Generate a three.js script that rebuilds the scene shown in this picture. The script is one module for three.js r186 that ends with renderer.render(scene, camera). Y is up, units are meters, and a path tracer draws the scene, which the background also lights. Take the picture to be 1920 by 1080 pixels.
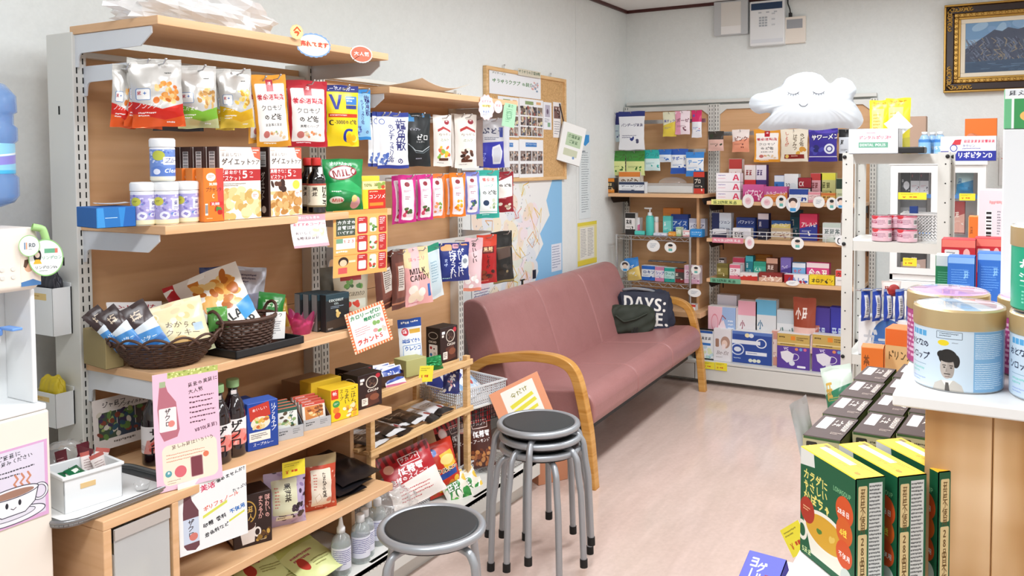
import * as THREE from 'three';
import { mergeGeometries } from 'three/addons/utils/BufferGeometryUtils.js';
import { RoundedBoxGeometry } from 'three/addons/geometries/RoundedBoxGeometry.js';
import { RectAreaLightUniformsLib } from 'three/addons/lights/RectAreaLightUniformsLib.js';

// ---------------------------------------------------------------- camera, light, exposure
const scene = new THREE.Scene();
const renderer = new THREE.WebGLRenderer({ antialias: true });
renderer.toneMapping = THREE.LinearToneMapping;
renderer.toneMappingExposure = 1.0;
renderer.shadowMap.enabled = true;
scene.background = new THREE.Color(0x0a0a0a);
const camera = new THREE.PerspectiveCamera(37.61, 1920 / 1080, 0.05, 40);
camera.position.set(2.256, 1.42, 1.363);
{
  const right = new THREE.Vector3(0.87729696, -0.00508288, -0.47992104), up = new THREE.Vector3(-0.01619789, 0.99906072, -0.04019092), back = new THREE.Vector3(0.47967455, 0.04303308, 0.8763906);
  camera.quaternion.setFromRotationMatrix(new THREE.Matrix4().makeBasis(right, up, back));
  camera.setViewOffset(1920, 1080, -68.17, 169.14, 1920, 1080);   // a shifted lens: the picture is cropped from a taller one
}
RectAreaLightUniformsLib.init();
const CEIL = 2.473, WALLX = -0.14, BACKZ = -4.17;
// ceiling fixtures: [x, z, length along z]
const FIXTURES = [[1.5, -2.55, 1.2], [1.5, -0.75, 1.2], [1.5, 1.05, 1.2], [3.7, -2.55, 1.2], [3.7, -0.75, 1.2], [3.7, 1.05, 1.2]];
const LAMP = 34;

// ---------------------------------------------------------------- helpers
let seed = 12345;
const rnd = () => { seed = (seed * 1664525 + 1013904223) >>> 0; return seed / 4294967296; };
const rr = (a, b) => a + (b - a) * rnd();
const D2R = Math.PI / 180;
const used = new Map();
function numbered(n) { const k = used.get(n) ?? 0; used.set(n, k + 1); return k ? n + '_' + String(k).padStart(3, '0') : n; }
function tag(o, label, category, group) { o.userData.label = label; o.userData.category = category; if (group) o.userData.group = group; return o; }
function thing(name, label, category, x = 0, y = 0, z = 0, yaw = 0, group) {
  const o = new THREE.Group(); o.name = numbered(name); o.position.set(x, y, z); o.rotation.y = yaw * D2R; scene.add(o);
  return tag(o, label, category, group);
}
function mesh(name, geo, mat, parent) {
  const m = new THREE.Mesh(geo, mat); m.name = name; m.castShadow = m.receiveShadow = true; (parent ?? scene).add(m); return m;
}
function single(name, label, category, geo, mat, x = 0, y = 0, z = 0, yaw = 0, group) {
  const m = mesh(numbered(name), geo, mat); m.position.set(x, y, z); m.rotation.y = yaw * D2R; return tag(m, label, category, group);
}
function struct(name, geo, mat, parent) { const m = mesh(parent ? name : numbered(name), geo, mat, parent); if (!parent) m.userData.kind = 'structure'; return m; }
const merge = (list) => mergeGeometries(list.map((g) => { const q = g.index ? g.toNonIndexed() : g; for (const k of Object.keys(q.attributes)) if (!['position', 'normal', 'uv'].includes(k)) q.deleteAttribute(k); return q; }));
// a box given by its limits, uv in metres
function bx(x0, x1, y0, y1, z0, z1, r = 0) {
  const w = Math.abs(x1 - x0), h = Math.abs(y1 - y0), d = Math.abs(z1 - z0);
  const g = r > 0 ? new RoundedBoxGeometry(w, h, d, 2, Math.min(r, w / 2.1, h / 2.1, d / 2.1)) : new THREE.BoxGeometry(w, h, d);
  g.translate((x0 + x1) / 2, (y0 + y1) / 2, (z0 + z1) / 2);
  return uvm(g);
}
function uvm(g, s = 1) {
  const p = g.attributes.position, n = g.attributes.normal, uv = new Float32Array(p.count * 2);
  for (let i = 0; i < p.count; i++) {
    const ax = Math.abs(n.getX(i)), ay = Math.abs(n.getY(i)), az = Math.abs(n.getZ(i));
    const [a, b] = ax >= ay && ax >= az ? [p.getZ(i), p.getY(i)] : ay >= az ? [p.getZ(i), p.getX(i)] : [p.getX(i), p.getY(i)];
    uv[2 * i] = a * s; uv[2 * i + 1] = b * s;
  }
  g.setAttribute('uv', new THREE.BufferAttribute(uv, 2)); return g;
}
function tube(pts, r, seg = 24, rs = 8, closed = false) { return new THREE.TubeGeometry(new THREE.CatmullRomCurve3(pts.map((p) => new THREE.Vector3(...p)), closed, 'catmullrom', 0.2), seg, r, rs, closed); }
function rod(a, b, r, rs = 8) {
  const A = new THREE.Vector3(...a), B = new THREE.Vector3(...b), g = new THREE.CylinderGeometry(r, r, A.distanceTo(B), rs);
  g.applyQuaternion(new THREE.Quaternion().setFromUnitVectors(new THREE.Vector3(0, 1, 0), B.clone().sub(A).normalize()));
  return g.translate((A.x + B.x) / 2, (A.y + B.y) / 2, (A.z + B.z) / 2);
}
const lathe = (pts, seg = 28) => new THREE.LatheGeometry(pts.map(([r, y]) => new THREE.Vector2(r, y)), seg);
function rot(g, ax, ay, az) { g.rotateX(ax * D2R); g.rotateY(ay * D2R); g.rotateZ(az * D2R); return g; }

// ---------------------------------------------------------------- surface materials
function canvas(w, h) { const c = document.createElement('canvas'); c.width = w; c.height = h; return c; }
function noiseTex(size, fn, repeat, srgb = true) {
  const data = new Uint8Array(size * size * 4);
  for (let y = 0; y < size; y++) for (let x = 0; x < size; x++) { const c = fn(x / size, y / size); data.set([c[0], c[1], c[2], 255], (y * size + x) * 4); }
  const t = new THREE.DataTexture(data, size, size); t.wrapS = t.wrapT = THREE.RepeatWrapping; t.magFilter = THREE.LinearFilter; t.repeat.set(repeat, repeat);
  if (srgb) t.colorSpace = THREE.SRGBColorSpace; t.needsUpdate = true; return t;
}
// periodic value noise
const lat = []; for (let i = 0; i < 4096; i++) lat.push(rnd());
function vn(x, y, px, py) {
  const ix = Math.floor(x), iy = Math.floor(y), fx = x - ix, fy = y - iy, s = fx * fx * (3 - 2 * fx), t = fy * fy * (3 - 2 * fy);
  const q = (a, b) => lat[((((a % px) + px) % px) * 131 + (((b % py) + py) % py) * 17) % 4096];
  return (q(ix, iy) * (1 - s) + q(ix + 1, iy) * s) * (1 - t) + (q(ix, iy + 1) * (1 - s) + q(ix + 1, iy + 1) * s) * t;
}
function fbm(u, v, fx, fy) { return 0.5 * vn(u * fx, v * fy, fx, fy) + 0.3 * vn(u * fx * 2, v * fy * 2, fx * 2, fy * 2) + 0.2 * vn(u * fx * 4, v * fy * 4, fx * 4, fy * 4); }
const cl = (x) => Math.max(0, Math.min(255, Math.round(x)));
function woodTex(base, amp, repeat, fx = 3, fy = 60) {
  return noiseTex(256, (u, v) => { const n = fbm(u, v, fx, fy) - 0.5, k = fbm(u, v, 2, 9) - 0.5; return base.map((c, i) => cl(c + (n * amp + k * amp * 0.7) * (1 + 0.25 * i))); }, repeat);
}
const std = (color, rough = 0.6, o = {}) => new THREE.MeshStandardMaterial({ color, roughness: rough, ...o });
const M = {
  beech: std(0xffffff, 0.45, { map: woodTex([224, 181, 137], 16, 1.6) }),
  beechPanel: std(0xffffff, 0.5, { map: woodTex([216, 170, 124], 14, 1.1) }),
  bent: std(0xffffff, 0.35, { map: woodTex([206, 150, 74], 34, 2.4) }),
  slat: std(0xffffff, 0.6, { map: woodTex([224, 184, 130], 34, 3) }),
  pine: std(0xffffff, 0.5, { map: woodTex([198, 152, 100], 95, 1.2, 16, 2) }),
  wall: std(0xffffff, 0.85, { map: noiseTex(256, (u, v) => { const n = fbm(u, v, 24, 24) - 0.5, k = fbm(u, v, 80, 80) - 0.5, a = n * 5 + k * 6; return [cl(234 + a), cl(239 + a), cl(237 + a)]; }, 1.5), bumpMap: noiseTex(256, (u, v) => { const c = cl(255 * fbm(u, v, 60, 60)); return [c, c, c]; }, 2.5, false), bumpScale: 0.0006 }),
  ceiling: std(0xeeeeec, 0.9),
  trim: std(0x4a1d18, 0.45),
  floor: std(0xffffff, 0.17, { map: noiseTex(512, (u, v) => { const n = fbm(u, v, 6, 40) - 0.5, k = fbm(u, v, 90, 110) - 0.5, a = n * 16 + k * 12; return [cl(214 + a), cl(192 + a), cl(181 + a * 1.05)]; }, 0.8), roughnessMap: noiseTex(256, (u, v) => { const c = cl(190 + 60 * fbm(u, v, 12, 30)); return [c, c, c]; }, 0.7, false) }),
  steel: std(0xdcdcd6, 0.42, { metalness: 0.05 }),
  bracket: std(0xd9dde2, 0.35, { metalness: 0.1 }),
  slot: std(0x151515, 0.9),
  chrome: std(0xc4c6c8, 0.25, { metalness: 0.85 }),
  grey: std(0xa6abb0, 0.36, { metalness: 0.5 }),
  black: std(0x17181a, 0.55),
  rubber: std(0x101010, 0.7),
  seatVinyl: std(0x2a2f31, 0.42),
  leather: std(0xffffff, 0.42, { map: noiseTex(256, (u, v) => { const n = fbm(u, v, 8, 8) - 0.5, k = fbm(u, v, 90, 90) - 0.5, a = n * 8 + k * 7; return [cl(166 + a), cl(116 + a), cl(114 + a)]; }, 2), bumpMap: noiseTex(256, (u, v) => { const c = cl(255 * fbm(u, v, 64, 64)); return [c, c, c]; }, 6, false), bumpScale: 0.0004 }),
  seam: std(0x6d4445, 0.6),
  white: std(0xf2f2f0, 0.4),
  whitePlastic: std(0xeceff0, 0.35),
  cream: std(0xefe6da, 0.45),
  blackPlastic: std(0x1c1d1f, 0.45),
  wicker: std(0x4d3428, 0.55),
  cork: std(0xffffff, 0.9, { map: noiseTex(256, (u, v) => { const n = fbm(u, v, 70, 70) - 0.5, a = n * 60; return [cl(205 + a), cl(165 + a), cl(112 + a)]; }, 3) }),
  gold: std(0xb08a45, 0.34, { metalness: 0.75 }),
  paleGold: std(0xcbb488, 0.38, { metalness: 0.55 }),
  frameDark: std(0x2a1712, 0.4),
  glass: new THREE.MeshPhysicalMaterial({ color: 0xffffff, roughness: 0.03, transmission: 1, thickness: 0, ior: 1.45 }),
  film: new THREE.MeshPhysicalMaterial({ color: 0xffffff, roughness: 0.12, transmission: 0.9, thickness: 0, ior: 1.45 }),
  frosted: new THREE.MeshPhysicalMaterial({ color: 0xf2f4f4, roughness: 0.55, transmission: 0.6, thickness: 0, ior: 1.45 }),
  blueJug: new THREE.MeshPhysicalMaterial({ color: 0x9dc4f2, roughness: 0.15, transmission: 0.6, thickness: 0, ior: 1.4 }),
  balloon: new THREE.MeshPhysicalMaterial({ color: 0xe3e9ee, roughness: 0.2, transmission: 0.35, thickness: 0, ior: 1.4 }),
  nylon: std(0x2c3328, 0.7),
  navy: std(0x2c3142, 0.85),
  crate: std(0xdadcde, 0.45),
  tray: std(0x8f9193, 0.3, { metalness: 0.8 }),
};

// ---------------------------------------------------------------- printed surfaces: atlases shared by all packages
const ATLAS = 2048, atlases = [];
function newAtlas() {
  const c = canvas(ATLAS, ATLAS), g = c.getContext('2d'); g.fillStyle = '#fff'; g.fillRect(0, 0, ATLAS, ATLAS);
  const t = new THREE.CanvasTexture(c); t.colorSpace = THREE.SRGBColorSpace; t.magFilter = THREE.LinearFilter;
  const a = { g, t, x: 20, y: 2, row: 18, mats: {} }; atlases.push(a); return a;
}
function alloc(w, h) {
  let a = atlases[atlases.length - 1] ?? newAtlas();
  if (a.x + w + 4 > ATLAS) { a.x = 2; a.y += a.row + 4; a.row = 0; }
  if (a.y + h + 4 > ATLAS) { a = newAtlas(); }
  const s = { a, x: a.x, y: a.y, w, h }; a.x += w + 4; a.row = Math.max(a.row, h); return s;
}
const FINISH = { gloss: [0.28, 0], foil: [0.24, 0.35], box: [0.58, 0], paper: [0.75, 0], tin: [0.3, 0.5] };
function printMat(a, finish) {
  if (!a.mats[finish]) { const [r, m] = FINISH[finish]; a.mats[finish] = new THREE.MeshStandardMaterial({ map: a.t, vertexColors: true, roughness: r, metalness: m, side: THREE.DoubleSide }); }
  return a.mats[finish];
}
const ART = new Map();
// A(key, width, height, draw): a printed face; x and sizes in % of the width, y in % of the height
const ART_SCALE = 1.6;
function A(key, w, h, draw) { ART.set(key, { w: Math.round(w * ART_SCALE), h: Math.round(h * ART_SCALE), draw }); }
function art(key) {
  const s = ART.get(key); if (!s) throw new Error('no art ' + key);
  if (!s.reg) {
    s.reg = alloc(s.w, s.h); const { g } = s.reg.a; g.save(); g.beginPath(); g.rect(s.reg.x - 1, s.reg.y - 1, s.w + 2, s.h + 2); g.clip(); g.translate(s.reg.x, s.reg.y); s.draw(new Pen(g, s.w, s.h)); g.restore();
  }
  return s.reg;
}
const ruv = (r, u, v) => [(r.x + u * r.w) / ATLAS, 1 - (r.y + (1 - v) * r.h) / ATLAS];
const WHITE = [8 / ATLAS, 1 - 8 / ATLAS];
class Geo {
  constructor() { this.p = []; this.n = []; this.u = []; this.c = []; }
  v(p, n, uv, col) { this.p.push(...p); this.n.push(...n); this.u.push(...uv); this.c.push(col.r, col.g, col.b); }
  tri(a, b, c, n, ua, ub, uc, col) { this.v(a, n, ua, col); this.v(b, n, ub, col); this.v(c, n, uc, col); }
  build(smooth) {
    const g = new THREE.BufferGeometry(), f = (a, k) => new THREE.BufferAttribute(new Float32Array(a), k);
    g.setAttribute('position', f(this.p, 3)); g.setAttribute('normal', f(this.n, 3)); g.setAttribute('uv', f(this.u, 2)); g.setAttribute('color', f(this.c, 3));
    return g;
  }
}
const COL = new Map(); const colr = (c) => { if (!COL.has(c)) COL.set(c, new THREE.Color(c)); return COL.get(c); };
const ONE = new THREE.Color(1, 1, 1);
// chamfered box, base at y = 0, front at +z; faces: front/back/left/right/top/bottom = art key or '#colour'
function boxGeo(w, h, d, f, c = 0.0012) {
  const G = new Geo(), X = w / 2, Z = d / 2; let atl;
  const face = (name) => { const k = f[name] ?? (name === 'back' ? f.front : name === 'left' || name === 'right' ? f.side ?? f.front : name === 'bottom' ? f.top ?? '#ddd' : f.side ?? '#ddd'); if (k[0] === '#') return { col: colr(k) }; const r = art(k); atl = r.a; return { reg: r, col: ONE }; };
  const faces = {};
  for (const n of ['front', 'back', 'left', 'right', 'top', 'bottom']) faces[n] = face(n);
  for (const n in faces) if (faces[n].reg && faces[n].reg.a !== atl) faces[n] = { col: colr('#cccccc') };
  const put = (n, q, nor) => { const F = faces[n], t = [[0, 0], [1, 0], [1, 1], [0, 1]].map(([u, v]) => (F.reg ? ruv(F.reg, u, v) : WHITE)); G.tri(q[0], q[1], q[2], nor, t[0], t[1], t[2], F.col); G.tri(q[0], q[2], q[3], nor, t[0], t[2], t[3], F.col); };
  const x = X - c, z = Z - c, y0 = c, y1 = h - c;
  put('front', [[-x, y0, Z], [x, y0, Z], [x, y1, Z], [-x, y1, Z]], [0, 0, 1]);
  put('back', [[x, y0, -Z], [-x, y0, -Z], [-x, y1, -Z], [x, y1, -Z]], [0, 0, -1]);
  put('right', [[X, y0, z], [X, y0, -z], [X, y1, -z], [X, y1, z]], [1, 0, 0]);
  put('left', [[-X, y0, -z], [-X, y0, z], [-X, y1, z], [-X, y1, -z]], [-1, 0, 0]);
  put('top', [[-x, h, z], [x, h, z], [x, h, -z], [-x, h, -z]], [0, 1, 0]);
  put('bottom', [[-x, 0, -z], [x, 0, -z], [x, 0, z], [-x, 0, z]], [0, -1, 0]);
  const edge = (n, q, nor, uvp) => { const F = faces[n], t = F.reg ? ruv(F.reg, ...uvp) : WHITE; const l = Math.hypot(...nor), m = nor.map((k) => k / l); G.tri(q[0], q[1], q[2], m, t, t, t, F.col); if (q[3]) G.tri(q[0], q[2], q[3], m, t, t, t, F.col); };
  for (const s of [1, -1]) {
    const fb = s > 0 ? 'front' : 'back', lr = s > 0 ? 'right' : 'left';
    edge('top', [[-x, y1, s * Z], [x, y1, s * Z], [x, h, s * z], [-x, h, s * z]], [0, 1, s], [0.5, s > 0 ? 0.01 : 0.99]);
    edge('bottom', [[-x, y0, s * Z], [x, y0, s * Z], [x, 0, s * z], [-x, 0, s * z]], [0, -1, s], [0.5, 0.01]);
    edge(fb, [[X, y0, s * z], [x, y0, s * Z], [x, y1, s * Z], [X, y1, s * z]], [1, 0, s], [s > 0 ? 0.99 : 0.01, 0.5]);
    edge(fb, [[-X, y0, s * z], [-x, y0, s * Z], [-x, y1, s * Z], [-X, y1, s * z]], [-1, 0, s], [s > 0 ? 0.01 : 0.99, 0.5]);
    edge('top', [[s * X, y1, -z], [s * X, y1, z], [s * x, h, z], [s * x, h, -z]], [s, 1, 0], [s > 0 ? 0.99 : 0.01, 0.5]);
    edge('bottom', [[s * X, y0, -z], [s * X, y0, z], [s * x, 0, z], [s * x, 0, -z]], [s, -1, 0], [0.5, 0.5]);
  }
  const g = G.build(); g.userData.atlas = atl ?? atlases[0] ?? newAtlas(); return g;
}
// pillow pouch: base at y = 0, front at +z
function pouchGeo(w, h, d, key, o = {}) {
  const nx = o.nx ?? 10, ny = o.ny ?? 14, G = new Geo(), reg = key[0] === '#' ? null : art(key), col = reg ? ONE : colr(key), bk = o.back ? colr(o.back) : col, ph = rnd() * 20, seal = o.seal ?? 0.1, foot = o.foot ?? 0.04, wr = o.wrinkle ?? 0.12, bend = o.bend ?? 0;
  const P = (i, j, s) => {
    const u = i / nx, v = j / ny, a = Math.pow(Math.sin(Math.PI * u), 0.55), lo = v < foot ? 0 : Math.min(1, (v - foot) / 0.22), hi = v > 1 - seal ? 0 : Math.min(1, (1 - seal - v) / 0.35);
    const b = Math.sin(lo * Math.PI / 2) * Math.sin(hi * Math.PI / 2);
    let t = d / 2 * a * b * (o.stand ? 0.7 + 0.6 * (1 - v) : 1);
    const wv = wr * d * (Math.sin(7 * u + 5 * v + ph) * 0.4 + Math.sin(17 * u - 9 * v + ph * 2) * 0.3 + Math.sin(4 * u + 23 * v + ph * 3) * 0.3) * (0.25 + 0.75 * a * b) * (i > 0 && i < nx ? 1 : 0.3);
    const zc = bend * (v - 0.5) * (v - 0.5) * 4 * d + 0.15 * d * wr * Math.sin(9 * u + ph) * (1 - b);
    return [(u - 0.5) * w * (1 - 0.06 * b) + 0.004 * w * Math.sin(30 * v + ph), v * h + 0.006 * h * Math.sin(8 * u + ph) * (v > 0.9 || v < 0.1 ? 1 : 0), zc + s * (t + wv * (0.5 + 0.5 * s))];
  };
  for (const s of [1, -1]) {
    const pts = [], nor = [];
    for (let j = 0; j <= ny; j++) for (let i = 0; i <= nx; i++) pts.push(P(i, j, s));
    const at = (i, j) => pts[Math.max(0, Math.min(ny, j)) * (nx + 1) + Math.max(0, Math.min(nx, i))];
    for (let j = 0; j <= ny; j++) for (let i = 0; i <= nx; i++) { const a = at(i + 1, j), b = at(i - 1, j), c = at(i, j + 1), e = at(i, j - 1); const n = new THREE.Vector3(a[0] - b[0], a[1] - b[1], a[2] - b[2]).cross(new THREE.Vector3(c[0] - e[0], c[1] - e[1], c[2] - e[2])).normalize().multiplyScalar(s); nor.push([n.x, n.y, n.z]); }
    const put = (i, j) => { const k = j * (nx + 1) + i; G.v(pts[k], nor[k], reg && !(s < 0 && o.back) ? ruv(reg, s > 0 ? i / nx : 1 - i / nx, j / ny) : WHITE, s < 0 ? bk : col); };
    for (let j = 0; j < ny; j++) for (let i = 0; i < nx; i++) { const q = s > 0 ? [[i, j], [i + 1, j], [i + 1, j + 1], [i, j], [i + 1, j + 1], [i, j + 1]] : [[i, j], [i + 1, j + 1], [i + 1, j], [i, j], [i, j + 1], [i + 1, j + 1]]; q.forEach(([a, b]) => put(a, b)); }
  }
  const g = G.build(); g.userData.atlas = reg?.a ?? atlases[0] ?? newAtlas(); return g;
}
// thin sheet (paper, card), possibly curled; base at y = 0, front +z
function sheetGeo(w, h, key, o = {}) {
  const nx = o.nx ?? 8, ny = o.ny ?? 8, t = o.t ?? 0.0008, curl = o.curl ?? 0, G = new Geo(), reg = key[0] === '#' ? null : art(key), col = reg ? ONE : colr(key), bk = colr(o.back ?? '#f4f2ee'), out = o.outline;
  const Z = (u, v) => curl * ((v - 1) * (v - 1)) * h + (o.cup ?? 0) * (u - 0.5) * (u - 0.5) * w;
  const P = (u, v, s) => { let x = (u - 0.5) * w, y = v * h; if (out) { const a = (u - 0.5) * 2, b = (v - 0.5) * 2; const m = Math.max(Math.abs(a), Math.abs(b)) || 1e-6, L = Math.hypot(a, b) || 1e-6, k = m / L * out(Math.atan2(b, a)); x = a * k * w / 2; y = h / 2 + b * k * h / 2; } return [x, y, Z(x / w + 0.5, y / h) + s * t / 2]; };
  for (const s of [1, -1]) for (let j = 0; j < ny; j++) for (let i = 0; i < nx; i++) {
    const q = [[i, j], [i + 1, j], [i + 1, j + 1], [i, j + 1]].map(([a, b]) => P(a / nx, b / ny, s));
    const n = new THREE.Vector3(...q[1]).sub(new THREE.Vector3(...q[0])).cross(new THREE.Vector3(...q[3]).sub(new THREE.Vector3(...q[0]))).normalize().multiplyScalar(s);
    const uv = q.map((p) => (s > 0 && reg ? ruv(reg, p[0] / w + 0.5, p[1] / h) : WHITE)), N = [n.x, n.y, n.z], c = s > 0 ? col : bk;
    const o1 = s > 0 ? [0, 1, 2, 0, 2, 3] : [0, 2, 1, 0, 3, 2]; o1.forEach((k) => G.v(q[k], N, uv[k], c));
  }
  const rim = []; for (let i = 0; i < nx; i++) rim.push([i / nx, 0, (i + 1) / nx, 0]); for (let j = 0; j < ny; j++) rim.push([1, j / ny, 1, (j + 1) / ny]); for (let i = nx; i > 0; i--) rim.push([i / nx, 1, (i - 1) / nx, 1]); for (let j = ny; j > 0; j--) rim.push([0, j / ny, 0, (j - 1) / ny]);
  for (const [a, b, c, e] of rim) { const q = [P(a, b, -1), P(c, e, -1), P(c, e, 1), P(a, b, 1)], n = new THREE.Vector3(...q[1]).sub(new THREE.Vector3(...q[0])).cross(new THREE.Vector3(...q[3]).sub(new THREE.Vector3(...q[0]))).normalize(), N = [n.x, n.y, n.z]; [0, 1, 2, 0, 2, 3].forEach((k) => G.v(q[k], N, WHITE, bk)); }
  const g = G.build(); g.userData.atlas = reg?.a ?? atlases[0] ?? newAtlas(); return g;
}
// lathed body with a printed wrap; art covers `span` turns, its middle facing +z
function wrapGeo(pts, key, o = {}) {
  const seg = o.seg ?? 32, G = new Geo(), reg = key[0] === '#' ? null : art(key), col = reg ? ONE : colr(key), span = o.span ?? 1, y0 = pts[0][1], y1 = pts[pts.length - 1][1];
  for (let j = 0; j + 1 < pts.length; j++) for (let i = 0; i < seg; i++) {
    const V = (a, b) => { const th = (a / seg - 0.5) * 2 * Math.PI, [r, y] = pts[b]; const dr = pts[j + 1][0] - pts[j][0], dy = pts[j + 1][1] - pts[j][1], L = Math.hypot(dr, dy) || 1; let u = (a / seg - 0.5) / span + 0.5; u = Math.max(0.004, Math.min(0.996, u)); return [[Math.sin(th) * r, y, Math.cos(th) * r], [Math.sin(th) * dy / L, -dr / L, Math.cos(th) * dy / L], reg ? ruv(reg, u, (y - y0) / (y1 - y0)) : WHITE, col]; };
    for (const [a, b] of [[i, j], [i + 1, j], [i + 1, j + 1], [i, j], [i + 1, j + 1], [i, j + 1]]) G.v(...V(a, b));
  }
  const g = G.build(); g.userData.atlas = reg?.a ?? atlases[0] ?? newAtlas(); return g;
}
const pm = (g, finish) => printMat(g.userData.atlas, finish);

// ---------------------------------------------------------------- package builders
const HANG = new Map();   // group of hanging bags -> maker of the wire hook that carries one
// at: [x, y, z, width, height, yaw]; yaw 90 faces the aisle from the left wall, 0 faces the room from the back wall
function place(m, at, o) { m.rotation.order = 'YXZ'; m.rotation.y = (at[5] + (o.turn ?? 0)) * D2R; m.rotation.x = (o.tilt ?? 0) * D2R; m.rotation.z = (o.roll ?? 0) * D2R; return m; }
function pouch(name, label, cat, at, key, o = {}) {
  const [x, y, z, w, h] = at, g = pouchGeo(w, h, o.d ?? Math.min(0.045, w * 0.35), key, o);
  HANG.get(o.group)?.(x, y + h - 0.012, z);
  return place(single(name, label, cat, g, pm(g, o.finish ?? 'gloss'), x, y, z, 0, o.group), at, o);
}
// the printed front of a box stands at the given place, the box reaches back from it
function box(name, label, cat, at, faces, d, o = {}) {
  const [x, y, z, w, h] = at, g = boxGeo(w, h, d, faces); g.translate(0, 0, -d / 2);
  return place(single(name, label, cat, g, pm(g, o.finish ?? 'box'), x, y, z, 0, o.group), at, o);
}
function sheet(name, label, cat, at, key, o = {}) {
  const [x, y, z, w, h] = at, g = sheetGeo(w, h, key, o);
  return place(single(name, label, cat, g, pm(g, o.finish ?? 'paper'), x, y, z, 0, o.group), at, o);
}

// ---------------------------------------------------------------- stroke lettering for Japanese text (points x y on a 0-9 grid, ~ = brush curve)
const KATA = {
  ア: '11 91 74 63|54 48 19', イ: '80 54 16|54 59', ウ: '50 52|22 25|22 82 76 38', エ: '22 82|52 58|18 98', オ: '13 93|60 69 48|63 37 18', カ: '13 83 78 68|50 45 19', キ: '23 82|16 95|40 69', ク: '40 14|42 82 75 29', ケ: '40 14|32 93|63 58 29', コ: '22 82 88|18 88',
  サ: '13 93|30 36|70 74 49', シ: '21 42|13 34|28 58 93', ス: '21 81 65 19|56 89', セ: '14 93 75|31 38 88', ソ: '21 33|81 75 39', タ: '40 14|42 82 75 29|34 65', チ: '71 22|14 94|52 55 29', ツ: '12 23|42 53|82 75 39', テ: '21 81|14 94|54 39', ト: '31 39|34 76',
  ナ: '13 93|51 55 29', ニ: '23 83|17 97', ノ: '80 64 19', ハ: '33 18|62 98', ヒ: '31 38 88|84 35', フ: '11 91 75 29', ヘ: '15 42 98', ホ: '12 92|50 59 48|35 17|65 97', マ: '12 92 56|35 68', ミ: '31 82|34 84|17 89', ム: '51 17 98|76 99', メ: '80 64 19|33 88', モ: '22 82|14 94|51 58 88', ヤ: '13 93 75|31 49', ユ: '22 82 77|17 97', ヨ: '21 81 88|24 84|28 88',
  ラ: '31 81|13 83 75 29', リ: '21 26|71 75 49', ル: '31 34 19|61 68 95', レ: '21 28 95', ロ: '22 82 88 28 22', ワ: '11 15|11 91 75 29', ン: '21 42|28 58 93', ー: '15 95',
};
const HIRA = {
  あ: '22 82|40 42 48|73 56 28 16 45 75 97 69', い: '21 26 38|72 96', う: '31 72|24 64 86 49', え: '41 62|24 74 19|46 58 98', お: '13 63|40 48 17 35 75 88 58|72 94', か: '13 63 68 48|40 18|71 94', き: '22 82|24 84|50 76|26 28 79', く: '71 25 79', け: '21 29|43 93|71 75 59', こ: '22 72|27 48 88',
  さ: '13 83|50 76|26 28 79', し: '31 37 59 96', す: '12 92|51 56 36 34 54 56 39', せ: '14 94|72 76 56|31 37 59 89', そ: '21 71 15 95 56 79', た: '12 52|31 19|54 84|57 89', ち: '12 82|41 25 84 86 49', つ: '13 72 95 48', て: '12 82 54 57 88', と: '31 45|82 25 28 88',
  な: '12 62|41 16|72 93|74 78 48 57 98', に: '21 29|53 93|57 78 98', ね: '30 39|13 33 18|33 62 86 68 57 98', の: '53 47 27 14 42 74 87 58', は: '21 29|43 93|71 78 48 57 98', ひ: '12 42 15 38 66 62 95', ふ: '41 53|54 76 58 38|26 18|85 97', へ: '15 42 98', ほ: '21 29|42 92|45 95|72 78 48 57 98', ま: '22 82|24 84|51 58 28 27 57 89', み: '21 51 19 17 45 96|74 78 59', め: '21 48|61 37 18 15 53 85 77 58', も: '41 38 68 86|23 73|15 65', や: '14 73 85 57|51 63|31 59', ゆ: '13 18 33 72 85 46|61 66 49', よ: '50 58 28 27 57 89|53 83',
  ら: '31 62|32 26 54 86 49', り: '21 26|71 75 49', る: '22 72 16 44 85 78 48 47 58', れ: '30 39|13 33 18|33 62 67 98', ろ: '22 72 16 44 85 78 39', わ: '30 39|13 33 18|34 63 86 59', を: '12 72|41 15 54 57|84 46 49 89', ん: '51 19 45 57 97',
};
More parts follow.
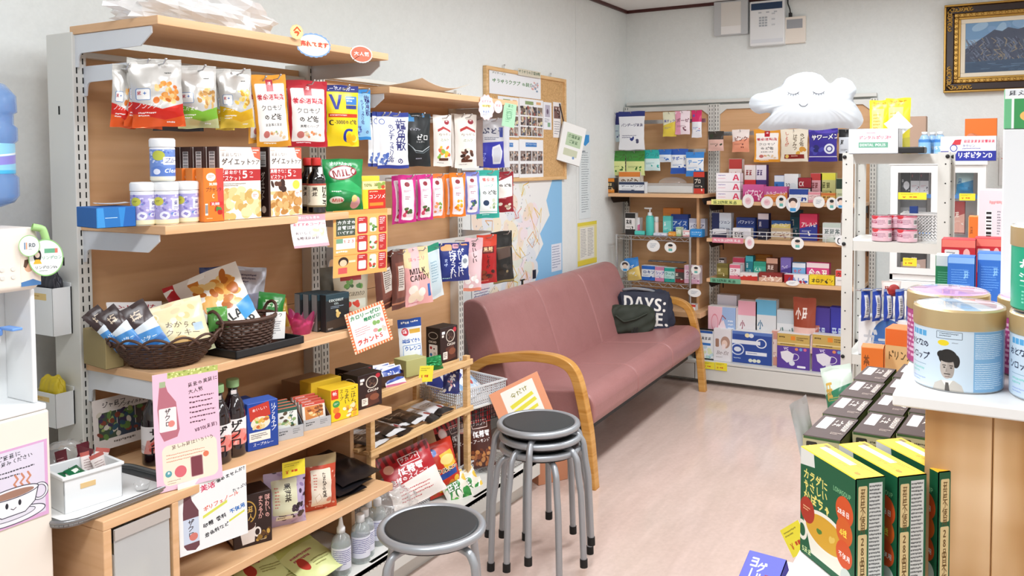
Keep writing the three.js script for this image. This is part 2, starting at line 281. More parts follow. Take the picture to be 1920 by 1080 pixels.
const KANJI = {
  今: '50 14|50 94|35 65|26 76 59', 売: '50 53|11 91|23 83|16 15 95 96|35 38 19|65 68 98 96', 美: '30 42|70 62|12 92|24 84|16 96|52 56 19|57 99', 活: '11 22|04 15|08 36|81 42|34 94|62 66|46 86 89 49 46', 始: '31 15 49|13 53 29|71 55 85|84 96|56 86 89 59 56',
  不: '11 91|61 15|51 59|64 97', 使: '30 04|22 29|42 92|44 84 86 46 44|62 66 39|57 99', 用: '21 81 89 79|21 26 09|24 84|26 86|51 59', 砂: '11 41|21 06|14 44 47 17 14|72 76|62 45|82 94|86 49', 糖: '11 12|31 22|03 43|20 29|23 07|23 46|41 91|41 36|52 82 85|44 94|55 85|70 76|57 87 89 59 57', 香: '80 21|12 92|51 55|51 15|51 95|36 76 79 39 36|38 78', 料: '11 22|41 32|03 53|30 39|33 07|61 72|53 64|46 96|80 89', 着: '30 41|70 61|12 92|24 84|14 95|43 09|37 77 79 39 37', 色: '40 14|31 71 54|24 84 86 26|24 28 98 97|54 56', 
  低: '20 05|12 19|81 32|42 48 66|46 96|62 68 99|48 58', 質: '11 41|11 15|13 43|31 35|51 91|51 55|53 93|71 75|26 76 79 26|37 67|38 68', 龍: '20 21|02 42|13 14|33 34|05 45|16 36 39|16 19|17 37|18 38|52 92|50 54|54 84 86 56|56 59 99 97|67 87|68 88', 角: '40 13|41 71 63|24 84 89 79|24 26 09|26 86|27 87|54 59', 散: '02 52|10 14|40 44|04 54|15 45 49 39|15 19|16 46|17 47|70 63|63 93|84 76 59|65 99',
  養: '30 31|70 61|12 92|23 83|04 94|51 54|45 17|55 97|36 66 68 36|37 67|36 39 59|66 89', 命: '50 14|50 94|34 64|15 45 48 18 15|56 86 88|56 59', 酒: '11 22|04 15|08 36|31 91|43 83 89 49 43|51 55|71 74|46 86', 製: '10 12|02 42|11 41|20 25|14 34|50 54|80 85 75|16 96|45 18|57 99|57 36', 造: '11 22|05 25 27 09|27 99|40 32|42 82|30 93|60 64|45 85 88 45', 飴: '30 04|31 54|24 28 47|24 45|56 86 89 59 56|60 54|54 93', 
  黒: '21 81 84 24 21|23 83|51 56|35 75|16 96|18 09|37 39|57 69|87 99', 豆: '11 91|23 83 85 23|36 38|76 68|19 99', 茶: '12 92|30 33|70 63|53 16|53 96|26 86|55 59|36 18|66 98', 皮: '22 92 83|22 25 09|51 55|24 84 69|45 99', 減: '11 22|04 15|08 36|32 92|33 39|45 65|46 66 68 46|70 75 99|95 79', 塩: '11 19|03 43|08 37|50 42|51 91|54 84 86 54|38 98|47 87|57 59|77 79', 血: '50 42|23 83 88 23|43 48|63 68|08 98', 値: '20 05|12 19|41 91|61 62|53 83 88 53|55 85|56 86|44 49 99', 
  第: '20 03|21 41|60 43|61 81|14 84 86|16 86|16 18 98 89|54 59|57 19', 類: '11 41|22 24|13 43|23 05|23 45|07 47|26 09|27 49|51 91|62 92 97 62|64 94|65 95|68 59|88 99', 医: '11 91|11 18 98|40 34|33 83|25 85|53 37|55 78', 薬: '12 92|30 33|60 63|44 64 66 44|44 26|16 96|56 59|35 19|67 98', 品: '31 71 74 34 31|15 45 49 19 15|55 85 89 59 55', 指: '12 42|20 29 19|06 44|80 53|51 54 94|55 85 89 55|57 87', 定: '50 51|12 92 93|12 13|25 75|55 58|57 87|35 27 09|36 99', 
  紹: '20 13 33|31 15|15 35|25 29|17 08|37 48|51 91 84|71 54|55 85 89 55', 介: '50 14|50 94|35 19|65 69', 護: '11 41|13 43|25 35|17 37 39 17|52 92|60 63|80 83|64 55|54 96|54 57 96|47 87 69|58 99', 情: '10 19|03 14|23 34|52 92|54 84|45 95|71 75|56 86 89|56 59|57 87', 報: '11 51|30 35|02 52|13 24|04 54|06 56|35 39|61 81 84 64|61 69|65 85 69|75 99',
  大: '13 93|51 54 19|54 99', 人: '51 54 19|54 99', 気: '20 13|21 91|13 83|14 84 87 99|35 29|35 69', 小: '51 59 49|33 16|73 96', 茎: '12 92|30 33|60 63|25 75 29|36 79|19 99|57 59', 種: '30 11|22 29|03 43|24 07|24 46|80 51|42 92|53 83 86 53|55 85|71 79|48 88|39 99', 目: '21 81 89 29 21|24 84|26 86', 濃: '11 22|04 15|08 36|41 91 93 43 41|51 53|71 73|34 94|34 39|56 86|37 97|57 59|68 99', 味: '11 41 47 17 11|61 91|43 93|71 79|74 57|74 97', 新: '20 21|02 42|13 24|04 44|06 46|25 29|70 52|52 59|54 94|84 89', 安: '50 51|12 92|12 13|15 95|53 36 79|65 19',
};
const strokes = new Map();
function glyph(ch) {
  if (strokes.has(ch)) return strokes.get(ch);
  let src = KATA[ch] ?? KANJI[ch] ?? HIRA[ch], soft = !!HIRA[ch], out;
  if (src) out = src.split('|').map((s) => s.split(' ').map((q) => [+q[0] / 9.4, +q[1] / 9.4]));
  else { let k = ch.codePointAt(0) * 7919 >>> 0; const q = () => { k = (k * 1103515245 + 12345) >>> 0; return (k >>> 16) / 65536; }; out = []; for (let i = 0; i < 3; i++) { const y = 0.08 + i * 0.36 + q() * 0.1; out.push([[0.05 + q() * 0.2, y], [0.75 + q() * 0.2, y]]); } for (let i = 0; i < 2; i++) { const x = 0.2 + i * 0.42 + q() * 0.15; out.push([[x, 0.05 + q() * 0.2], [x - 0.1 * q(), 0.7 + q() * 0.25]]); } out.push([[0.5, 0.5], [0.05 + q() * 0.1, 0.95]]); }
  const r = { out, soft }; strokes.set(ch, r); return r;
}
const SMALL = { ッ: 'ツ', ャ: 'ヤ', ュ: 'ユ', ョ: 'ヨ', ァ: 'ア', ィ: 'イ', ェ: 'エ', ォ: 'オ', っ: 'つ', ゃ: 'や', ゅ: 'ゆ', ょ: 'よ' };
function drawChar(g, ch, x, y, s, sx, vert) {
  let small = false; if (SMALL[ch]) { ch = SMALL[ch]; small = true; }
  const parts = ch.normalize('NFD'), base = parts[0], mark = parts[1];
  if (vert && base === 'ー') { g.beginPath(); g.moveTo(x + s * sx * 0.5, y + s * 0.05); g.lineTo(x + s * sx * 0.5, y + s * 0.9); g.stroke(); return; }
  const { out, soft } = glyph(base), k = small ? 0.68 : mark ? 0.9 : 0.95, ox = x + (small ? s * sx * 0.14 : 0), oy = y + (small ? s * 0.28 : mark ? s * 0.06 : 0);
  for (const st of out) {
    g.beginPath(); const q = st.map(([a, b]) => [ox + a * s * k * sx, oy + b * s * k]); g.moveTo(...q[0]);
    if (soft && q.length > 2) { for (let i = 1; i < q.length - 1; i++) { const m = i === q.length - 2 ? q[i + 1] : [(q[i][0] + q[i + 1][0]) / 2, (q[i][1] + q[i + 1][1]) / 2]; g.quadraticCurveTo(...q[i], ...m); } } else for (let i = 1; i < q.length; i++) g.lineTo(...q[i]);
    g.stroke();
  }
  if (mark === '\u3099') { for (const d of [0, 0.13]) { g.beginPath(); g.moveTo(x + (0.78 + d) * s * sx, y + 0.02 * s); g.lineTo(x + (0.85 + d) * s * sx, y + 0.18 * s); g.stroke(); } }
  if (mark === '\u309a') { g.beginPath(); g.arc(x + 0.9 * s * sx, y + 0.1 * s, 0.09 * s, 0, 7); g.stroke(); }
}
class Pen {
  constructor(g, w, h) { Object.assign(this, { g, w, h }); }
  X(x) { return x * this.w / 100; } Y(y) { return y * this.h / 100; }
  bg(c) { this.g.fillStyle = c; this.g.fillRect(-2, -2, this.w + 4, this.h + 4); return this; }
  r(x, y, w, h, c) { this.g.fillStyle = c; this.g.fillRect(this.X(x), this.Y(y), this.X(w), this.Y(h)); return this; }
  rr(x, y, w, h, c, rad = 4, line, lw = 1.5) { const g = this.g; g.beginPath(); g.roundRect(this.X(x), this.Y(y), this.X(w), this.Y(h), this.X(rad)); if (c) { g.fillStyle = c; g.fill(); } if (line) { g.strokeStyle = line; g.lineWidth = this.X(lw); g.stroke(); } return this; }
  c(x, y, r, c, line, lw = 1.5) { return this.e(x, y, r, r, c, 0, line, lw); }
  e(x, y, rx, ry, c, a = 0, line, lw = 1.5) { const g = this.g; g.beginPath(); g.ellipse(this.X(x), this.Y(y), this.X(rx), this.X(ry), a, 0, 7); if (c) { g.fillStyle = c; g.fill(); } if (line) { g.strokeStyle = line; g.lineWidth = this.X(lw); g.stroke(); } return this; }
  p(pts, c, line, lw = 1.5, open) { const g = this.g; g.beginPath(); pts.forEach(([x, y], i) => g[i ? 'lineTo' : 'moveTo'](this.X(x), this.Y(y))); if (!open) g.closePath(); if (c) { g.fillStyle = c; g.fill(); } if (line) { g.strokeStyle = line; g.lineWidth = this.X(lw); g.lineJoin = g.lineCap = 'round'; g.stroke(); } return this; }
  // s: letter size in % of the width; o.v vertical, o.w pen width, o.sx squeeze, o.rot degrees, o.out outline colour, o.font
  t(str, x, y, s, c, o = {}) {
    const g = this.g, S = this.X(s), sx = o.sx ?? 1; g.save(); g.translate(this.X(x), this.Y(y)); if (o.rot) g.rotate(o.rot * D2R); if (o.skew) g.transform(1, 0, o.skew, 1, 0, 0);
    g.lineCap = g.lineJoin = 'round'; const pen = (o.w ?? 0.11) * S;
    for (const pass of o.out ? [1, 0] : [0]) {
      let px = 0, py = 0; g.strokeStyle = g.fillStyle = pass ? o.out : c; g.lineWidth = pass ? pen * 2.6 : pen;
      for (const ch of str) {
        if (ch === ' ') { if (o.v) py += S * 0.5; else px += S * 0.45 * sx; continue; }
        if (ch.codePointAt(0) < 0x2000) { g.font = (o.font ?? 'bold ') + Math.round(S * 1.05) + 'px ' + (o.face ?? 'sans-serif'); g.textBaseline = 'top'; const wd = g.measureText(ch).width * sx; g.save(); g.translate(px + (o.v ? (S * sx - wd) / 2 : 0), py - S * 0.1); g.scale(sx, 1); if (pass) { g.lineWidth = pen * 1.6; g.strokeText(ch, 0, 0); } else g.fillText(ch, 0, 0); g.restore(); if (o.v) py += S; else px += wd; continue; }
        drawChar(g, ch, px + S * sx * 0.06, py, S * 0.96, sx, o.v); if (o.v) py += S * (o.gap ?? 1.04); else px += S * sx * (o.gap ?? 1.04);
      }
    }
    g.restore(); return this;
  }
  // rows of print too small to read
  l(x, y, w, h, n, c, fill = 0.55) { const g = this.g; g.fillStyle = c; const rh = this.Y(h) / n; for (let i = 0; i < n; i++) { let px = this.X(x); const end = this.X(x + w * (i === n - 1 ? 0.6 : rr(0.8, 1))); while (px < end) { const l = Math.min(end - px, rh * rr(0.25, 0.6)); g.fillRect(px, this.Y(y) + i * rh + rh * rr(0, 0.12), l, rh * fill * rr(0.7, 1)); px += l + rh * 0.14; } } return this; }
  // scattered pieces of food or photo texture
  b(x, y, w, h, n, cols, r0, r1, flat = 0.75) { for (let i = 0; i < n; i++) this.e(x + w * rnd(), y + h * rnd(), rr(r0, r1), rr(r0, r1) * flat, cols[Math.floor(rnd() * cols.length)], rr(0, 3)); return this; }
  k(x, y, w, h, vert) { this.r(x, y, w, h, '#fff'); let q = 2; while (q < 96) { const t = rr(1.5, 5); if (vert) this.r(x + w * 0.08, y + h * q / 100, w * 0.84, h * t / 100, '#111'); else this.r(x + w * q / 100, y + h * 0.1, w * t / 100, h * 0.75, '#111'); q += t + rr(1.5, 5); } return this; }
}

// ---------------------------------------------------------------- the room
{
  const f = struct('floor', bx(-0.3, 5.1, -0.1, 0, -4.35, 3.3), M.floor);
  const JZ = -3.379;   // joint between two wall boards
  const wl = struct('wall_left', merge([bx(-0.28, WALLX, 0, 2.7, JZ + 0.0015, 3.3), bx(-0.28, WALLX, 0, 2.7, -4.35, JZ - 0.0015), bx(-0.29, WALLX - 0.004, 0, 2.7, JZ - 0.01, JZ + 0.01)]), M.wall);
  struct('wall_back', bx(-0.3, 5.1, 0, 2.7, -4.32, BACKZ), M.wall);
  struct('wall_right', bx(4.95, 5.1, 0, 2.7, -4.32, 3.3), M.wall);
  struct('wall_near', bx(-0.3, 5.1, 0, 2.7, 3.2, 3.35), M.wall);
  struct('ceiling', bx(-0.3, 5.1, CEIL, CEIL + 0.12, -4.35, 3.35), M.ceiling);
  struct('trim_1', bx(WALLX, WALLX + 0.018, CEIL - 0.02, CEIL, BACKZ, 3.2), M.trim);
  struct('trim_2', bx(WALLX, 4.95, CEIL - 0.02, CEIL, BACKZ, BACKZ + 0.018), M.trim);
}
const lampGlow = new THREE.MeshStandardMaterial({ color: 0xffffff, emissive: 0xffffff, emissiveIntensity: 2.2, roughness: 0.6 });
FIXTURES.forEach(([x, z, len], i) => {
  const nm = ['over the sofa end of the aisle', 'over the middle of the aisle', 'over the near end of the aisle', 'behind the counter by the painting wall', 'behind the middle of the counter', 'behind the near end of the counter'][i];
  const t = thing('ceiling_light', 'white fluorescent ceiling light ' + nm, 'light', x, CEIL, z, 0, 'fluorescent ceiling lights');
  mesh('housing', merge([bx(-0.14, 0.14, -0.012, 0, -len / 2 - 0.03, len / 2 + 0.03), bx(-0.14, -0.125, -0.045, 0, -len / 2 - 0.03, len / 2 + 0.03), bx(0.125, 0.14, -0.045, 0, -len / 2 - 0.03, len / 2 + 0.03), bx(-0.14, 0.14, -0.045, 0, len / 2 + 0.015, len / 2 + 0.03), bx(-0.14, 0.14, -0.045, 0, -len / 2 - 0.03, -len / 2 - 0.015)]), M.white, t);
  mesh('diffuser', bx(-0.12, 0.12, -0.04, -0.03, -len / 2, len / 2), lampGlow, t);
  const l = new THREE.RectAreaLight(0xf8fbff, x > 3 ? LAMP * 0.5 : LAMP, 0.24, len); l.position.set(x, CEIL - 0.05, z); l.rotation.x = -Math.PI / 2; l.name = 'ceiling_lamp_glow'; scene.add(l);
});

// ---------------------------------------------------------------- left display shelving (two bays)
function slots(x, z, y0, y1, face) {   // pairs of slots in an upright; face 'x' or 'z' = the way it looks
  const g = []; for (let y = y0; y < y1; y += 0.025) for (const s of [-0.0085, 0.0085]) g.push(face === 'x' ? bx(x, x + 0.0006, y, y + 0.0155, z + s - 0.0017, z + s + 0.0017) : bx(x + s - 0.0017, x + s + 0.0017, y, y + 0.0155, z, z + 0.0006));
  return merge(g);
}
function bracketGeo(len, hgt, t = 0.004) {
  const s = new THREE.Shape(); s.moveTo(0, 0); s.lineTo(len, 0); s.lineTo(len, -hgt * 0.35); s.lineTo(len - hgt * 0.9, -hgt * 0.95); s.lineTo(0.03, -hgt); s.quadraticCurveTo(0.014, -hgt, 0.012, -hgt - 0.02); s.lineTo(0.01, -hgt - 0.035); s.lineTo(0, -hgt - 0.035); s.lineTo(0, 0);
  return new THREE.ExtrudeGeometry(s, { depth: t, bevelEnabled: false }).translate(0, 0, -t / 2);
}
const unitL = thing('display_shelving', 'tall two-bay beech display shelving with slotted grey uprights along left wall', 'shelving');
const HX = 0.115;   // plane of the uprights
[[0, 1.762], [-0.842, 1.762], [-0.884, 1.735], [-1.735, 1.735]].forEach(([z, top]) => {
  const u = mesh('upright', bx(0.003, HX, 0, top, z - 0.0195, z + 0.0195, 0.003), M.steel, unitL);
  const s = mesh('slots', slots(HX, z, 0.18, top - 0.03, 'x'), M.slot, u); s.userData.kind = 'stuff';
});
for (let k = 0; k < 4; k++) { const e = bx(0.05, 0.056, 0.35 + 0.4 * k, 0.372 + 0.4 * k, 0.0195, 0.0203); mesh('hole', e, M.slot, unitL); }
for (const [z0, z1, parts] of [[-0.822, -0.02, [0.15, 0.93, 1.742]], [-1.715, -0.904, [0.15, 0.93, 1.722]]]) for (let i = 0; i < 2; i++) mesh('back_panel', bx(0.055, 0.07, parts[i], parts[i + 1] - 0.002, z0, z1), M.beechPanel, unitL);
mesh('top_rail', bx(0.06, 0.1, 1.722, 1.737, -1.72, -0.9, 0.003), M.steel, unitL);
mesh('rail', bx(0.075, 0.1, 1.7, 1.716, -0.822, -0.02, 0.003), M.steel, unitL);
mesh('rail', bx(0.075, 0.1, 1.6, 1.612, -1.715, -0.9, 0.003), M.beech, unitL);
function shelfL(y, x1, z0, z1) {
  const b = mesh('shelf_board', bx(0.1, x1, y - 0.022, y, z1, z0, 0.002), M.beech, unitL);
  for (const z of [z0 - 0.006, z1 + 0.008]) { const g = bracketGeo(x1 - HX - 0.03, 0.048); g.translate(HX, y - 0.023, z); mesh('bracket', g, M.bracket, b); }
  return b;
}
shelfL(1.777, 0.45, 0.015, -0.845); shelfL(1.267, 0.45, 0.008, -0.85); shelfL(0.896, 0.45, 0.005, -0.85); shelfL(1.674, 0.424, -0.88, -1.72);
// bars for the hanging bags, each on two arms
const BARS = [[1.655, 0.30, -0.012, -0.83], [1.585, 0.26, -0.895, -1.75], [1.362, 0.26, -0.895, -1.75], [1.098, 0.26, -0.895, -1.75]];
for (const [y, x, z0, z1] of BARS) {
  const b = mesh('hook_bar', bx(x - 0.004, x + 0.004, y - 0.012, y + 0.012, z1, z0), M.steel, unitL);
  for (const z of [z0, z1]) { const g = bracketGeo(x - HX + 0.01, 0.042); g.translate(HX, y + 0.02, z); mesh('bracket', g, M.bracket, b); }
}
// a wire hook from bar k through the top of a bag at x, y, z
function hookL(k, x, y, z) { const b = BARS[k], X = x + 0.02; mesh('hook', merge([rod([b[1], b[0], z], [X, y, z], 0.002, 6), rod([X, y, z], [X + 0.01, y + 0.011, z], 0.002, 6), new THREE.SphereGeometry(0.0038, 8, 6).translate(X + 0.01, y + 0.011, z)]), M.chrome, unitL); }
mesh('base_deck', merge([bx(0.05, 0.5, 0.13, 0.15, -1.76, 0.02, 0.002), bx(0.48, 0.5, 0.075, 0.15, -1.76, 0.02, 0.003)]), M.steel, unitL);
mesh('kick_plate', bx(0.05, 0.455, 0, 0.13, -1.755, 0.015), M.steel, unitL);
{ const g = []; for (let k = 0; k < 60; k++) g.push(bx(0.4995, 0.5004, 0.129, 0.1315, -1.72 + k * 0.018, -1.717 + k * 0.018)); const s = mesh('slots', merge(g), M.slot, unitL); s.userData.kind = 'stuff'; }

// ---------------------------------------------------------------- low wooden unit in front of the first bay
{
  const X0 = 0.125, X1 = 0.49, Z0 = 0.215, Z1 = -0.79, T = 0.62;
  const t = thing('low_shelf_unit', 'low open beech unit with two long shelves and a drawer compartment', 'shelving', 0, 0, 0);
  mesh('top_board', bx(X0, X1, T - 0.022, T, Z1, Z0, 0.002), M.beech, t);
  mesh('side_panel', bx(X0, X1, 0, T - 0.0222, Z0 - 0.02, Z0, 0.002), M.beech, t);
  mesh('divider', bx(X0, X1, 0, T - 0.0222, 0.02, 0.038, 0.002), M.beech, t);
  mesh('shelf_board', bx(X0, X1, 0.345, 0.367, Z1, 0.0198, 0.002), M.beech, t);
  mesh('shelf_board', bx(X0, X1, 0.152, 0.17, 0.0385, Z0 - 0.0205, 0.002), M.beech, t);
  mesh('back_panel', bx(X0 - 0.008, X0 - 0.0005, 0.151, T, Z1, Z0), M.beechPanel, t);
  mesh('side_panel', bx(X0, X0 + 0.2, 0.151, T - 0.0222, Z1, Z1 + 0.018, 0.002), M.beech, t);
  const d = thing('drawer', 'frosted clear plastic drawer in the end of the low unit', 'drawer', 0, 0.171, 0);
  mesh('drawer_front', bx(X1 - 0.006, X1 - 0.002, 0.002, 0.42, 0.045, Z0 - 0.027, 0.002), M.frosted, d);
  mesh('drawer_body', merge([bx(X0 + 0.02, X1 - 0.006, 0.0, 0.003, 0.045, Z0 - 0.027), bx(X0 + 0.02, X1 - 0.006, 0.002, 0.36, 0.045, 0.048), bx(X0 + 0.02, X1 - 0.006, 0.002, 0.36, Z0 - 0.03, Z0 - 0.027)]), M.frosted, d);
  mesh('contents', bx(X0 + 0.04, X1 - 0.05, 0.004, 0.3, 0.06, Z0 - 0.045, 0.01), std(0xe6dcae, 0.8), d);
  mesh('handle_strip', bx(X1 - 0.002, X1 + 0.001, 0.395, 0.42, 0.045, Z0 - 0.027), std(0xb9b2ac, 0.5), d);
}
// ---------------------------------------------------------------- slatted two-tier rack in the second bay
{
  const t = thing('slatted_rack', 'small pale wooden two-tier rack with slatted shelves on the base deck', 'rack');
  const X0 = 0.13, X1 = 0.4, Z0 = -0.8, Z1 = -1.37;
  for (const y of [0.455, 0.64]) {
    for (let k = 0; k < 6; k++) mesh('slat', bx(X0 + 0.014 + k * 0.045, X0 + 0.036 + k * 0.045, y - 0.011, y, Z1 - 0.015, Z0 + 0.015, 0.002), M.slat, t);
    for (const z of [Z0 - 0.02, Z1 + 0.02]) mesh('crossbar', bx(X0, X1, y - 0.029, y - 0.0112, z - 0.01, z + 0.01, 0.002), M.slat, t);
  }
  for (const x of [X0 + 0.011, X1 - 0.011]) for (const z of [Z0, Z1]) mesh('post', bx(x - 0.011, x + 0.011, 0.15, 0.66, z - 0.011, z + 0.011, 0.002), M.slat, t);
  for (const y of [0.455, 0.64]) mesh('front_strip', bx(X1 - 0.001, X1 + 0.008, y - 0.016, y + 0.006, Z1 - 0.02, Z0 + 0.02, 0.002), M.slat, t);
}

// ---------------------------------------------------------------- sofa
{
  const L = 1.66, W = L / 3, t = thing('lobby_sofa', 'dusty pink three-seat vinyl lobby sofa with bent wood arms', 'sofa', 0.625, 0, -2.76, 92.5);
  const seat = new THREE.Shape(); seat.moveTo(-0.5, 0.25); seat.lineTo(-0.035, 0.262); seat.quadraticCurveTo(0, 0.265, 0.005, 0.3); seat.lineTo(0.005, 0.345); seat.quadraticCurveTo(0, 0.39, -0.06, 0.398); seat.lineTo(-0.46, 0.365); seat.lineTo(-0.5, 0.36); seat.closePath();
  const back = new THREE.Shape(); back.moveTo(-0.4, 0.3); back.quadraticCurveTo(-0.44, 0.5, -0.53, 0.71); back.quadraticCurveTo(-0.555, 0.765, -0.605, 0.765); back.quadraticCurveTo(-0.66, 0.765, -0.655, 0.71); back.lineTo(-0.57, 0.27); back.lineTo(-0.42, 0.25); back.closePath();
  for (let k = 0; k < 3; k++) for (const [nm, sh] of [['seat', seat], ['backrest', back]]) {
    const g = new THREE.ExtrudeGeometry(sh, { depth: W - 0.024, bevelEnabled: true, bevelThickness: 0.0115, bevelSize: 0.011, bevelSegments: 3, curveSegments: 14 });
    g.rotateY(-Math.PI / 2); g.scale(1, 1, 1); g.translate(-L / 2 + (k + 1) * W - 0.012, 0, 0); uvm(g); mesh(nm, g, M.leather, t);
  }
  mesh('underframe', merge([bx(-L / 2 + 0.02, L / 2 - 0.02, 0.2, 0.248, -0.1, -0.06), bx(-L / 2 + 0.02, L / 2 - 0.02, 0.2, 0.248, -0.45, -0.41)]), M.black, t);
  // bent arm and leg: a band swept along a curve in the side plane (forward, up)
  const path = new THREE.CatmullRomCurve3([[-0.6, 0], [-0.605, 0.2], [-0.605, 0.37], [-0.585, 0.45], [-0.5, 0.51], [-0.3, 0.548], [-0.16, 0.548], [-0.085, 0.52], [-0.045, 0.45], [-0.002, 0.25], [0.022, 0]].map(([a, b]) => new THREE.Vector3(a, b, 0)), false, 'catmullrom', 0.4);
  const N = 60, half = 0.0165, a = [], b = [];
  for (let i = 0; i <= N; i++) { const p = path.getPoint(i / N), q = path.getTangent(i / N); a.push([p.x - q.y * half, p.y + q.x * half]); b.push([p.x + q.y * half, p.y - q.x * half]); }
  const sh = new THREE.Shape(); a.forEach(([x, y], i) => sh[i ? 'lineTo' : 'moveTo'](x, y)); b.reverse().forEach(([x, y]) => sh.lineTo(x, y)); sh.closePath();
  for (const s of [-1, 1]) { const g = new THREE.ExtrudeGeometry(sh, { depth: 0.04, bevelEnabled: true, bevelThickness: 0.004, bevelSize: 0.004, bevelSegments: 2 }); g.translate(0, 0, -0.02); g.rotateY(-Math.PI / 2); g.translate(s * (L / 2 + 0.03), 0, 0); uvm(g); mesh('arm', g, M.bent, t); }
}

// ---------------------------------------------------------------- stools
function stoolParts(t, H) {
  const R = 0.136;
  mesh('seat', lathe([[0.0001, H - 0.022], [0.122, H - 0.022], [0.1275, H - 0.012], [0.126, H - 0.003], [0.118, H], [0.0001, H + 0.001]], 40), M.seatVinyl, t);
  mesh('rim', new THREE.TorusGeometry(R, 0.0115, 12, 48).rotateX(Math.PI / 2).translate(0, H - 0.011, 0), M.grey, t);
  mesh('under_plate', new THREE.CylinderGeometry(0.13, 0.13, 0.006, 32).translate(0, H - 0.026, 0), M.black, t);
  for (let k = 0; k < 4; k++) {
    const a = (k * 90 + 20) * D2R, c = Math.cos(a), s = Math.sin(a), q = (r, y) => [r * c, y, r * s];
    const l = mesh('leg', tube([q(0.085, H - 0.037), q(0.115, H - 0.037), q(0.142, H - 0.043), q(0.159, H - 0.07), q(0.166, H - 0.13), q(0.176, 0.24), q(0.186, 0.012)], 0.0112, 36, 10), M.grey, t);
    mesh('foot', rod(q(0.1862, 0), q(0.1855, 0.028), 0.0135, 12), M.rubber, l);
  }
}
{
  const H = 0.44;
  const labels = ['lone round black stool with grey tube legs standing nearest the camera', 'topmost of the three stacked round black stools', 'middle of the three stacked round black stools', 'bottom stool of the stack of three, standing on floor'];
  [[0.892, 0, -0.461, 10], [0.812, 0.08, -1.195, 38], [0.818, 0.04, -1.2, 10], [0.815, 0, -1.205, -22]].forEach(([x, y, z, yaw], i) => stoolParts(thing('round_stool', labels[i], 'stool', x, y, z, yaw, 'round stools'), i ? 0.43 : H));
}

// ---------------------------------------------------------------- display shelving on the back wall
const BZ = -4.115;
const unitB = thing('wall_shelving', 'beech display shelving with slotted white uprights along the back wall', 'shelving');
const UX = [-0.115, 0.495, 0.535, 1.515];
UX.forEach((x) => { const u = mesh('upright', bx(x - 0.0185, x + 0.0185, 0, 1.795, BZ - 0.05, BZ, 0.002), M.steel, unitB); const s = mesh('slots', slots(x, BZ, 0.2, 1.78, 'z'), M.slot, u); s.userData.kind = 'stuff'; });
for (const [x0, x1] of [[-0.096, 0.476], [0.554, 1.496]]) {
  for (const [y0, y1] of [[0.14, 1.0], [1.002, 1.775]]) mesh('back_panel', bx(x0, x1, y0, y1, BZ - 0.035, BZ - 0.02), M.beechPanel, unitB);
  const fr = new THREE.Shape(); fr.moveTo(x0, 1.79); fr.lineTo(x1, 1.79); fr.lineTo(x1, 1.725); fr.lineTo(x1 - 0.045, 1.76); fr.lineTo(x0 + 0.045, 1.76); fr.lineTo(x0, 1.725); fr.closePath();
  mesh('top_frame', new THREE.ExtrudeGeometry(fr, { depth: 0.012, bevelEnabled: false }).translate(0, 0, BZ - 0.018), M.steel, unitB);
}
mesh('top_rail', bx(-0.12, 1.53, 1.805, 1.828, BZ - 0.045, BZ - 0.015, 0.003), M.steel, unitB);
const SHB = { a: 1.205, b1: 1.165, b2: 0.931, b3: 0.676, base: 0.15, low: 0.455 };
function shelfB(y, x0, x1, z1) { const b = mesh('shelf_board', bx(x0, x1, y - 0.022, y, BZ + 0.005, z1, 0.002), M.beech, unitB); for (const x of [x0 + 0.01, x1 - 0.01]) { const g = bracketGeo(z1 - BZ - 0.03, 0.045); g.rotateY(-Math.PI / 2); g.translate(x, y - 0.0225, BZ); mesh('bracket', g, M.black, b); } }
shelfB(SHB.a, -0.105, 0.55, -3.78); shelfB(SHB.b1, 0.575, 1.5, -3.785); shelfB(SHB.b2, 0.575, 1.5, -3.785); shelfB(SHB.b3, 0.575, 1.5, -3.785);
mesh('shelf_board', bx(-0.1, 0.545, SHB.low - 0.035, SHB.low, BZ + 0.005, -3.76, 0.003), M.beech, unitB);
mesh('side_panel', bx(0.47, 0.488, 0.2, 1.18, BZ, -3.9, 0.002), M.beechPanel, unitB);
mesh('base_deck', merge([bx(-0.12, 1.53, 0.132, SHB.base, BZ, -3.77, 0.002), bx(-0.12, 0.5, 0.03, 0.14, -3.79, -3.775, 0.003), bx(0.506, 1.53, 0.03, 0.14, -3.785, -3.77, 0.003)]), M.steel, unitB);
mesh('kick_plate', bx(-0.12, 1.53, 0, 0.131, BZ, -3.85), M.steel, unitB);
for (const [y, x0, x1] of [[1.685, -0.1, 0.48], [1.485, -0.1, 0.48], [1.595, 0.55, 1.5]]) mesh('hook_bar', bx(x0, x1, y - 0.013, y + 0.013, BZ + 0.06, BZ + 0.066), M.chrome, unitB);
function hookB(x, y, z) { const Z = z + 0.014; mesh('hook', merge([rod([x, y, BZ + 0.06], [x, y, Z], 0.002, 6), rod([x, y, Z], [x, y + 0.01, Z + 0.008], 0.002, 6)]), M.chrome, unitB); }

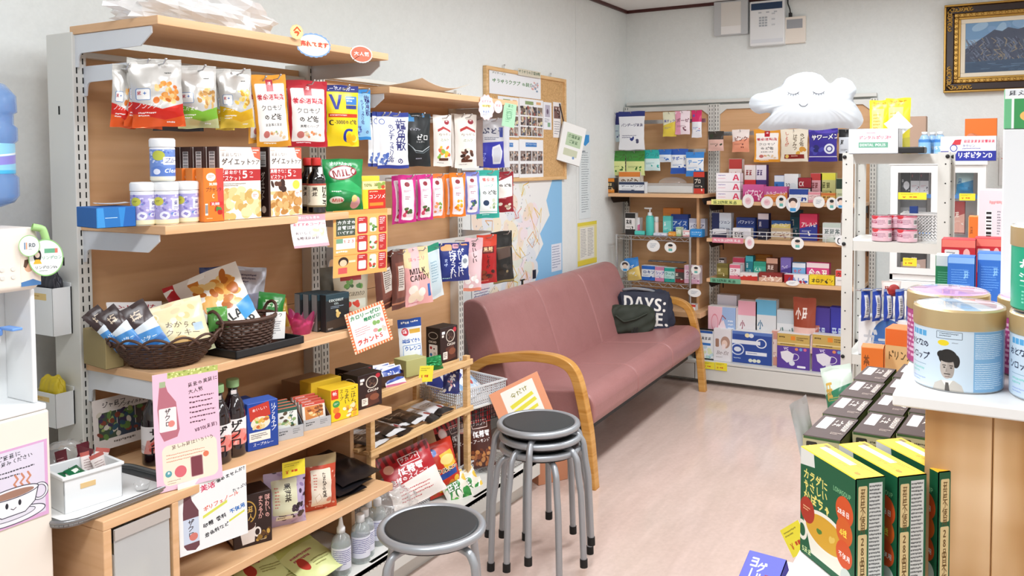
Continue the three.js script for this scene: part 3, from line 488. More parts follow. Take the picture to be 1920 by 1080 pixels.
// ---------------------------------------------------------------- prints for the bags on hooks, first bay
function cracker(d, col, dark, food, word) {
  d.bg('#c9c8c4').p([[0, 62], [55, 74], [100, 66], [100, 100], [0, 100]], col).p([[0, 80], [60, 90], [100, 84], [100, 100], [0, 100]], dark);
  d.rr(8, 44, 26, 16, '#f4f4f2', 3, '#3a6ab0', 1).t('+', 20, 46, 12, '#2a5fb4').t('食', 9, 47, 9, '#b03040').b(44, 36, 46, 30, 26, food, 4, 8).t(word, 6, 66, 10, '#fff', { skew: -0.2 }).l(10, 78, 34, 8, 2, '#fff').l(66, 20, 22, 3, 1, '#333').l(64, 92, 26, 4, 1, '#eee').r(0, 2, 100, 1, '#b3b2ae');
}
A('crackerRed', 170, 230, (d) => cracker(d, '#cc2a1e', '#d8561f', ['#d98a3c', '#e2a055', '#c46a28', '#f0c487'], 'ノンフライ'));
A('crackerGreen', 150, 230, (d) => cracker(d, '#7fb83a', '#b9bd8a', ['#d8b070', '#e6c890', '#b98a4c'], 'えだまめ'));
A('crackerYellow', 140, 230, (d) => cracker(d, '#e3b423', '#e9c748', ['#e8c25a', '#f2da8c', '#c99a34'], 'チーズ味'));
function throat(d, edge, tint, words) {
  d.bg(edge).rr(7, 12, 86, 80, '#f6f0ea', 4).r(40, 6, 20, 17, '#b3182a').t('酒', 45, 9, 10, '#fff').t('養命酒製造', 9, 27, 15.5, tint, { w: 0.12 }).t('クロモジ', 18, 42, 15, '#333', { w: 0.09 }).t('のど飴', 24, 54, 17, '#222').t(words, 26, 67, 8, '#555').b(40, 78, 40, 9, 10, ['#d98b5a', '#c7b39a', '#e6c9a0', '#9fae6a'], 3, 6).c(28, 82, 9, '#c8726a').l(20, 93, 60, 3, 1, '#fff');
}
A('throatOrange', 130, 240, (d) => throat(d, '#e39a2d', '#b8323c', '和紅茶と生姜'));
A('throatRed', 140, 240, (d) => throat(d, '#b31528', '#c7243a', '黒糖とハーブ'));
A('vitamin', 120, 230, (d) => d.bg('#f2d415').r(0, 0, 100, 11, '#27307c').t('ノンシュガー', 6, 2, 14, '#fff', { sx: 0.95 }).t('V', 8, 12, 62, '#23329a').r(58, 18, 36, 14, '#2f78c4').r(58, 33, 36, 6, '#2b3a86').l(60, 20, 32, 9, 2, '#d7ecff').r(4, 47, 92, 6, '#c83a1c').l(8, 48.5, 84, 3, 1, '#fff').t('C', 4, 56, 22, '#222').t('-3000のど飴', 20, 57, 15, '#333', { sx: 0.86 }).t('C', 44, 68, 56, '#23329a').b(64, 80, 30, 14, 5, ['#f6ea7a', '#e8b818', '#d9e36a'], 7, 11, 1));
function ryukaku(d, blue, pale) { d.bg(pale).r(0, 0, 100, 8, blue).r(0, 94, 100, 6, blue).t('龍角散', 55, 12, 36, '#2a2c6a', { v: 1, w: 0.1, gap: 0.92 }).t('の', 60, 80, 24, '#2a2c6a').t('のどすっきり飴', 30, 20, 20, '#2c3270', { v: 1, w: 0.1, gap: 0.86 }).c(14, 17, 8, null, '#3a55a8', 2).b(8, 74, 24, 18, 16, ['#4a68b8', '#6c86cc', '#31498f'], 3, 6, 1); }
A('herbBlue', 130, 230, (d) => ryukaku(d, '#2f3f93', '#eef1f6'));
A('herbSky', 90, 220, (d) => ryukaku(d, '#2a7fc4', '#8fc3e8'));
A('zero', 110, 230, (d) => d.bg('#1a2023').r(0, 0, 34, 16, '#3b86c0').t('ピュアレ', 10, 28, 11, '#ccd').t('ゼロ', 34, 40, 26, '#f2f2f2').t('シュガー', 34, 52, 9, '#ddd').p([[6, 58], [30, 70], [60, 72], [96, 62]], null, '#c9d2d6', 2.5, 1).p([[10, 60], [34, 74], [66, 75], [96, 66]], null, '#7d8a90', 2, 1).l(34, 84, 40, 4, 1, '#aab').l(50, 4, 44, 3, 1, '#ddd'));
function tall(d, logo, food) { d.bg('#efeae2').c(72, 14, 13, logo).t('M', 66, 9.5, 12, '#fff').p([[20, 28], [50, 22], [92, 30], [92, 34], [50, 27], [20, 33]], '#b03030').t('なつかし', 22, 36, 17, '#8a7a6a', { rot: -4 }).t('ミルク', 30, 46, 16, '#7a8a66').b(22, 62, 56, 22, 12, food, 8, 14).rr(26, 84, 50, 5, '#5a3020', 2).l(18, 92, 60, 3, 1, '#999'); }
A('fruitMilk', 80, 230, (d) => tall(d, '#9a2334', ['#e9963a', '#e6c03c', '#8ab84a', '#d96a4a']));
A('chocoMilk', 80, 230, (d) => tall(d, '#9a2334', ['#4a2c22', '#6a4030', '#e8e0d0', '#2c1c16']));
A('grape', 110, 230, (d) => d.bg('#b9b9bb').r(0, 0, 100, 48, '#bcbcc0').p([[0, 50], [100, 46], [100, 100], [0, 100]], '#2b2f9a').t('ぶどう', 8, 20, 28, '#23264a', { w: 0.14 }).r(76, 18, 18, 20, '#2a3a90').l(16, 38, 70, 7, 2, '#55586a').p([[46, 58], [74, 52], [90, 66], [82, 92], [52, 92], [42, 74]], '#d4d6dc').p([[50, 62], [73, 57], [84, 68], [78, 88], [55, 88], [48, 74]], '#c3c6ce').t('ラムネ', 8, 70, 12, '#aab4ee', { v: 1 }));

// ---------------------------------------------------------------- bags on hooks, first bay
const GH1 = 'bags on the top hooks of the first bay'; HANG.set(GH1, (x, y, z) => hookL(0, x, y, z));
pouch('snack_bag', 'silver and red cracker bag hanging furthest left on the top hooks', 'snack bag', [0.33, 1.508, 0.03, 0.066, 0.155, 78], 'crackerRed', { d: 0.03, turn: 8, roll: -4, finish: 'foil', group: GH1 });
pouch('snack_bag', 'silver and red cracker bag hanging second from the left, partly covered', 'snack bag', [0.35, 1.508, -0.011, 0.092, 0.17, 72], 'crackerRed', { d: 0.03, roll: -4, finish: 'foil', group: GH1 });
pouch('snack_bag', 'silver and red cracker bag hanging in front, largest on the top hooks', 'snack bag', [0.385, 1.511, -0.032, 0.124, 0.168, 62], 'crackerRed', { d: 0.045, roll: 3, finish: 'foil', group: GH1 });
pouch('snack_bag', 'silver and green bean snack bag on the top hooks', 'snack bag', [0.355, 1.513, -0.173, 0.106, 0.166, 66], 'crackerGreen', { d: 0.045, roll: 2, finish: 'foil', group: GH1 });
pouch('snack_bag', 'plain black bag hanging behind the red and green cracker bags', 'snack bag', [0.31, 1.505, -0.145, 0.128, 0.136, 66], '#26262a', { d: 0.03, group: GH1 });
pouch('snack_bag', 'silver and yellow cheese snack bag behind its twin', 'snack bag', [0.335, 1.511, -0.276, 0.064, 0.157, 78], 'crackerYellow', { d: 0.03, turn: 10, finish: 'foil', group: GH1 });
pouch('snack_bag', 'silver and yellow cheese snack bag in front of its twin', 'snack bag', [0.37, 1.517, -0.289, 0.094, 0.162, 66], 'crackerYellow', { d: 0.045, roll: 3, finish: 'foil', group: GH1 });
pouch('candy_pouch', 'orange edged white throat candy pouch, rear one of two', 'candy bag', [0.345, 1.477, -0.389, 0.07, 0.191, 78], 'throatOrange', { d: 0.022, roll: 2, group: GH1 });
pouch('candy_pouch', 'orange edged white throat candy pouch, front one of two', 'candy bag', [0.375, 1.465, -0.416, 0.102, 0.209, 66], 'throatOrange', { d: 0.025, roll: 4, group: GH1 });
pouch('candy_pouch', 'red edged white throat candy pouch, half hidden rear one', 'candy bag', [0.34, 1.48, -0.553, 0.103, 0.188, 72], 'throatRed', { d: 0.02, group: GH1 });
pouch('candy_pouch', 'red edged white throat candy pouch hanging in front', 'candy bag', [0.375, 1.468, -0.551, 0.124, 0.201, 64], 'throatRed', { d: 0.028, group: GH1 });
pouch('candy_pouch', 'bright yellow vitamin candy pouch with big blue letter V', 'candy bag', [0.37, 1.472, -0.709, 0.112, 0.195, 66], 'vitamin', { d: 0.028, group: GH1 });
pouch('candy_pouch', 'light blue herbal candy pouch right of the yellow one', 'candy bag', [0.36, 1.495, -0.816, 0.069, 0.167, 78], 'herbSky', { d: 0.022, group: GH1 });

const GH2 = 'bags on the upper hooks of the second bay'; HANG.set(GH2, (x, y, z) => hookL(1, x, y, z));
pouch('candy_pouch', 'blue and white herbal candy pouch at the rear of three', 'candy bag', [0.33, 1.406, -0.93, 0.087, 0.185, 76], 'herbBlue', { d: 0.02, group: GH2 });
pouch('candy_pouch', 'blue and white herbal candy pouch in the middle of three', 'candy bag', [0.345, 1.404, -0.944, 0.094, 0.189, 72], 'herbBlue', { d: 0.02, group: GH2 });
pouch('candy_pouch', 'blue and white herbal candy pouch with large brush lettering in front', 'candy bag', [0.365, 1.398, -0.967, 0.119, 0.195, 64], 'herbBlue', { d: 0.028, group: GH2 });
pouch('candy_pouch', 'black sugar-free candy pouch with white swirl on upper hooks', 'candy bag', [0.345, 1.404, -1.136, 0.103, 0.195, 66], 'zero', { d: 0.028, group: GH2 });
pouch('candy_pouch', 'narrow cream candy pouch with orange and green fruit', 'candy bag', [0.35, 1.403, -1.28, 0.082, 0.195, 66], 'fruitMilk', { d: 0.026, group: GH2 });
pouch('candy_pouch', 'narrow cream chocolate candy pouch standing behind its twin', 'candy bag', [0.33, 1.398, -1.413, 0.073, 0.211, 76], 'chocoMilk', { d: 0.02, group: GH2 });
pouch('candy_pouch', 'narrow cream candy pouch with dark chocolate pieces in front', 'candy bag', [0.355, 1.395, -1.429, 0.104, 0.213, 66], 'chocoMilk', { d: 0.026, group: GH2 });
pouch('candy_pouch', 'brown and white pouch squeezed between chocolate and grape pouches', 'candy bag', [0.335, 1.401, -1.547, 0.064, 0.205, 80], '#8f7a72', { d: 0.018, group: GH2 });
pouch('candy_pouch', 'blue and grey grape sugar pouch at the end of upper hooks', 'candy bag', [0.35, 1.394, -1.629, 0.125, 0.207, 64], 'grape', { d: 0.034, group: GH2 });
pouch('candy_pouch', 'pale grey pouch hanging behind the grape sugar pouch', 'candy bag', [0.325, 1.395, -1.754, 0.09, 0.203, 76], '#cdced4', { d: 0.02, group: GH2 });

// ---------------------------------------------------------------- second bay, middle hooks
function gummy(d, base, fruit) { d.bg(base).rr(12, 10, 70, 84, '#f3e4ea', 5).c(46, 20, 14, '#8c1f2e').l(24, 32, 44, 5, 2, '#b06a80').rr(22, 40, 50, 20, '#fbf4f6', 3).l(30, 45, 34, 8, 2, '#a0607a').b(26, 64, 42, 22, 9, fruit, 7, 12, 1).rr(20, 89, 54, 6, '#fff', 2); }
A('gumMagenta', 70, 200, (d) => gummy(d, '#cc2a86', ['#8c1f3a', '#4a6a3a', '#d94a6a']));
A('gumPeach', 70, 200, (d) => gummy(d, '#ee7a3a', ['#f2b07a', '#e98a5a', '#7aa04a']));
A('gumOrange', 70, 200, (d) => gummy(d, '#ee7d1e', ['#f2a12a', '#e8c23a', '#e07a1a']));
A('gumViolet', 64, 200, (d) => gummy(d, '#7f86cf', ['#3a4690', '#5a6ab0', '#4a7a4a']));
A('throatTeal', 90, 200, (d) => d.bg('#2fa89a').r(10, 12, 80, 74, '#eef6f2').t('養命酒', 22, 16, 18, '#d0544e', { w: 0.1 }).t('ハーブ', 30, 30, 12, '#4a9a8a').t('のど飴', 18, 42, 22, '#333').c(36, 68, 13, '#223a5a').b(54, 60, 28, 20, 8, ['#9cb88a', '#cfd8c0', '#7a9a6a'], 5, 8).r(10, 87, 80, 3, '#fff').l(24, 92, 50, 3, 1, '#dff'));
A('throatBerry', 70, 200, (d) => d.bg('#8e1626').p([[10, 24], [92, 10], [92, 60], [10, 66]], '#f6efe8').t('のど飴', 12, 30, 24, '#222', { w: 0.14 }).t('ど', 14, 14, 15, '#fff').b(20, 74, 62, 18, 6, ['#e9e0d0', '#b8a890', '#d9c9b0'], 9, 13, 1).l(20, 64, 50, 4, 1, '#d8a0a0'));
const GH3 = 'bags on the middle hooks of the second bay'; HANG.set(GH3, (x, y, z) => hookL(2, x, y, z));
pouch('candy_pouch', 'magenta gummy pouch hanging edge on at far left of its row', 'candy bag', [0.325, 1.198, -1.047, 0.079, 0.173, 88], 'gumMagenta', { d: 0.03, group: GH3 });
pouch('candy_pouch', 'magenta gummy pouch with cherry, second from left in its row', 'candy bag', [0.36, 1.204, -1.048, 0.071, 0.17, 66], 'gumMagenta', { d: 0.03, group: GH3 });
pouch('candy_pouch', 'magenta gummy pouch third from left, mostly covered', 'candy bag', [0.33, 1.202, -1.161, 0.072, 0.17, 82], 'gumMagenta', { d: 0.026, group: GH3 });
pouch('candy_pouch', 'magenta gummy pouch left of the peach one', 'candy bag', [0.36, 1.207, -1.155, 0.065, 0.167, 66], 'gumMagenta', { d: 0.028, group: GH3 });
pouch('candy_pouch', 'peach coloured gummy pouch between magenta and orange pouches', 'candy bag', [0.35, 1.207, -1.243, 0.065, 0.168, 66], 'gumPeach', { d: 0.028, group: GH3 });
pouch('candy_pouch', 'orange gummy pouch half hidden behind its twin', 'candy bag', [0.33, 1.206, -1.359, 0.067, 0.167, 82], 'gumOrange', { d: 0.026, group: GH3 });
pouch('candy_pouch', 'orange gummy pouch with citrus picture in front', 'candy bag', [0.36, 1.206, -1.363, 0.072, 0.171, 64], 'gumOrange', { d: 0.03, group: GH3 });
pouch('candy_pouch', 'violet blue gummy pouch beside the teal throat candy', 'candy bag', [0.345, 1.207, -1.486, 0.071, 0.172, 66], 'gumViolet', { d: 0.028, group: GH3 });
pouch('candy_pouch', 'teal and white throat candy pouch on middle hooks', 'candy bag', [0.36, 1.187, -1.58, 0.107, 0.198, 60], 'throatTeal', { d: 0.03, group: GH3 });
pouch('candy_pouch', 'dark red throat candy pouch at right end of middle hooks', 'candy bag', [0.34, 1.202, -1.744, 0.091, 0.175, 62], 'throatBerry', { d: 0.028, group: GH3 });

// ---------------------------------------------------------------- second bay, lower hooks
A('brownStick', 60, 220, (d) => d.bg('#5a2f26').r(20, 20, 60, 60, '#7a4334').r(30, 26, 42, 42, '#cfc6bd').l(34, 30, 34, 34, 9, '#4a3a34').r(0, 88, 100, 3, '#b87a5a'));
A('milk', 120, 230, (d) => d.bg('#f0b0ae').p([[0, 0], [100, 0], [100, 60], [60, 40], [0, 30]], '#f3d9a8').p([[40, 0], [70, 0], [40, 100], [10, 100]], '#f5c6c8').t('ほっこり', 24, 16, 15, '#e9757c').t('MILK', 20, 34, 25, '#2c2622', { sx: 0.95 }).t('CANDY', 20, 46, 25, '#2c2622', { sx: 0.88 }).b(20, 70, 50, 18, 6, ['#fff6ea', '#fbe6cc', '#fff'], 12, 18, 0.9).l(10, 94, 60, 3, 1, '#d06a70').r(84, 66, 12, 22, '#3a6ab0'));
A('skyTeal', 80, 220, (d) => d.bg('#dfe9ec').r(0, 0, 100, 12, '#1f8a6a').p([[10, 16], [90, 12], [80, 92], [30, 96]], '#c9dbe2').l(30, 30, 40, 40, 8, '#8ab'));
A('saltBlue', 120, 160, (d) => d.bg('#23337f').rr(6, 4, 36, 16, '#f0b07a', 6).rr(44, 3, 20, 12, '#e9a8b8', 5).t('塩ゆうれい', 30, 20, 24, '#fff', { v: 1, gap: 0.8 }).t('がいっぱい', 56, 16, 24, '#fff', { v: 1, gap: 0.8 }).t('まゆ', 12, 40, 14, '#cfe0ff', { v: 1 }).e(86, 50, 16, 24, '#dfe8ee').c(84, 48, 9, '#8a94a0').l(10, 90, 40, 5, 1, '#cfe'));
A('saltPink', 80, 200, (d) => d.bg('#d9b3ba').p([[0, 30], [100, 20], [100, 100], [0, 100]], '#e9c8cc').t('おいしい', 34, 8, 26, '#2a1c1c', { v: 1, gap: 0.95, w: 0.14 }).b(14, 70, 60, 24, 8, ['#f4eeea', '#e3d6d4', '#fff'], 9, 15, 1).r(0, 94, 100, 6, '#e08a70'));
A('kokutou', 80, 200, (d) => d.bg('#a81c1e').p([[0, 0], [100, 0], [100, 22], [0, 30]], '#c8402a').r(20, 24, 62, 14, '#5a1414').t('黒糖', 24, 25, 26, '#e8c89a').t('しょうが', 36, 40, 20, '#2a0c0c', { v: 1, gap: 0.9, w: 0.14 }).b(16, 74, 66, 18, 10, ['#3a140e', '#6a2416', '#8a3a20'], 7, 12, 1).l(20, 93, 60, 3, 1, '#e0a080'));
A('blackFoil', 80, 200, (d) => d.bg('#1d1b1a').r(0, 30, 100, 3, '#6a5a48').p([[16, 34], [86, 30], [86, 50], [20, 54]], '#54423a').b(20, 60, 60, 26, 8, ['#2c2622', '#3a322c', '#14110f'], 9, 15).c(62, 78, 7, '#8a7a5a').r(0, 95, 100, 4, '#8a7a4a'));
const GH4 = 'bags on the lower hooks of the second bay'; HANG.set(GH4, (x, y, z) => hookL(3, x, y, z));
pouch('candy_pouch', 'brown glossy candy bag hanging edge on, first on lower hooks', 'candy bag', [0.34, 0.905, -0.95, 0.136, 0.198, 100], 'brownStick', { d: 0.03, roll: 6, group: GH4 });
pouch('candy_pouch', 'brown glossy candy bag hanging edge on, second on lower hooks', 'candy bag', [0.345, 0.896, -1.012, 0.096, 0.209, 98], 'brownStick', { d: 0.028, group: GH4 });
pouch('candy_pouch', 'brown candy bag pressed against the pink milk candy', 'candy bag', [0.33, 0.899, -1.079, 0.085, 0.206, 92], 'brownStick', { d: 0.026, group: GH4 });
pouch('candy_pouch', 'pink milk candy bag with dark capital lettering', 'candy bag', [0.37, 0.901, -1.1, 0.111, 0.21, 62], 'milk', { d: 0.03, roll: 6, group: GH4 });
pouch('candy_pouch', 'pale bag with green top between milk candy and blue pouch', 'candy bag', [0.345, 0.902, -1.232, 0.1, 0.208, 86], 'skyTeal', { d: 0.024, roll: 8, group: GH4 });
pouch('candy_pouch', 'navy blue pouch with white brush lettering on lower hooks', 'candy bag', [0.355, 0.955, -1.342, 0.129, 0.15, 58], 'saltBlue', { d: 0.03, group: GH4 });
pouch('candy_pouch', 'dusty pink pouch with black lettering on lower hooks', 'candy bag', [0.345, 0.896, -1.481, 0.087, 0.216, 66], 'saltPink', { d: 0.026, roll: -3, group: GH4 });
pouch('candy_pouch', 'dark red ginger candy pouch beside the black one', 'candy bag', [0.35, 0.915, -1.585, 0.098, 0.202, 64], 'kokutou', { d: 0.028, group: GH4 });
pouch('candy_pouch', 'black and brown foil pouch at right end of lower hooks', 'candy bag', [0.355, 0.902, -1.71, 0.105, 0.221, 64], 'blackFoil', { d: 0.028, group: GH4, roll: 3 });

// ---------------------------------------------------------------- second shelf, first bay
const S2 = 1.267, S3 = 0.896, S4 = 0.62, S5 = 0.367;
A('tissueBlue', 180, 90, (d) => d.bg('#1d6fb8').p([[0, 0], [16, 0], [20, 100], [0, 100]], '#3a93d8').p([[55, 0], [74, 0], [66, 100], [60, 100]], '#2a86d0').p([[74, 0], [100, 0], [100, 100], [66, 100]], '#155fae').r(20, 50, 32, 3, '#cfe6f6'));
A('gumBottle', 160, 150, (d) => { d.bg('#e9ebf4').r(0, 10, 100, 74, '#a9a3d6').b(0, 10, 100, 60, 90, ['#7f78c0', '#d9d5f0', '#b8b2e2', '#6a8ac8'], 2, 4, 1).r(60, 22, 36, 34, '#eef0fa').t('歯', 64, 28, 14, '#4a4a8a').l(64, 46, 28, 8, 2, '#5a5a9a').c(30, 30, 12, '#c9c84a').l(24, 27, 12, 6, 2, '#5a5a20').c(44, 72, 11, '#e9ecf8').p([[38, 72], [42, 66], [50, 70], [46, 78]], '#8f8ac8').t('Clear', 62, 62, 14, '#fff', { skew: -0.2 }).r(0, 84, 100, 16, '#efe9c4'); });
A('gumBottleBlue', 160, 150, (d) => { d.bg('#e9ebf4').r(0, 6, 100, 80, '#6f8fd0').b(0, 6, 100, 40, 60, ['#4f6fc0', '#cfd9f0', '#8fa8e2'], 2, 4, 1).c(38, 24, 14, '#b9c04a').rr(48, 28, 46, 24, '#eef2fa', 3).t('ブルー', 52, 32, 12, '#4a5a9a').l(52, 43, 36, 5, 1, '#5a6a9a').p([[20, 60], [40, 54], [60, 64], [96, 58], [96, 86], [20, 86]], '#5d7fc8').t('Clear', 52, 62, 14, '#fff', { skew: -0.2 }).c(34, 72, 8, '#dfe6f8').r(0, 86, 100, 14, '#e9e6d4'); });
function gumBottle(label, x, y, z, key, yaw) {
  const t = thing('gum_bottle', label, 'bottle', x, y, z, yaw, 'white gum bottles on the second shelf'), r = 0.0295;
  mesh('body', (() => { const g = wrapGeo([[r - 0.003, 0.001], [r, 0.004], [r, 0.082], [r - 0.001, 0.084]], key, { span: 0.6 }); return g; })(), null, t).material = pm({ userData: { atlas: art(key).a } }, 'gloss');
  mesh('cap', lathe([[0.0001, 0.084], [r - 0.002, 0.084], [r + 0.001, 0.086], [r + 0.001, 0.103], [r - 0.002, 0.107], [0.0001, 0.108]], 32), M.whitePlastic, t);
  mesh('base', lathe([[0.0001, 0], [r - 0.003, 0], [r - 0.002, 0.001], [0.0001, 0.0012]], 24), M.whitePlastic, t);
}
{
  const a = [['white gum bottle with purple label, bottom left of the stack', [0.37, 1.272, 0.008]], ['white gum bottle with purple label, bottom middle of the stack', [0.4, 1.269, -0.033]], ['white gum bottle with purple label, bottom right beside orange boxes', [0.39, 1.27, -0.102]]];
  for (const [l, p] of a) gumBottle(l, p[0], S2, p[2], 'gumBottle', 60);
  const q = [0.395, 1.362, -0.03]; gumBottle('white gum bottle with blue label standing on top of the others', q[0], S2 + 0.1082, q[2], 'gumBottleBlue', 60);
}
{ const at = [0.38, 1.267, 0.087, 0.092, 0.049, 80]; box('tissue_box', 'bright blue tissue box at left end of the second shelf', 'box', at, { front: 'tissueBlue', side: '#1a66b0', top: '#1a66b0' }, 0.11);
  const g = sheetGeo(0.075, 0.05, '#e8eef2', { cup: 0.12, curl: 0.1 }); const m = single('paper_slip', 'white paper slip lying on the blue tissue box', 'paper', g, pm(g, 'paper'), at[0] - 0.05, at[1] + at[4] + 0.001, at[2] - 0.03, 70); m.rotation.order = 'YXZ'; m.rotation.x = -85 * D2R; }
function dietArt(d, word, cook, dark) { d.bg('#efe9e2').p([[78, 0], [100, 0], [100, 18], [86, 14]], '#d8664a').l(82, 3, 15, 7, 2, '#fff').t('Asahi', 6, 3, 5, '#aa7a6a', { font: '' }).t('我慢しない', 8, 8, 9, '#7a6a60', { w: 0.08 }).t('ダイエット', 8, 16, 14.5, '#3c2c26', { w: 0.12, sx: 0.95 }).t('ケア', 78, 18, 10, '#3c2c26').r(0, 31, 100, 16, '#b8282a').t(word[0], 4, 32, 10, '#fff').t(word[1], 4, 40, 10, '#fff').r(52, 31, 38, 15, '#b8282a').t('5', 56, 31, 22, '#fff').t('つ', 72, 33, 10, '#fff').l(74, 41, 14, 3, 1, '#fff').l(10, 50, 60, 5, 2, '#7a6a5a').b(4, 58, 92, 38, 60, cook, 7, 12, 0.8).c(86, 68, 9, '#f6efe4').l(81, 66, 10, 4, 2, '#c05a4a').p([[0, 0], [4, 0], [4, 100], [0, 100]], dark); }
A('dietSoy', 160, 250, (d) => dietArt(d, ['豆乳おから', 'ビスケット'], ['#e2c88a', '#d8b870', '#eed9a4', '#c9a45c'], '#3c2019'));
A('dietKinako', 150, 250, (d) => { dietArt(d, ['黒糖きなこ', 'ビスケット'], ['#dcae70', '#c99758', '#e8c48a', '#b5803e'], '#3c2019'); d.r(4, 48, 96, 16, '#f3eadf').b(8, 50, 50, 12, 10, ['#3a1c12', '#5a3220'], 5, 9).c(82, 55, 11, '#e8d24a'); });
A('dietSide', 60, 250, (d) => d.bg('#3a1f1a').k(22, 6, 56, 26, true).rr(20, 40, 60, 30, '#d8b48a', 4).b(24, 46, 50, 18, 14, ['#e2c88a', '#c9a45c'], 6, 10).t('ダイエット', 34, 72, 26, '#f0e6da', { v: 1, sx: 0.9, gap: 0.42 }));
A('dietSideB', 60, 250, (d) => d.bg('#2d1815').k(22, 6, 56, 22, true).t('ダイエット', 24, 36, 40, '#f0e6da', { v: 1, gap: 0.8 }).c(50, 90, 22, '#e8d8c8'));
A('placenta', 110, 210, (d) => d.bg('#ee7a22').p([[60, 0], [100, 0], [100, 100], [70, 60]], '#e0453a').e(36, 16, 24, 15, '#f6f0e8').l(22, 13, 30, 5, 2, '#d0603a').t('30,000', 26, 26, 13, '#fff', { font: 'bold ' }).t('プラセンタ', 8, 36, 16, '#5a2a12').t('C', 40, 47, 20, '#fbe6c8').r(30, 63, 66, 7, '#d82a2a').t('30,000', 36, 63.5, 13, '#fff').b(60, 76, 30, 14, 6, ['#d8321e', '#b81f16', '#4a8a3a'], 7, 11, 1).k(4, 66, 14, 22).l(10, 93, 50, 3, 1, '#fbd9b0'));
[['diet biscuit box with pale soy biscuits, front one of its row', 0.425, 1], ['diet biscuit box second in the row, brown spine showing', 0.378, 0], ['diet biscuit box third in the row, brown spine showing', 0.331, 0], ['diet biscuit box rearmost in the row, brown spine showing', 0.284, 0]].forEach(([l, x], i) => {
  const at = [0.425, 1.267, -0.244, 0.138, 0.197, 86]; at[0] = x; at[2] += i * 0.004; box('biscuit_box', l, 'box', at, { front: 'dietSoy', left: 'dietSide', right: '#3a1f1a', top: '#3a1f1a', back: '#3a1f1a' }, 0.045, { group: 'soy biscuit boxes' });
});
[['diet biscuit box with brown sugar biscuits, front one of two', 0.425], ['diet biscuit box with brown sugar biscuits, rear one', 0.376]].forEach(([l, x], i) => { const at = [0.425, 1.267, -0.409, 0.12, 0.198, 86]; at[0] = x; at[2] += i * 0.003; box('biscuit_box', l, 'box', at, { front: 'dietKinako', left: 'dietSideB', right: '#2d1815', top: '#2d1815', back: '#2d1815' }, 0.045, { group: 'brown sugar biscuit boxes' }); });
['front one of three beside the gum bottles', 'middle one of three', 'rear one of three'].forEach((l, i) => { const at = [0.435, 1.267, -0.162, 0.059, 0.14, 84]; at[0] -= i * 0.037; at[2] += 0.012 + i * 0.003; box('supplement_box', 'orange supplement box with red berry, ' + l, 'box', at, { front: 'placenta', side: '#ea8a3c', top: '#ea8a3c' }, 0.034, { group: 'orange supplement boxes' }); });
// dark seasoning bottles with labels
A('soyLabel', 120, 130, (d) => d.bg('#e9dfc8').r(0, 0, 100, 8, '#b04a3a').t('けんこう', 54, 12, 30, '#221c16', { v: 1, gap: 0.74, w: 0.15 }).t('黒酢', 22, 14, 22, '#3a3026', { v: 1 }).l(8, 14, 10, 70, 14, '#6a5a48').r(0, 92, 100, 8, '#8a7a5a'));
function lathed(name, pts, mat, t, seg = 32) { return mesh(name, lathe(pts, seg), mat, t); }
const darkGlass = new THREE.MeshPhysicalMaterial({ color: 0x0d0a0b, roughness: 0.08, clearcoat: 1, clearcoatRoughness: 0.05 });
{
  [['tall dark seasoning bottle with red cap and cream label, in front', [0.42, 1.27, -0.536], 0], ['tall dark seasoning bottle with red cap, half hidden behind its twin', [0.36, 1.267, -0.562], 1]].forEach(([l, p]) => {
    const t = thing('seasoning_bottle', l, 'bottle', p[0], S2, p[2], 64, 'dark seasoning bottles');
    lathed('glass_body', [[0.0001, 0], [0.026, 0], [0.028, 0.004], [0.028, 0.098], [0.024, 0.113], [0.013, 0.127], [0.012, 0.145], [0.0001, 0.146]], darkGlass, t);
    const g = wrapGeo([[0.0284, 0.02], [0.0286, 0.022], [0.0286, 0.088], [0.0284, 0.09]], 'soyLabel', { span: 0.5 }); mesh('label', g, pm(g, 'paper'), t);
    lathed('cap', [[0.0001, 0.143], [0.014, 0.143], [0.0145, 0.146], [0.0145, 0.164], [0.0125, 0.168], [0.0001, 0.168]], std(0xc22a24, 0.4), t);
    const tg = boxGeo(0.014, 0.022, 0.001, { front: '#f3f3ee' }); tg.translate(0.006, 0.118, 0.0185); mesh('price_tag', tg, pm(tg, 'paper'), t);
  });
}
A('milo', 150, 210, (d) => d.bg('#128a45').t('オリジナル', 16, 5, 11, '#fff', { rot: 4 }).e(44, 26, 34, 19, '#8a1c22', -0.15).e(44, 26, 31, 16, '#f6f2ee', -0.15).t('MILO', 16, 20, 25, '#8a1c22', { rot: -7, sx: 0.95, w: 0.1 }).p([[10, 46], [60, 40], [100, 60], [100, 70], [40, 58], [10, 64]], '#2fae62').p([[0, 70], [60, 66], [100, 84], [100, 100], [0, 100]], '#0e7a3a').e(26, 78, 16, 10, '#e9e4da').t('Milk', 15, 74, 12, '#c02a2a').e(76, 84, 13, 17, '#d9a2ae', 0.3).e(72, 76, 8, 10, '#e6c27a', 0.3).l(14, 60, 40, 5, 1, '#dff3e4'));
pouch('cocoa_pouch', 'green stand-up malt drink pouch on the second shelf', 'pouch', [0.41, 1.267, -0.663, 0.132, 0.164, 62], 'milo', { d: 0.06, stand: 1, seal: 0.06 });
A('consomme', 110, 120, (d) => d.bg('#f0d12a').r(0, 0, 100, 28, '#e6d9a0').t('10%', 6, 4, 17, '#6a7a2a').t('減塩', 50, 4, 16, '#6a7a2a').b(62, 6, 34, 16, 7, ['#e08a2a', '#c84a2a', '#8aa84a'], 6, 9, 1).r(24, 30, 76, 70, '#c8281a').t('コンソメ', 27, 48, 17.5, '#fff', { w: 0.14 }).l(30, 34, 60, 8, 1, '#fbd9b0').r(30, 78, 60, 12, '#e88a2a'));
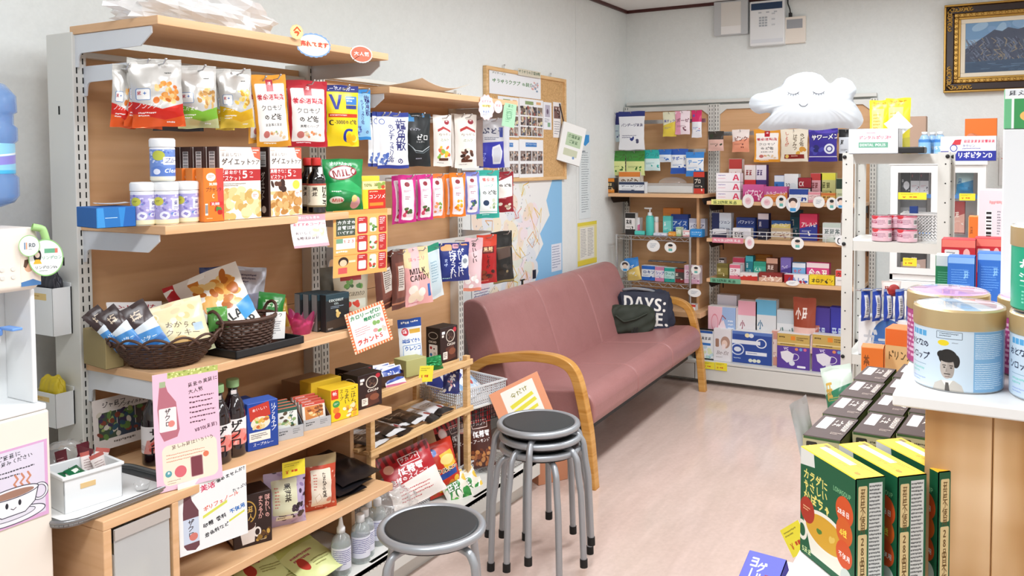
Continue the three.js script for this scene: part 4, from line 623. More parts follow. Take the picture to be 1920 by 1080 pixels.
box('soup_box', 'yellow and red stock cube box at right end of second shelf', 'box', [0.42, 1.267, -0.799, 0.104, 0.09, 84], { front: 'consomme', side: '#e8c426', top: '#e9dca4' }, 0.05);
box('soup_box', 'yellow box standing behind the green drink pouch', 'box', [0.36, 1.267, -0.844, 0.099, 0.107, 84], { front: '#ecd23a', side: '#ecd23a', top: '#ecd23a' }, 0.05);

// cards clipped to the shelf edges
A('popPink', 140, 150, (d) => d.bg('#f6eef0').r(0, 0, 100, 20, '#e3a3ae').t('気になるあの', 22, 5, 10, '#fff').t('おすすめコーナー', 6, 25, 11.3, '#d0566a', { w: 0.13 }).t('おいしく', 10, 52, 11, '#5a4a4a').t('血糖値対策！', 10, 68, 10.5, '#5a4a4a', { w: 0.1 }).b(58, 46, 34, 22, 9, ['#f0c9b8', '#e9d2a8', '#f4dcd4'], 6, 9).p([[0, 93], [100, 90], [100, 100], [0, 100]], '#e3a3ae'));
sheet('shelf_card', 'pink and white shelf card on the second shelf edge', 'sign', [0.456, 1.175, -0.462, 0.118, 0.093, 78], 'popPink', { curl: 0.22, nx: 6 });
A('posterOrange', 220, 280, (d) => {
  d.bg('#f3b264').r(0, 0, 100, 7, '#e89c52'); for (const y of [40, 67]) d.r(2, y, 96, 1, '#d98a3a');
  d.r(5, 12, 34, 26, '#4a5648').t('カカオの', 7, 15, 8, '#fff').t('脂質は多', 7, 23, 8, '#fff').t('いですか', 7, 31, 7, '#fff');
  d.r(5, 42, 34, 16, '#f6efe8').r(5, 42, 12, 7, '#7aa888').t('1 2 3 4', 18, 44, 7, '#c86a5a').l(5, 60, 34, 5, 1, '#fff').c(18, 77, 9, '#2a1c18').c(18, 79, 6.5, '#f0cba8').r(9, 86, 16, 9, '#d85a5a').r(28, 76, 12, 3, '#f8e0c0');
  for (const [y, c] of [[11, 0], [39, 1], [68, 2]]) { d.rr(43, y, 19, 26, '#c03030', 3).l(46, y + 2, 13, 5, 2, '#fff').rr(45.5, y + 10, 14, 13, '#f3ece4', 2).rr(66, y + 2, 13, 22, '#e9e4d8', 4).b(67, y + 10, 11, 12, 5, ['#7aa05a', '#c84a3a', '#3a7a3a'], 2, 4, 1).rr(83, y, 15, 26, '#c03030', 3).l(85, y + 2, 11, 12, 4, '#fff').l(86, y + 18, 8, 5, 2, '#f3c0b0'); }
});
sheet('shelf_poster', 'orange chart poster hanging from the second shelf edge', 'poster', [0.458, 1.064, -0.69, 0.214, 0.207, 80], 'posterOrange', { curl: -0.03 });
A('popNow', 60, 60, (d) => d.bg('#f2c07a').c(50, 50, 46, '#f7d79a').t('今', 20, 18, 62, '#d8521e', { w: 0.15 }));
A('popSell', 150, 110, (d) => d.bg('#7fa3cf').e(50, 50, 45, 31, '#eef3fa').t('売れてます', 12, 36, 15.5, '#d03a2a', { w: 0.15, out: '#f3c0a0' }));
A('popPopular', 90, 80, (d) => d.bg('#f4f1ec').e(50, 50, 45, 38, '#e0735a').t('大人気', 16, 36, 22, '#fff', { w: 0.13 }));
A('popBest', 120, 150, (d) => d.bg('#f6f3f2').e(50, 50, 46, 58, '#faf7f6', 0, '#e08a9a', 2).t('おすすめ', 20, 22, 15, '#c86a7a').r(22, 40, 56, 8, '#f0e28a').t('のど飴', 26, 40, 15, '#8a6a3a').t('新発売', 28, 62, 13, '#4a6aa8').l(26, 74, 44, 8, 2, '#88a'));
A('popMini', 70, 90, (d) => d.bg('#f7eeee').e(50, 50, 46, 58, '#fbf3f2', 0, '#e69aa4', 3).t('安心', 22, 30, 28, '#d86a74').l(24, 56, 50, 14, 2, '#e69aa4'));
A('popMint', 90, 130, (d) => d.bg('#a9d6b4').t('甘さ', 34, 4, 20, '#4a7a5a', { font: '' }).l(24, 24, 50, 60, 7, '#5a9a70', 0.3).p([[30, 40], [60, 34], [70, 60], [40, 66]], null, '#4a8a60', 3));
const zig = (n, a) => (th) => 1 - a + a * Math.abs(Math.sin(th * n));
sheet('shelf_pop', 'small round orange card on top shelf edge, highest', 'sign', [0.46, 1.771, -0.427, 0.041, 0.043, 72], 'popNow', { outline: zig(5, 0.08), nx: 12, ny: 12 });
sheet('shelf_pop', 'blue scalloped oval card with red lettering on top shelf', 'sign', [0.462, 1.726, -0.491, 0.113, 0.072, 72], 'popSell', { outline: zig(10, 0.07), nx: 20, ny: 20 });
sheet('shelf_pop', 'small red oval card near end of top shelf', 'sign', [0.462, 1.731, -0.698, 0.08, 0.055, 72], 'popPopular', { outline: zig(12, 0.06), nx: 20, ny: 20 });
sheet('shelf_pop', 'white oval card with pink border on second bay shelf', 'sign', [0.44, 1.582, -1.451, 0.075, 0.103, 66], 'popBest', { outline: zig(6, 0.12), nx: 16, ny: 16 });
sheet('shelf_pop', 'small pink oval card beside the white one', 'sign', [0.44, 1.615, -1.538, 0.041, 0.051, 66], 'popMini', { outline: zig(1, 0), nx: 12, ny: 12 });
sheet('shelf_pop', 'mint green paper card at end of second bay shelf', 'sign', [0.43, 1.563, -1.628, 0.061, 0.097, 62], 'popMint', { roll: -8 });

// ---------------------------------------------------------------- plastic bag and papers on top
{
  const g = new THREE.SphereGeometry(1, 40, 24), p = g.attributes.position;
  for (let i = 0; i < p.count; i++) { let x = p.getX(i), y = p.getY(i), z = p.getZ(i); const k = 1 + 0.15 * Math.sin(7 * x + 4 * z) * Math.sin(6 * y + 3 * x) + 0.09 * Math.sin(13 * x - 8 * y) + 0.05 * Math.sin(23 * z + 9 * y); x *= k; y = Math.max(-0.62, y * k); z *= k; p.setXYZ(i, x * 0.125, (y + 0.62) * 0.075, z * 0.235); }
  g.deleteAttribute('uv'); g.deleteAttribute('normal'); const gf = g.toNonIndexed(); gf.computeVertexNormals();
  const m = single('plastic_bag', 'large crumpled clear plastic bag lying on the top shelf', 'bag', gf, new THREE.MeshPhysicalMaterial({ color: 0xffffff, roughness: 0.14, transmission: 0.45, thickness: 0, ior: 1.4 }), 0.31, 1.7775, -0.2, 4);
}
{ const g = sheetGeo(0.3, 0.22, '#efe6cc', { curl: 0.12, cup: 0.35 }); const m = single('paper_sheet', 'cream sheet of paper lying on the second bay top shelf', 'paper', g, pm(g, 'paper'), 0.33, 1.676, -1.3, 88); m.rotation.order = 'YXZ'; m.rotation.x = -88 * D2R; m.position.x = 0.36; }

// ---------------------------------------------------------------- third shelf: baskets and packets
function wickerBasket(name, label, x, y, z, yaw, rx, rz, h, base, loops, handles) {
  const t = thing(name, label, 'basket', x, y, z, yaw), rows = 11, coils = [], ribs = [];
  const R = (v) => base + (1 - base) * Math.pow(v, 0.8);
  for (let j = 0; j < rows; j++) { const v = j / (rows - 1), k = R(v), pts = []; for (let i = 0; i < 40; i++) { const a = i / 40 * 2 * Math.PI, wv = 0.0022 * (i + j & 1 ? 1 : -1); pts.push([(rx * k + wv) * Math.cos(a), 0.004 + v * h, (rz * k + wv) * Math.sin(a)]); } coils.push(tube(pts, h / rows * 0.52, 80, 5, true)); }
  for (let i = 0; i < 20; i++) { const a = i / 20 * 2 * Math.PI, pts = [0, 0.33, 0.66, 1].map((v) => [rx * R(v) * Math.cos(a), 0.004 + v * h, rz * R(v) * Math.sin(a)]); ribs.push(tube(pts, 0.0026, 8, 5)); }
  mesh('weave', merge(coils), M.wicker, t); mesh('ribs', merge(ribs), M.wicker, t);
  mesh('bottom', new THREE.CylinderGeometry(1, 1, 0.004, 32).scale(rx * base, 1, rz * base).translate(0, 0.003, 0), M.wicker, t);
  if (loops) { const g = []; for (let i = 0; i < 14; i++) { const a0 = (i - 0.15) / 14 * 2 * Math.PI, a1 = (i + 1.35) / 14 * 2 * Math.PI, pts = []; for (let k = 0; k <= 8; k++) { const a = a0 + (a1 - a0) * k / 8, s = Math.sin(k / 8 * Math.PI); pts.push([(rx + 0.004 + 0.006 * s) * Math.cos(a), h - 0.004 + 0.024 * s, (rz + 0.004 + 0.006 * s) * Math.sin(a)]); } g.push(tube(pts, 0.0034, 16, 6)); } mesh('rim_loops', merge(g), M.wicker, t); }
  else mesh('rim', tube([...Array(32)].map((_, i) => [(rx + 0.003) * Math.cos(i / 16 * Math.PI), h + 0.004, (rz + 0.003) * Math.sin(i / 16 * Math.PI)]), 0.006, 64, 6, true), M.wicker, t);
  if (handles) for (const s of [-1, 1]) mesh('handle', tube([[s * rx, h, -0.03], [s * (rx + 0.008), h + 0.028, -0.018], [s * (rx + 0.01), h + 0.036, 0], [s * (rx + 0.008), h + 0.028, 0.018], [s * rx, h, 0.03]], 0.0045, 20, 6), M.wicker, t);
  return t;
}
const bA = [0.307, 0.9, -0.091], bB = [0.357, 0.915, -0.307];
wickerBasket('wicker_basket', 'low round dark wicker basket with looped rim on third shelf', bA[0], S3, bA[2], 20, 0.133, 0.128, 0.066, 0.62, true, false);
single('display_tray', 'flat black tray under the second basket on third shelf', 'tray', merge([bx(-0.12, 0.12, 0, 0.006, -0.08, 0.08, 0.002), bx(-0.12, 0.12, 0, 0.022, 0.074, 0.08, 0.002), bx(-0.12, 0.12, 0, 0.022, -0.08, -0.074, 0.002), bx(-0.12, -0.114, 0, 0.022, -0.08, 0.08, 0.002), bx(0.114, 0.12, 0, 0.022, -0.08, 0.08, 0.002)]), M.blackPlastic, bB[0] + 0.02, S3, bB[2] - 0.01, 88);
wickerBasket('wicker_basket', 'deeper dark wicker basket with handles standing on black tray', bB[0], S3 + 0.0065, bB[2], 88, 0.092, 0.07, 0.078, 0.85, false, true);
box('carton', 'plain olive brown carton at the left end of third shelf', 'box', [0.25, 0.896, 0.014, 0.046, 0.094, 82], { front: '#9a8a5e', side: '#9a8a5e', top: '#9a8a5e' }, 0.12);
A('stickBlue', 80, 200, (d) => d.bg('#4a90d0').r(0, 0, 100, 42, '#3a2a2a').p([[0, 42], [100, 36], [100, 56], [0, 50]], '#dfe9f0').t('塩', 30, 14, 40, '#d8c8b0').t('ビター', 16, 60, 20, '#fff', { rot: 8 }).p([[0, 76], [100, 68], [100, 80], [0, 88]], '#2a6ab0').l(16, 90, 60, 4, 1, '#e0f0ff'));
A('cream', 150, 190, (d) => d.bg('#efe3b8').b(4, 4, 90, 30, 10, ['#f6efd4', '#e6d49a', '#f0d8b0'], 6, 10).t('おからの', 26, 34, 15, '#5a4a3a', { rot: 14, w: 0.09 }).t('クッキー', 24, 48, 15, '#5a4a3a', { rot: 14, w: 0.09 }).r(74, 48, 18, 14, '#b9cfe0').c(44, 76, 16, '#d8b070').c(64, 80, 9, '#b98a4c').l(14, 90, 50, 4, 1, '#8a7a5a').p([[0, 94], [100, 90], [100, 100], [0, 100]], '#cfd8b0'));
A('whiteRed', 140, 160, (d) => d.bg('#e6e4e2').t('ふりかけ', 14, 10, 18, '#a02030').p([[10, 40], [90, 30], [90, 60], [10, 76]], '#c0392b').l(20, 70, 60, 20, 4, '#8a8a90'));
A('balance', 190, 210, (d) => d.bg('#f2efe8').r(0, 0, 14, 100, '#b8202c').p([[14, 0], [40, 0], [20, 60], [14, 60]], '#e0d8d0').b(36, 8, 50, 48, 40, ['#d9903c', '#e8b05a', '#b8692a', '#f0cf8a', '#c87a30'], 5, 10).t('BALANCE', 36, 70, 17, '#222', { rot: -12 }).t('UP', 70, 80, 17, '#222', { rot: -12 }).p([[76, 60], [100, 50], [100, 74], [80, 82]], '#3a9ad8').e(24, 76, 8, 5, '#c8303a').l(22, 88, 30, 5, 2, '#777'));
A('navyPack', 120, 150, (d) => d.bg('#23306e').r(6, 6, 88, 88, '#2b3a86').l(16, 20, 60, 20, 3, '#b9c8e8').b(30, 50, 50, 40, 8, ['#4a5aa0', '#1c2658'], 8, 12));
A('silverPack', 120, 120, (d) => d.bg('#b9bac4').l(14, 14, 60, 20, 3, '#5a5a70').p([[0, 60], [100, 46], [100, 100], [0, 100]], '#8f90a4'));
A('greenPack', 100, 110, (d) => d.bg('#2f8a3a').t('野菜', 20, 20, 28, '#e8f4da').p([[0, 70], [100, 60], [100, 100], [0, 100]], '#d8482a'));
A('pinkPack', 90, 90, (d) => d.bg('#e8a0b0').rr(12, 14, 76, 72, '#fbeef0', 5).l(22, 26, 56, 44, 5, '#a0304a'));
const GB = 'packets standing in the round basket', GC = 'packets standing in the deep basket';
for (const [l, at, r] of [['blue and brown stick bag leaning out of basket at far left', [0.27, 0.951, -0.002, 0.077, 0.115, 60], 38], ['blue and brown stick bag second from the left in basket', [0.3, 0.933, -0.024, 0.085, 0.129, 58], 34], ['blue and brown stick bag third from the left in basket', [0.325, 0.925, -0.063, 0.116, 0.135, 56], 28]]) { at[3] *= 0.62; at[4] *= 1.1; pouch('snack_bag', l, 'snack bag', at, 'stickBlue', { d: 0.022, tilt: -14, roll: r, group: GB }); }
pouch('snack_bag', 'cream coloured cookie bag leaning in the round basket', 'snack bag', [0.345, 0.908, -0.13, 0.145, 0.153, 58], 'cream', { d: 0.034, tilt: -22, roll: 12, group: GB });
pouch('snack_bag', 'white bag with red print lying behind the blue stick bags', 'snack bag', [0.24, 0.974, -0.051, 0.134, 0.088, 62], 'whiteRed', { d: 0.03, tilt: -30, roll: -4, group: GB });
box('carton', 'long white carton with orange end at the back of shelf', 'box', [0.13, 1, -0.175, 0.277, 0.054, 84], { front: '#dfe2e2', side: '#e0703a', top: '#dfe2e2' }, 0.05, { tilt: 0 }).position.y = S3 + 0.065;
box('carton', 'plain brown carton under the long white carton', 'box', [0.15, 0.896, -0.163, 0.232, 0.101, 84], { front: '#b98a58', side: '#b98a58', top: '#b98a58' }, 0.06);
pouch('snack_bag', 'large white bag with red edge and cereal picture in deep basket', 'snack bag', [0.335, 0.919, -0.277, 0.21, 0.213, 54], 'balance', { d: 0.05, tilt: -24, roll: 20, group: GC });
pouch('snack_bag', 'navy blue packet at the back of the deep basket', 'snack bag', [0.22, 0.96, -0.338, 0.097, 0.156, 64], 'navyPack', { d: 0.03, tilt: -8, group: GC });
pouch('snack_bag', 'silver grey packet at the back of the deep basket', 'snack bag', [0.25, 0.951, -0.405, 0.112, 0.159, 64], 'silverPack', { d: 0.03, tilt: -12, roll: -8, finish: 'foil', group: GC });
pouch('snack_bag', 'green and red packet at the right of the deep basket', 'snack bag', [0.3, 0.923, -0.449, 0.08, 0.107, 62], 'greenPack', { d: 0.03, tilt: -16, roll: -12, group: GC });
pouch('snack_bag', 'green leafy packet at the left of the deep basket', 'snack bag', [0.36, 0.962, -0.219, 0.054, 0.066, 62], '#5a9a4a', { d: 0.03, tilt: -20, group: GC });
pouch('snack_bag', 'yellow packet lying behind the deep basket', 'snack bag', [0.22, 0.887, -0.567, 0.083, 0.102, 70], '#dcb43a', { d: 0.03, tilt: -20, group: GC });
A('basketNote', 80, 100, (d) => d.bg('#f1efec').t('おやつ', 14, 8, 22, '#3a3a40', { rot: -6 }).l(12, 34, 70, 50, 6, '#5a5a64', 0.35));
sheet('price_note', 'white handwritten note on the deep basket', 'sign', [0.4, 0.912, -0.38, 0.059, 0.078, 70], 'basketNote', { roll: -4 });
{ // pink cup of wrapped sweets
  const p = [0.353, 0.898, -0.533], t = thing('candy_cup', 'translucent pink plastic cup with flared pointed rim', 'cup', p[0], S3, p[2], 60), g = new THREE.CylinderGeometry(0.044, 0.026, 0.062, 48, 10, true), q = g.attributes.position;
  for (let i = 0; i < q.count; i++) { const x = q.getX(i), y = q.getY(i) + 0.031, z = q.getZ(i), a = Math.atan2(z, x), k = y / 0.062, s = 1 + 0.12 * k * k * Math.cos(6 * a); q.setXYZ(i, x * s, y + 0.012 * k * k * k * Math.cos(6 * a), z * s); }
  g.computeVertexNormals(); mesh('cup', g, new THREE.MeshPhysicalMaterial({ color: 0xd04a86, roughness: 0.15, transmission: 0.6, thickness: 0, side: THREE.DoubleSide }), t); mesh('cup_bottom', new THREE.CylinderGeometry(0.026, 0.024, 0.003, 32).translate(0, 0.0015, 0), M.white, t);
  const k = ['front left', 'front right', 'rear left', 'rear right', 'topmost']; [[0.008, 0.006, 0.016], [0.01, 0.004, -0.012], [-0.012, 0.006, 0.012], [-0.01, 0.005, -0.012], [0, 0.03, 0.002]].forEach(([dx, dy, dz], i) => pouch('wrapped_sweet', 'pink and white wrapped sweet in pink cup, ' + k[i], 'candy', [p[0] + dx, S3 + dy, p[2] + dz, 0.026, 0.034, 60], 'pinkPack', { d: 0.012, tilt: -15 + 8 * i, roll: 30 * i - 50, group: 'sweets in the pink cup', nx: 6, ny: 6 }));
}
A('cocoa', 120, 190, (d) => d.bg('#1a1c1e').r(0, 0, 100, 16, '#1f3a44').t('COCONUT', 12, 12, 14, '#d8e0dc', { sx: 0.9 }).t('OIL', 34, 22, 12, '#b8c8c8').l(20, 32, 60, 8, 2, '#9ab').p([[0, 72], [100, 64], [100, 90], [0, 96]], '#3a2a1e').e(50, 56, 8, 15, '#d8b46a').c(47, 46, 6, '#e8cc8a').c(58, 54, 5, '#e0c078').l(6, 91, 22, 5, 2, '#ccc'));
['front one', 'second one', 'third one', 'rear one'].forEach((l, i) => { const at = [0.42, 0.896, -0.62, 0.092, 0.116, 82]; at[0] -= i * 0.03; at[2] += i * 0.006; box('coconut_box', 'black and teal coconut oil box, ' + l + ' of four', 'box', at, { front: 'cocoa', side: i ? '#8f9290' : '#25282a', top: '#1f3a44' }, 0.028, { group: 'coconut oil boxes' }); });
A('teaLakanto', 130, 170, (d) => d.bg('#c9c2ac').r(20, 4, 60, 12, '#a02a2a').b(30, 18, 60, 16, 12, ['#4a7a3a', '#6a9a4a', '#3a5a2a'], 5, 9).t('Lacanto', 12, 38, 19, '#4a4436', { face: 'serif', font: 'italic ' }).r(8, 58, 84, 36, '#dfe6da').b(12, 62, 70, 28, 8, ['#4a9a5a', '#2a2a2a', '#d84a3a', '#f0f0ea'], 6, 10));
pouch('sweetener_pouch', 'beige sweetener pouch with green leaves behind the coconut oil boxes', 'pouch', [0.3, 0.896, -0.814, 0.127, 0.149, 66], 'teaLakanto', { d: 0.03, stand: 1 });
pouch('sweetener_pouch', 'dark grey pouch standing behind the beige sweetener pouch', 'pouch', [0.25, 0.896, -0.771, 0.081, 0.173, 70], '#6a6a62', { d: 0.03, stand: 1 });
A('popLakanto', 180, 190, (d) => { d.bg('#e8703a'); for (let i = 0; i < 14; i++) { d.r(i * 7.2, 0, 3.4, 6, '#f8d8b8').r(i * 7.2, 94, 3.4, 6, '#f8d8b8').r(0, i * 7.2, 5, 3.4, '#f8d8b8').r(95, i * 7.2, 5, 3.4, '#f8d8b8'); } d.r(7, 7, 86, 86, '#faf5ec').t('カロリーゼロ!', 10, 11, 12, '#2a8a5a', { w: 0.16 }).t('糖類ゼロ!', 42, 25, 10, '#2a8a5a', { w: 0.16 }).l(14, 44, 40, 20, 4, '#c8607a', 0.3).t('ラカントS', 12, 72, 14, '#d02a2a', { w: 0.16 }).b(62, 42, 26, 26, 9, ['#8ab86a', '#e0a0a0', '#d8d0c0'], 4, 7); });
sheet('shelf_card', 'orange checked sweetener card hanging askew from third shelf', 'sign', [0.49, 0.836, -0.704, 0.135, 0.132, 66], 'popLakanto', { roll: 14, curl: 0.05 });

// ---------------------------------------------------------------- low unit: top board
A('zakuro', 150, 130, (d) => d.bg('#f3eeee').p([[30, 50], [70, 40], [100, 60], [100, 100], [20, 100]], '#e59a92').b(40, 50, 50, 40, 10, ['#d8574e', '#f0b8b0', '#e88a80'], 8, 12).t('ザクロ', 34, 6, 32, '#1c1618', { v: 1, gap: 0.88, w: 0.12 }).l(10, 70, 20, 20, 4, '#a07a7a'));
const grapeGlass = new THREE.MeshPhysicalMaterial({ color: 0x1b0c14, roughness: 0.06, clearcoat: 1, clearcoatRoughness: 0.04 });
[['dark juice bottle with green cap beside the blue curry carton', [0.395, 0.697, -0.231]], ['dark juice bottle half hidden behind pink poster, second from right', [0.405, 0.715, -0.172]], ['dark juice bottle under the lower edge of pink poster', [0.415, 0.739, -0.092]], ['dark juice bottle standing at the back, left of pink poster', [0.26, 0.717, -0.087]]].forEach(([l, p], i) => {
  const t = thing('juice_bottle', l, 'bottle', p[0], S4, p[2], 58, 'dark juice bottles with green caps');
  lathed('glass_body', [[0.0001, 0], [0.03, 0], [0.0325, 0.005], [0.0325, 0.118], [0.029, 0.138], [0.0165, 0.164], [0.0125, 0.174], [0.0125, 0.19], [0.0001, 0.191]], grapeGlass, t, 36);
  const g = wrapGeo([[0.0328, 0.034], [0.0331, 0.036], [0.0331, 0.104], [0.0328, 0.106]], 'zakuro', { span: 0.55 }); mesh('label', g, pm(g, 'paper'), t);
  lathed('cap', [[0.0001, 0.188], [0.016, 0.188], [0.0168, 0.19], [0.0168, 0.207], [0.0155, 0.21], [0.0001, 0.21]], std(0x8bb07a, 0.45), t);
  const tg = boxGeo(0.016, 0.012, 0.001, { front: '#efe6e4' }); tg.translate(0, 0.171, 0.0155); mesh('price_tag', tg, pm(tg, 'paper'), t);
});
A('posterPink', 230, 420, (d) => {
  d.bg('#eec3d8').r(22, 0, 78, 5, '#b9c46a').b(22, 0, 78, 5, 30, ['#e0e6a0', '#8fa04a'], 1, 2, 1);
  d.p([[10, 10], [18, 8], [22, 16], [34, 26], [38, 50], [34, 56], [14, 58], [8, 50], [6, 30]], '#b8707e').r(10, 7, 9, 5, '#a8b890').rr(8, 30, 26, 20, '#f3e8e8', 2).t('ザクロ', 16, 31, 9, '#2a1a1c', { v: 1 }).c(26, 44, 5, '#e08a80');
  d.t('女性の美容に', 52, 12, 7.5, '#3a2a30', { rot: -7 }).t('大人気', 52, 18, 7.5, '#3a2a30', { rot: -7 }).l(54, 24, 40, 26, 6, '#5a3a48', 0.3).t('¥810(税込)', 60, 52, 7, '#4a3040', { rot: -7 });
  d.rr(10, 62, 84, 34, '#f3e4cf', 10).t('楽しみ方はいろいろ', 24, 63, 7, '#7a6a5a', { rot: -5 }).l(16, 70, 70, 8, 3, '#d08a6a', 0.3).c(18, 86, 5, '#5aa0a8').t('夏', 16, 84, 4.5, '#fff').c(76, 76, 4.5, '#e07a5a').c(36, 86, 9, '#d86a74').r(52, 76, 18, 17, '#7a3a44').rr(52, 76, 18, 17, null, 2, '#c09a9a', 1).l(16, 92, 20, 4, 2, '#a08070', 0.3);
});
sheet('poster', 'pink juice poster hanging from the third shelf edge', 'poster', [0.468, 0.622, -0.026, 0.159, 0.286, 72], 'posterPink', { curl: 0.06 });
A('dressing', 240, 190, (d) => d.bg('#d8cfc9').t('ジャネフ', 14, 8, 9, '#3a3434').t('ノンオイルドレッシング', 40, 16, 6.2, '#2a2424', { skew: -0.2, w: 0.13 }).r(8, 28, 28, 52, '#3c4a38').r(37, 28, 28, 52, '#2f3a4a').r(66, 28, 28, 52, '#463a34').b(8, 30, 84, 46, 70, ['#5a7a3a', '#7a3a2a', '#2a4a5a', '#8a9a5a', '#3a2a4a', '#c8c0b0'], 3, 6).l(30, 86, 56, 8, 1, '#6a6058'));
sheet('poster', 'dark vegetable photo poster leaning on the back of low unit', 'poster', [0.16, 0.66, -0.075, 0.178, 0.136, 86], 'dressing', { tilt: -3 });
// serving tray with a white tub
{
  const p = [0.346, 0.622, 0.11], t = thing('serving_tray', 'oval grey metal tray with white paper on the low unit', 'tray', 0.335, S4, 0.135, 90);
  const o = new THREE.Shape(), W = 0.155, H = 0.125, r = 0.06; o.moveTo(-W + r, -H); o.lineTo(W - r, -H); o.quadraticCurveTo(W, -H, W, -H + r); o.lineTo(W, H - r); o.quadraticCurveTo(W, H, W - r, H); o.lineTo(-W + r, H); o.quadraticCurveTo(-W, H, -W, H - r); o.lineTo(-W, -H + r); o.quadraticCurveTo(-W, -H, -W + r, -H);
  const pts = o.getPoints(10), rim = pts.map((q) => [q.x, 0.013, q.y]);
  mesh('tray_base', new THREE.ExtrudeGeometry(o, { depth: 0.003, bevelEnabled: false, curveSegments: 10 }).rotateX(-Math.PI / 2).translate(0, 0.001, 0), M.tray, t);
  mesh('rim', tube(rim, 0.0055, 120, 8, true), M.tray, t);
  mesh('rim_wall', (() => { const g = []; for (let i = 0; i < pts.length - 1; i++) g.push(rod([pts[i].x, 0.007, pts[i].y], [pts[i + 1].x, 0.007, pts[i + 1].y], 0.0045, 6)); return merge(g); })(), M.tray, t);
  mesh('paper', bx(-0.125, 0.125, 0.0042, 0.0052, -0.095, 0.095), std(0xf0f1f0, 0.8), t);
  const q = thing('white_tub', 'white plastic tub with sachets on the metal tray', 'tub', 0.34, S4 + 0.0055, 0.165, 82), w = 0.066, h = 0.085, dd = 0.056;
  mesh('tub', merge([bx(-w, w, 0, 0.004, -dd, dd, 0.002), bx(-w, w, 0.0, h, dd - 0.004, dd, 0.0019), bx(-w, w, 0.0, h, -dd, -dd + 0.004, 0.0019), bx(-w, -w + 0.004, 0, h, -dd, dd, 0.0019), bx(w - 0.004, w, 0, h, -dd, dd, 0.0019)]), M.whitePlastic, q);
  mesh('rim', merge([bx(-w - 0.004, w + 0.004, h - 0.008, h, dd - 0.002, dd + 0.004, 0.002), bx(-w - 0.004, w + 0.004, h - 0.008, h, -dd - 0.004, -dd + 0.002, 0.002), bx(-w - 0.004, -w + 0.002, h - 0.008, h, -dd, dd, 0.002), bx(w - 0.002, w + 0.004, h - 0.008, h, -dd, dd, 0.002)]), M.whitePlastic, q);
  mesh('label', bx(-0.03, 0.004, 0.048, 0.06, dd, dd + 0.0008), std(0xe3c28a, 0.7), q);
  const b = thing('sachet_bowl', 'small white bowl of green sachets inside the white tub', 'bowl', 0.345, S4 + 0.04, 0.185, 82);
  lathed('bowl', [[0.0001, 0.0], [0.022, 0.001], [0.036, 0.03], [0.0355, 0.031], [0.021, 0.004], [0.0001, 0.003]], M.whitePlastic, b);
  A('sachetGreen', 50, 60, (d) => d.bg('#12603c').rr(30, 30, 40, 40, '#dfe6dc', 4));
  [[-0.012, 0.016, 0.006, 20], [0.01, 0.02, -0.006, -30], [0.002, 0.024, 0.012, 70], [-0.002, 0.028, -0.012, 110]].forEach(([x, y, z, yw], i) => { const m = pouch('sachet', 'dark green sachet in the small bowl, ' + ['left', 'right', 'front', 'rear'][i] + ' one', 'sachet', [b.position.x + x, b.position.y + y, b.position.z + z, 0.045, 0.03, yw], 'sachetGreen', { d: 0.008, tilt: -60, group: 'green sachets in the tub', nx: 6, ny: 6 }); });
  A('sachetWhite', 50, 70, (d) => d.bg('#efe4e0').r(0, 0, 100, 16, '#b85a50').l(16, 30, 66, 50, 5, '#9a7a78', 0.35));
  A('sachetWine', 50, 60, (d) => d.bg('#5a1c28').l(16, 30, 66, 40, 4, '#c8a0a0', 0.35));
  [[0.31, 0.075, 0.11, 70, 'sachetWhite', 'white and red sachet standing in the tub, front'], [0.305, 0.072, 0.125, 84, 'sachetWhite', 'white and red sachet standing in the tub, middle'], [0.335, 0.07, 0.105, 60, 'sachetWhite', 'white and red sachet standing in the tub, near the corner'], [0.282, 0.082, 0.14, 40, 'sachetWine', 'dark wine red sachet at the back of tub, left'], [0.276, 0.086, 0.115, 90, 'sachetWine', 'dark wine red sachet at the back of tub, middle'], [0.28, 0.085, 0.172, 20, 'sachetWine', 'dark wine red sachet at the back of tub, right']].forEach(([x, y, z, yw, k, l], i) => pouch('sachet', l, 'sachet', [x, S4 + y - 0.03, z, 0.032, 0.06, yw], k, { d: 0.007, tilt: -12, roll: (i % 3 - 1) * 18, group: 'sachets in the white tub', nx: 6, ny: 6 }));
  const cb = new THREE.SphereGeometry(1, 24, 16), cp = cb.attributes.position; for (let i = 0; i < cp.count; i++) { const x = cp.getX(i), y = cp.getY(i), z = cp.getZ(i), k = 1 + 0.14 * Math.sin(8 * x + 5 * z) + 0.1 * Math.sin(13 * y + 7 * x); cp.setXYZ(i, x * k * 0.05, (Math.max(-0.7, y * k) + 0.7) * 0.05, z * k * 0.075); } cb.computeVertexNormals();
  single('plastic_bag', 'small crumpled clear bag behind the white tub', 'bag', cb, M.film, 0.2, S4 + 0.02, 0.13);
  single('measuring_cup', 'tiny clear plastic cup on the metal tray', 'cup', lathe([[0.0001, 0], [0.014, 0], [0.019, 0.018], [0.0185, 0.018], [0.0135, 0.001], [0.0001, 0.001]], 24), M.film, 0.41, S4 + 0.0055, 0.06);
}

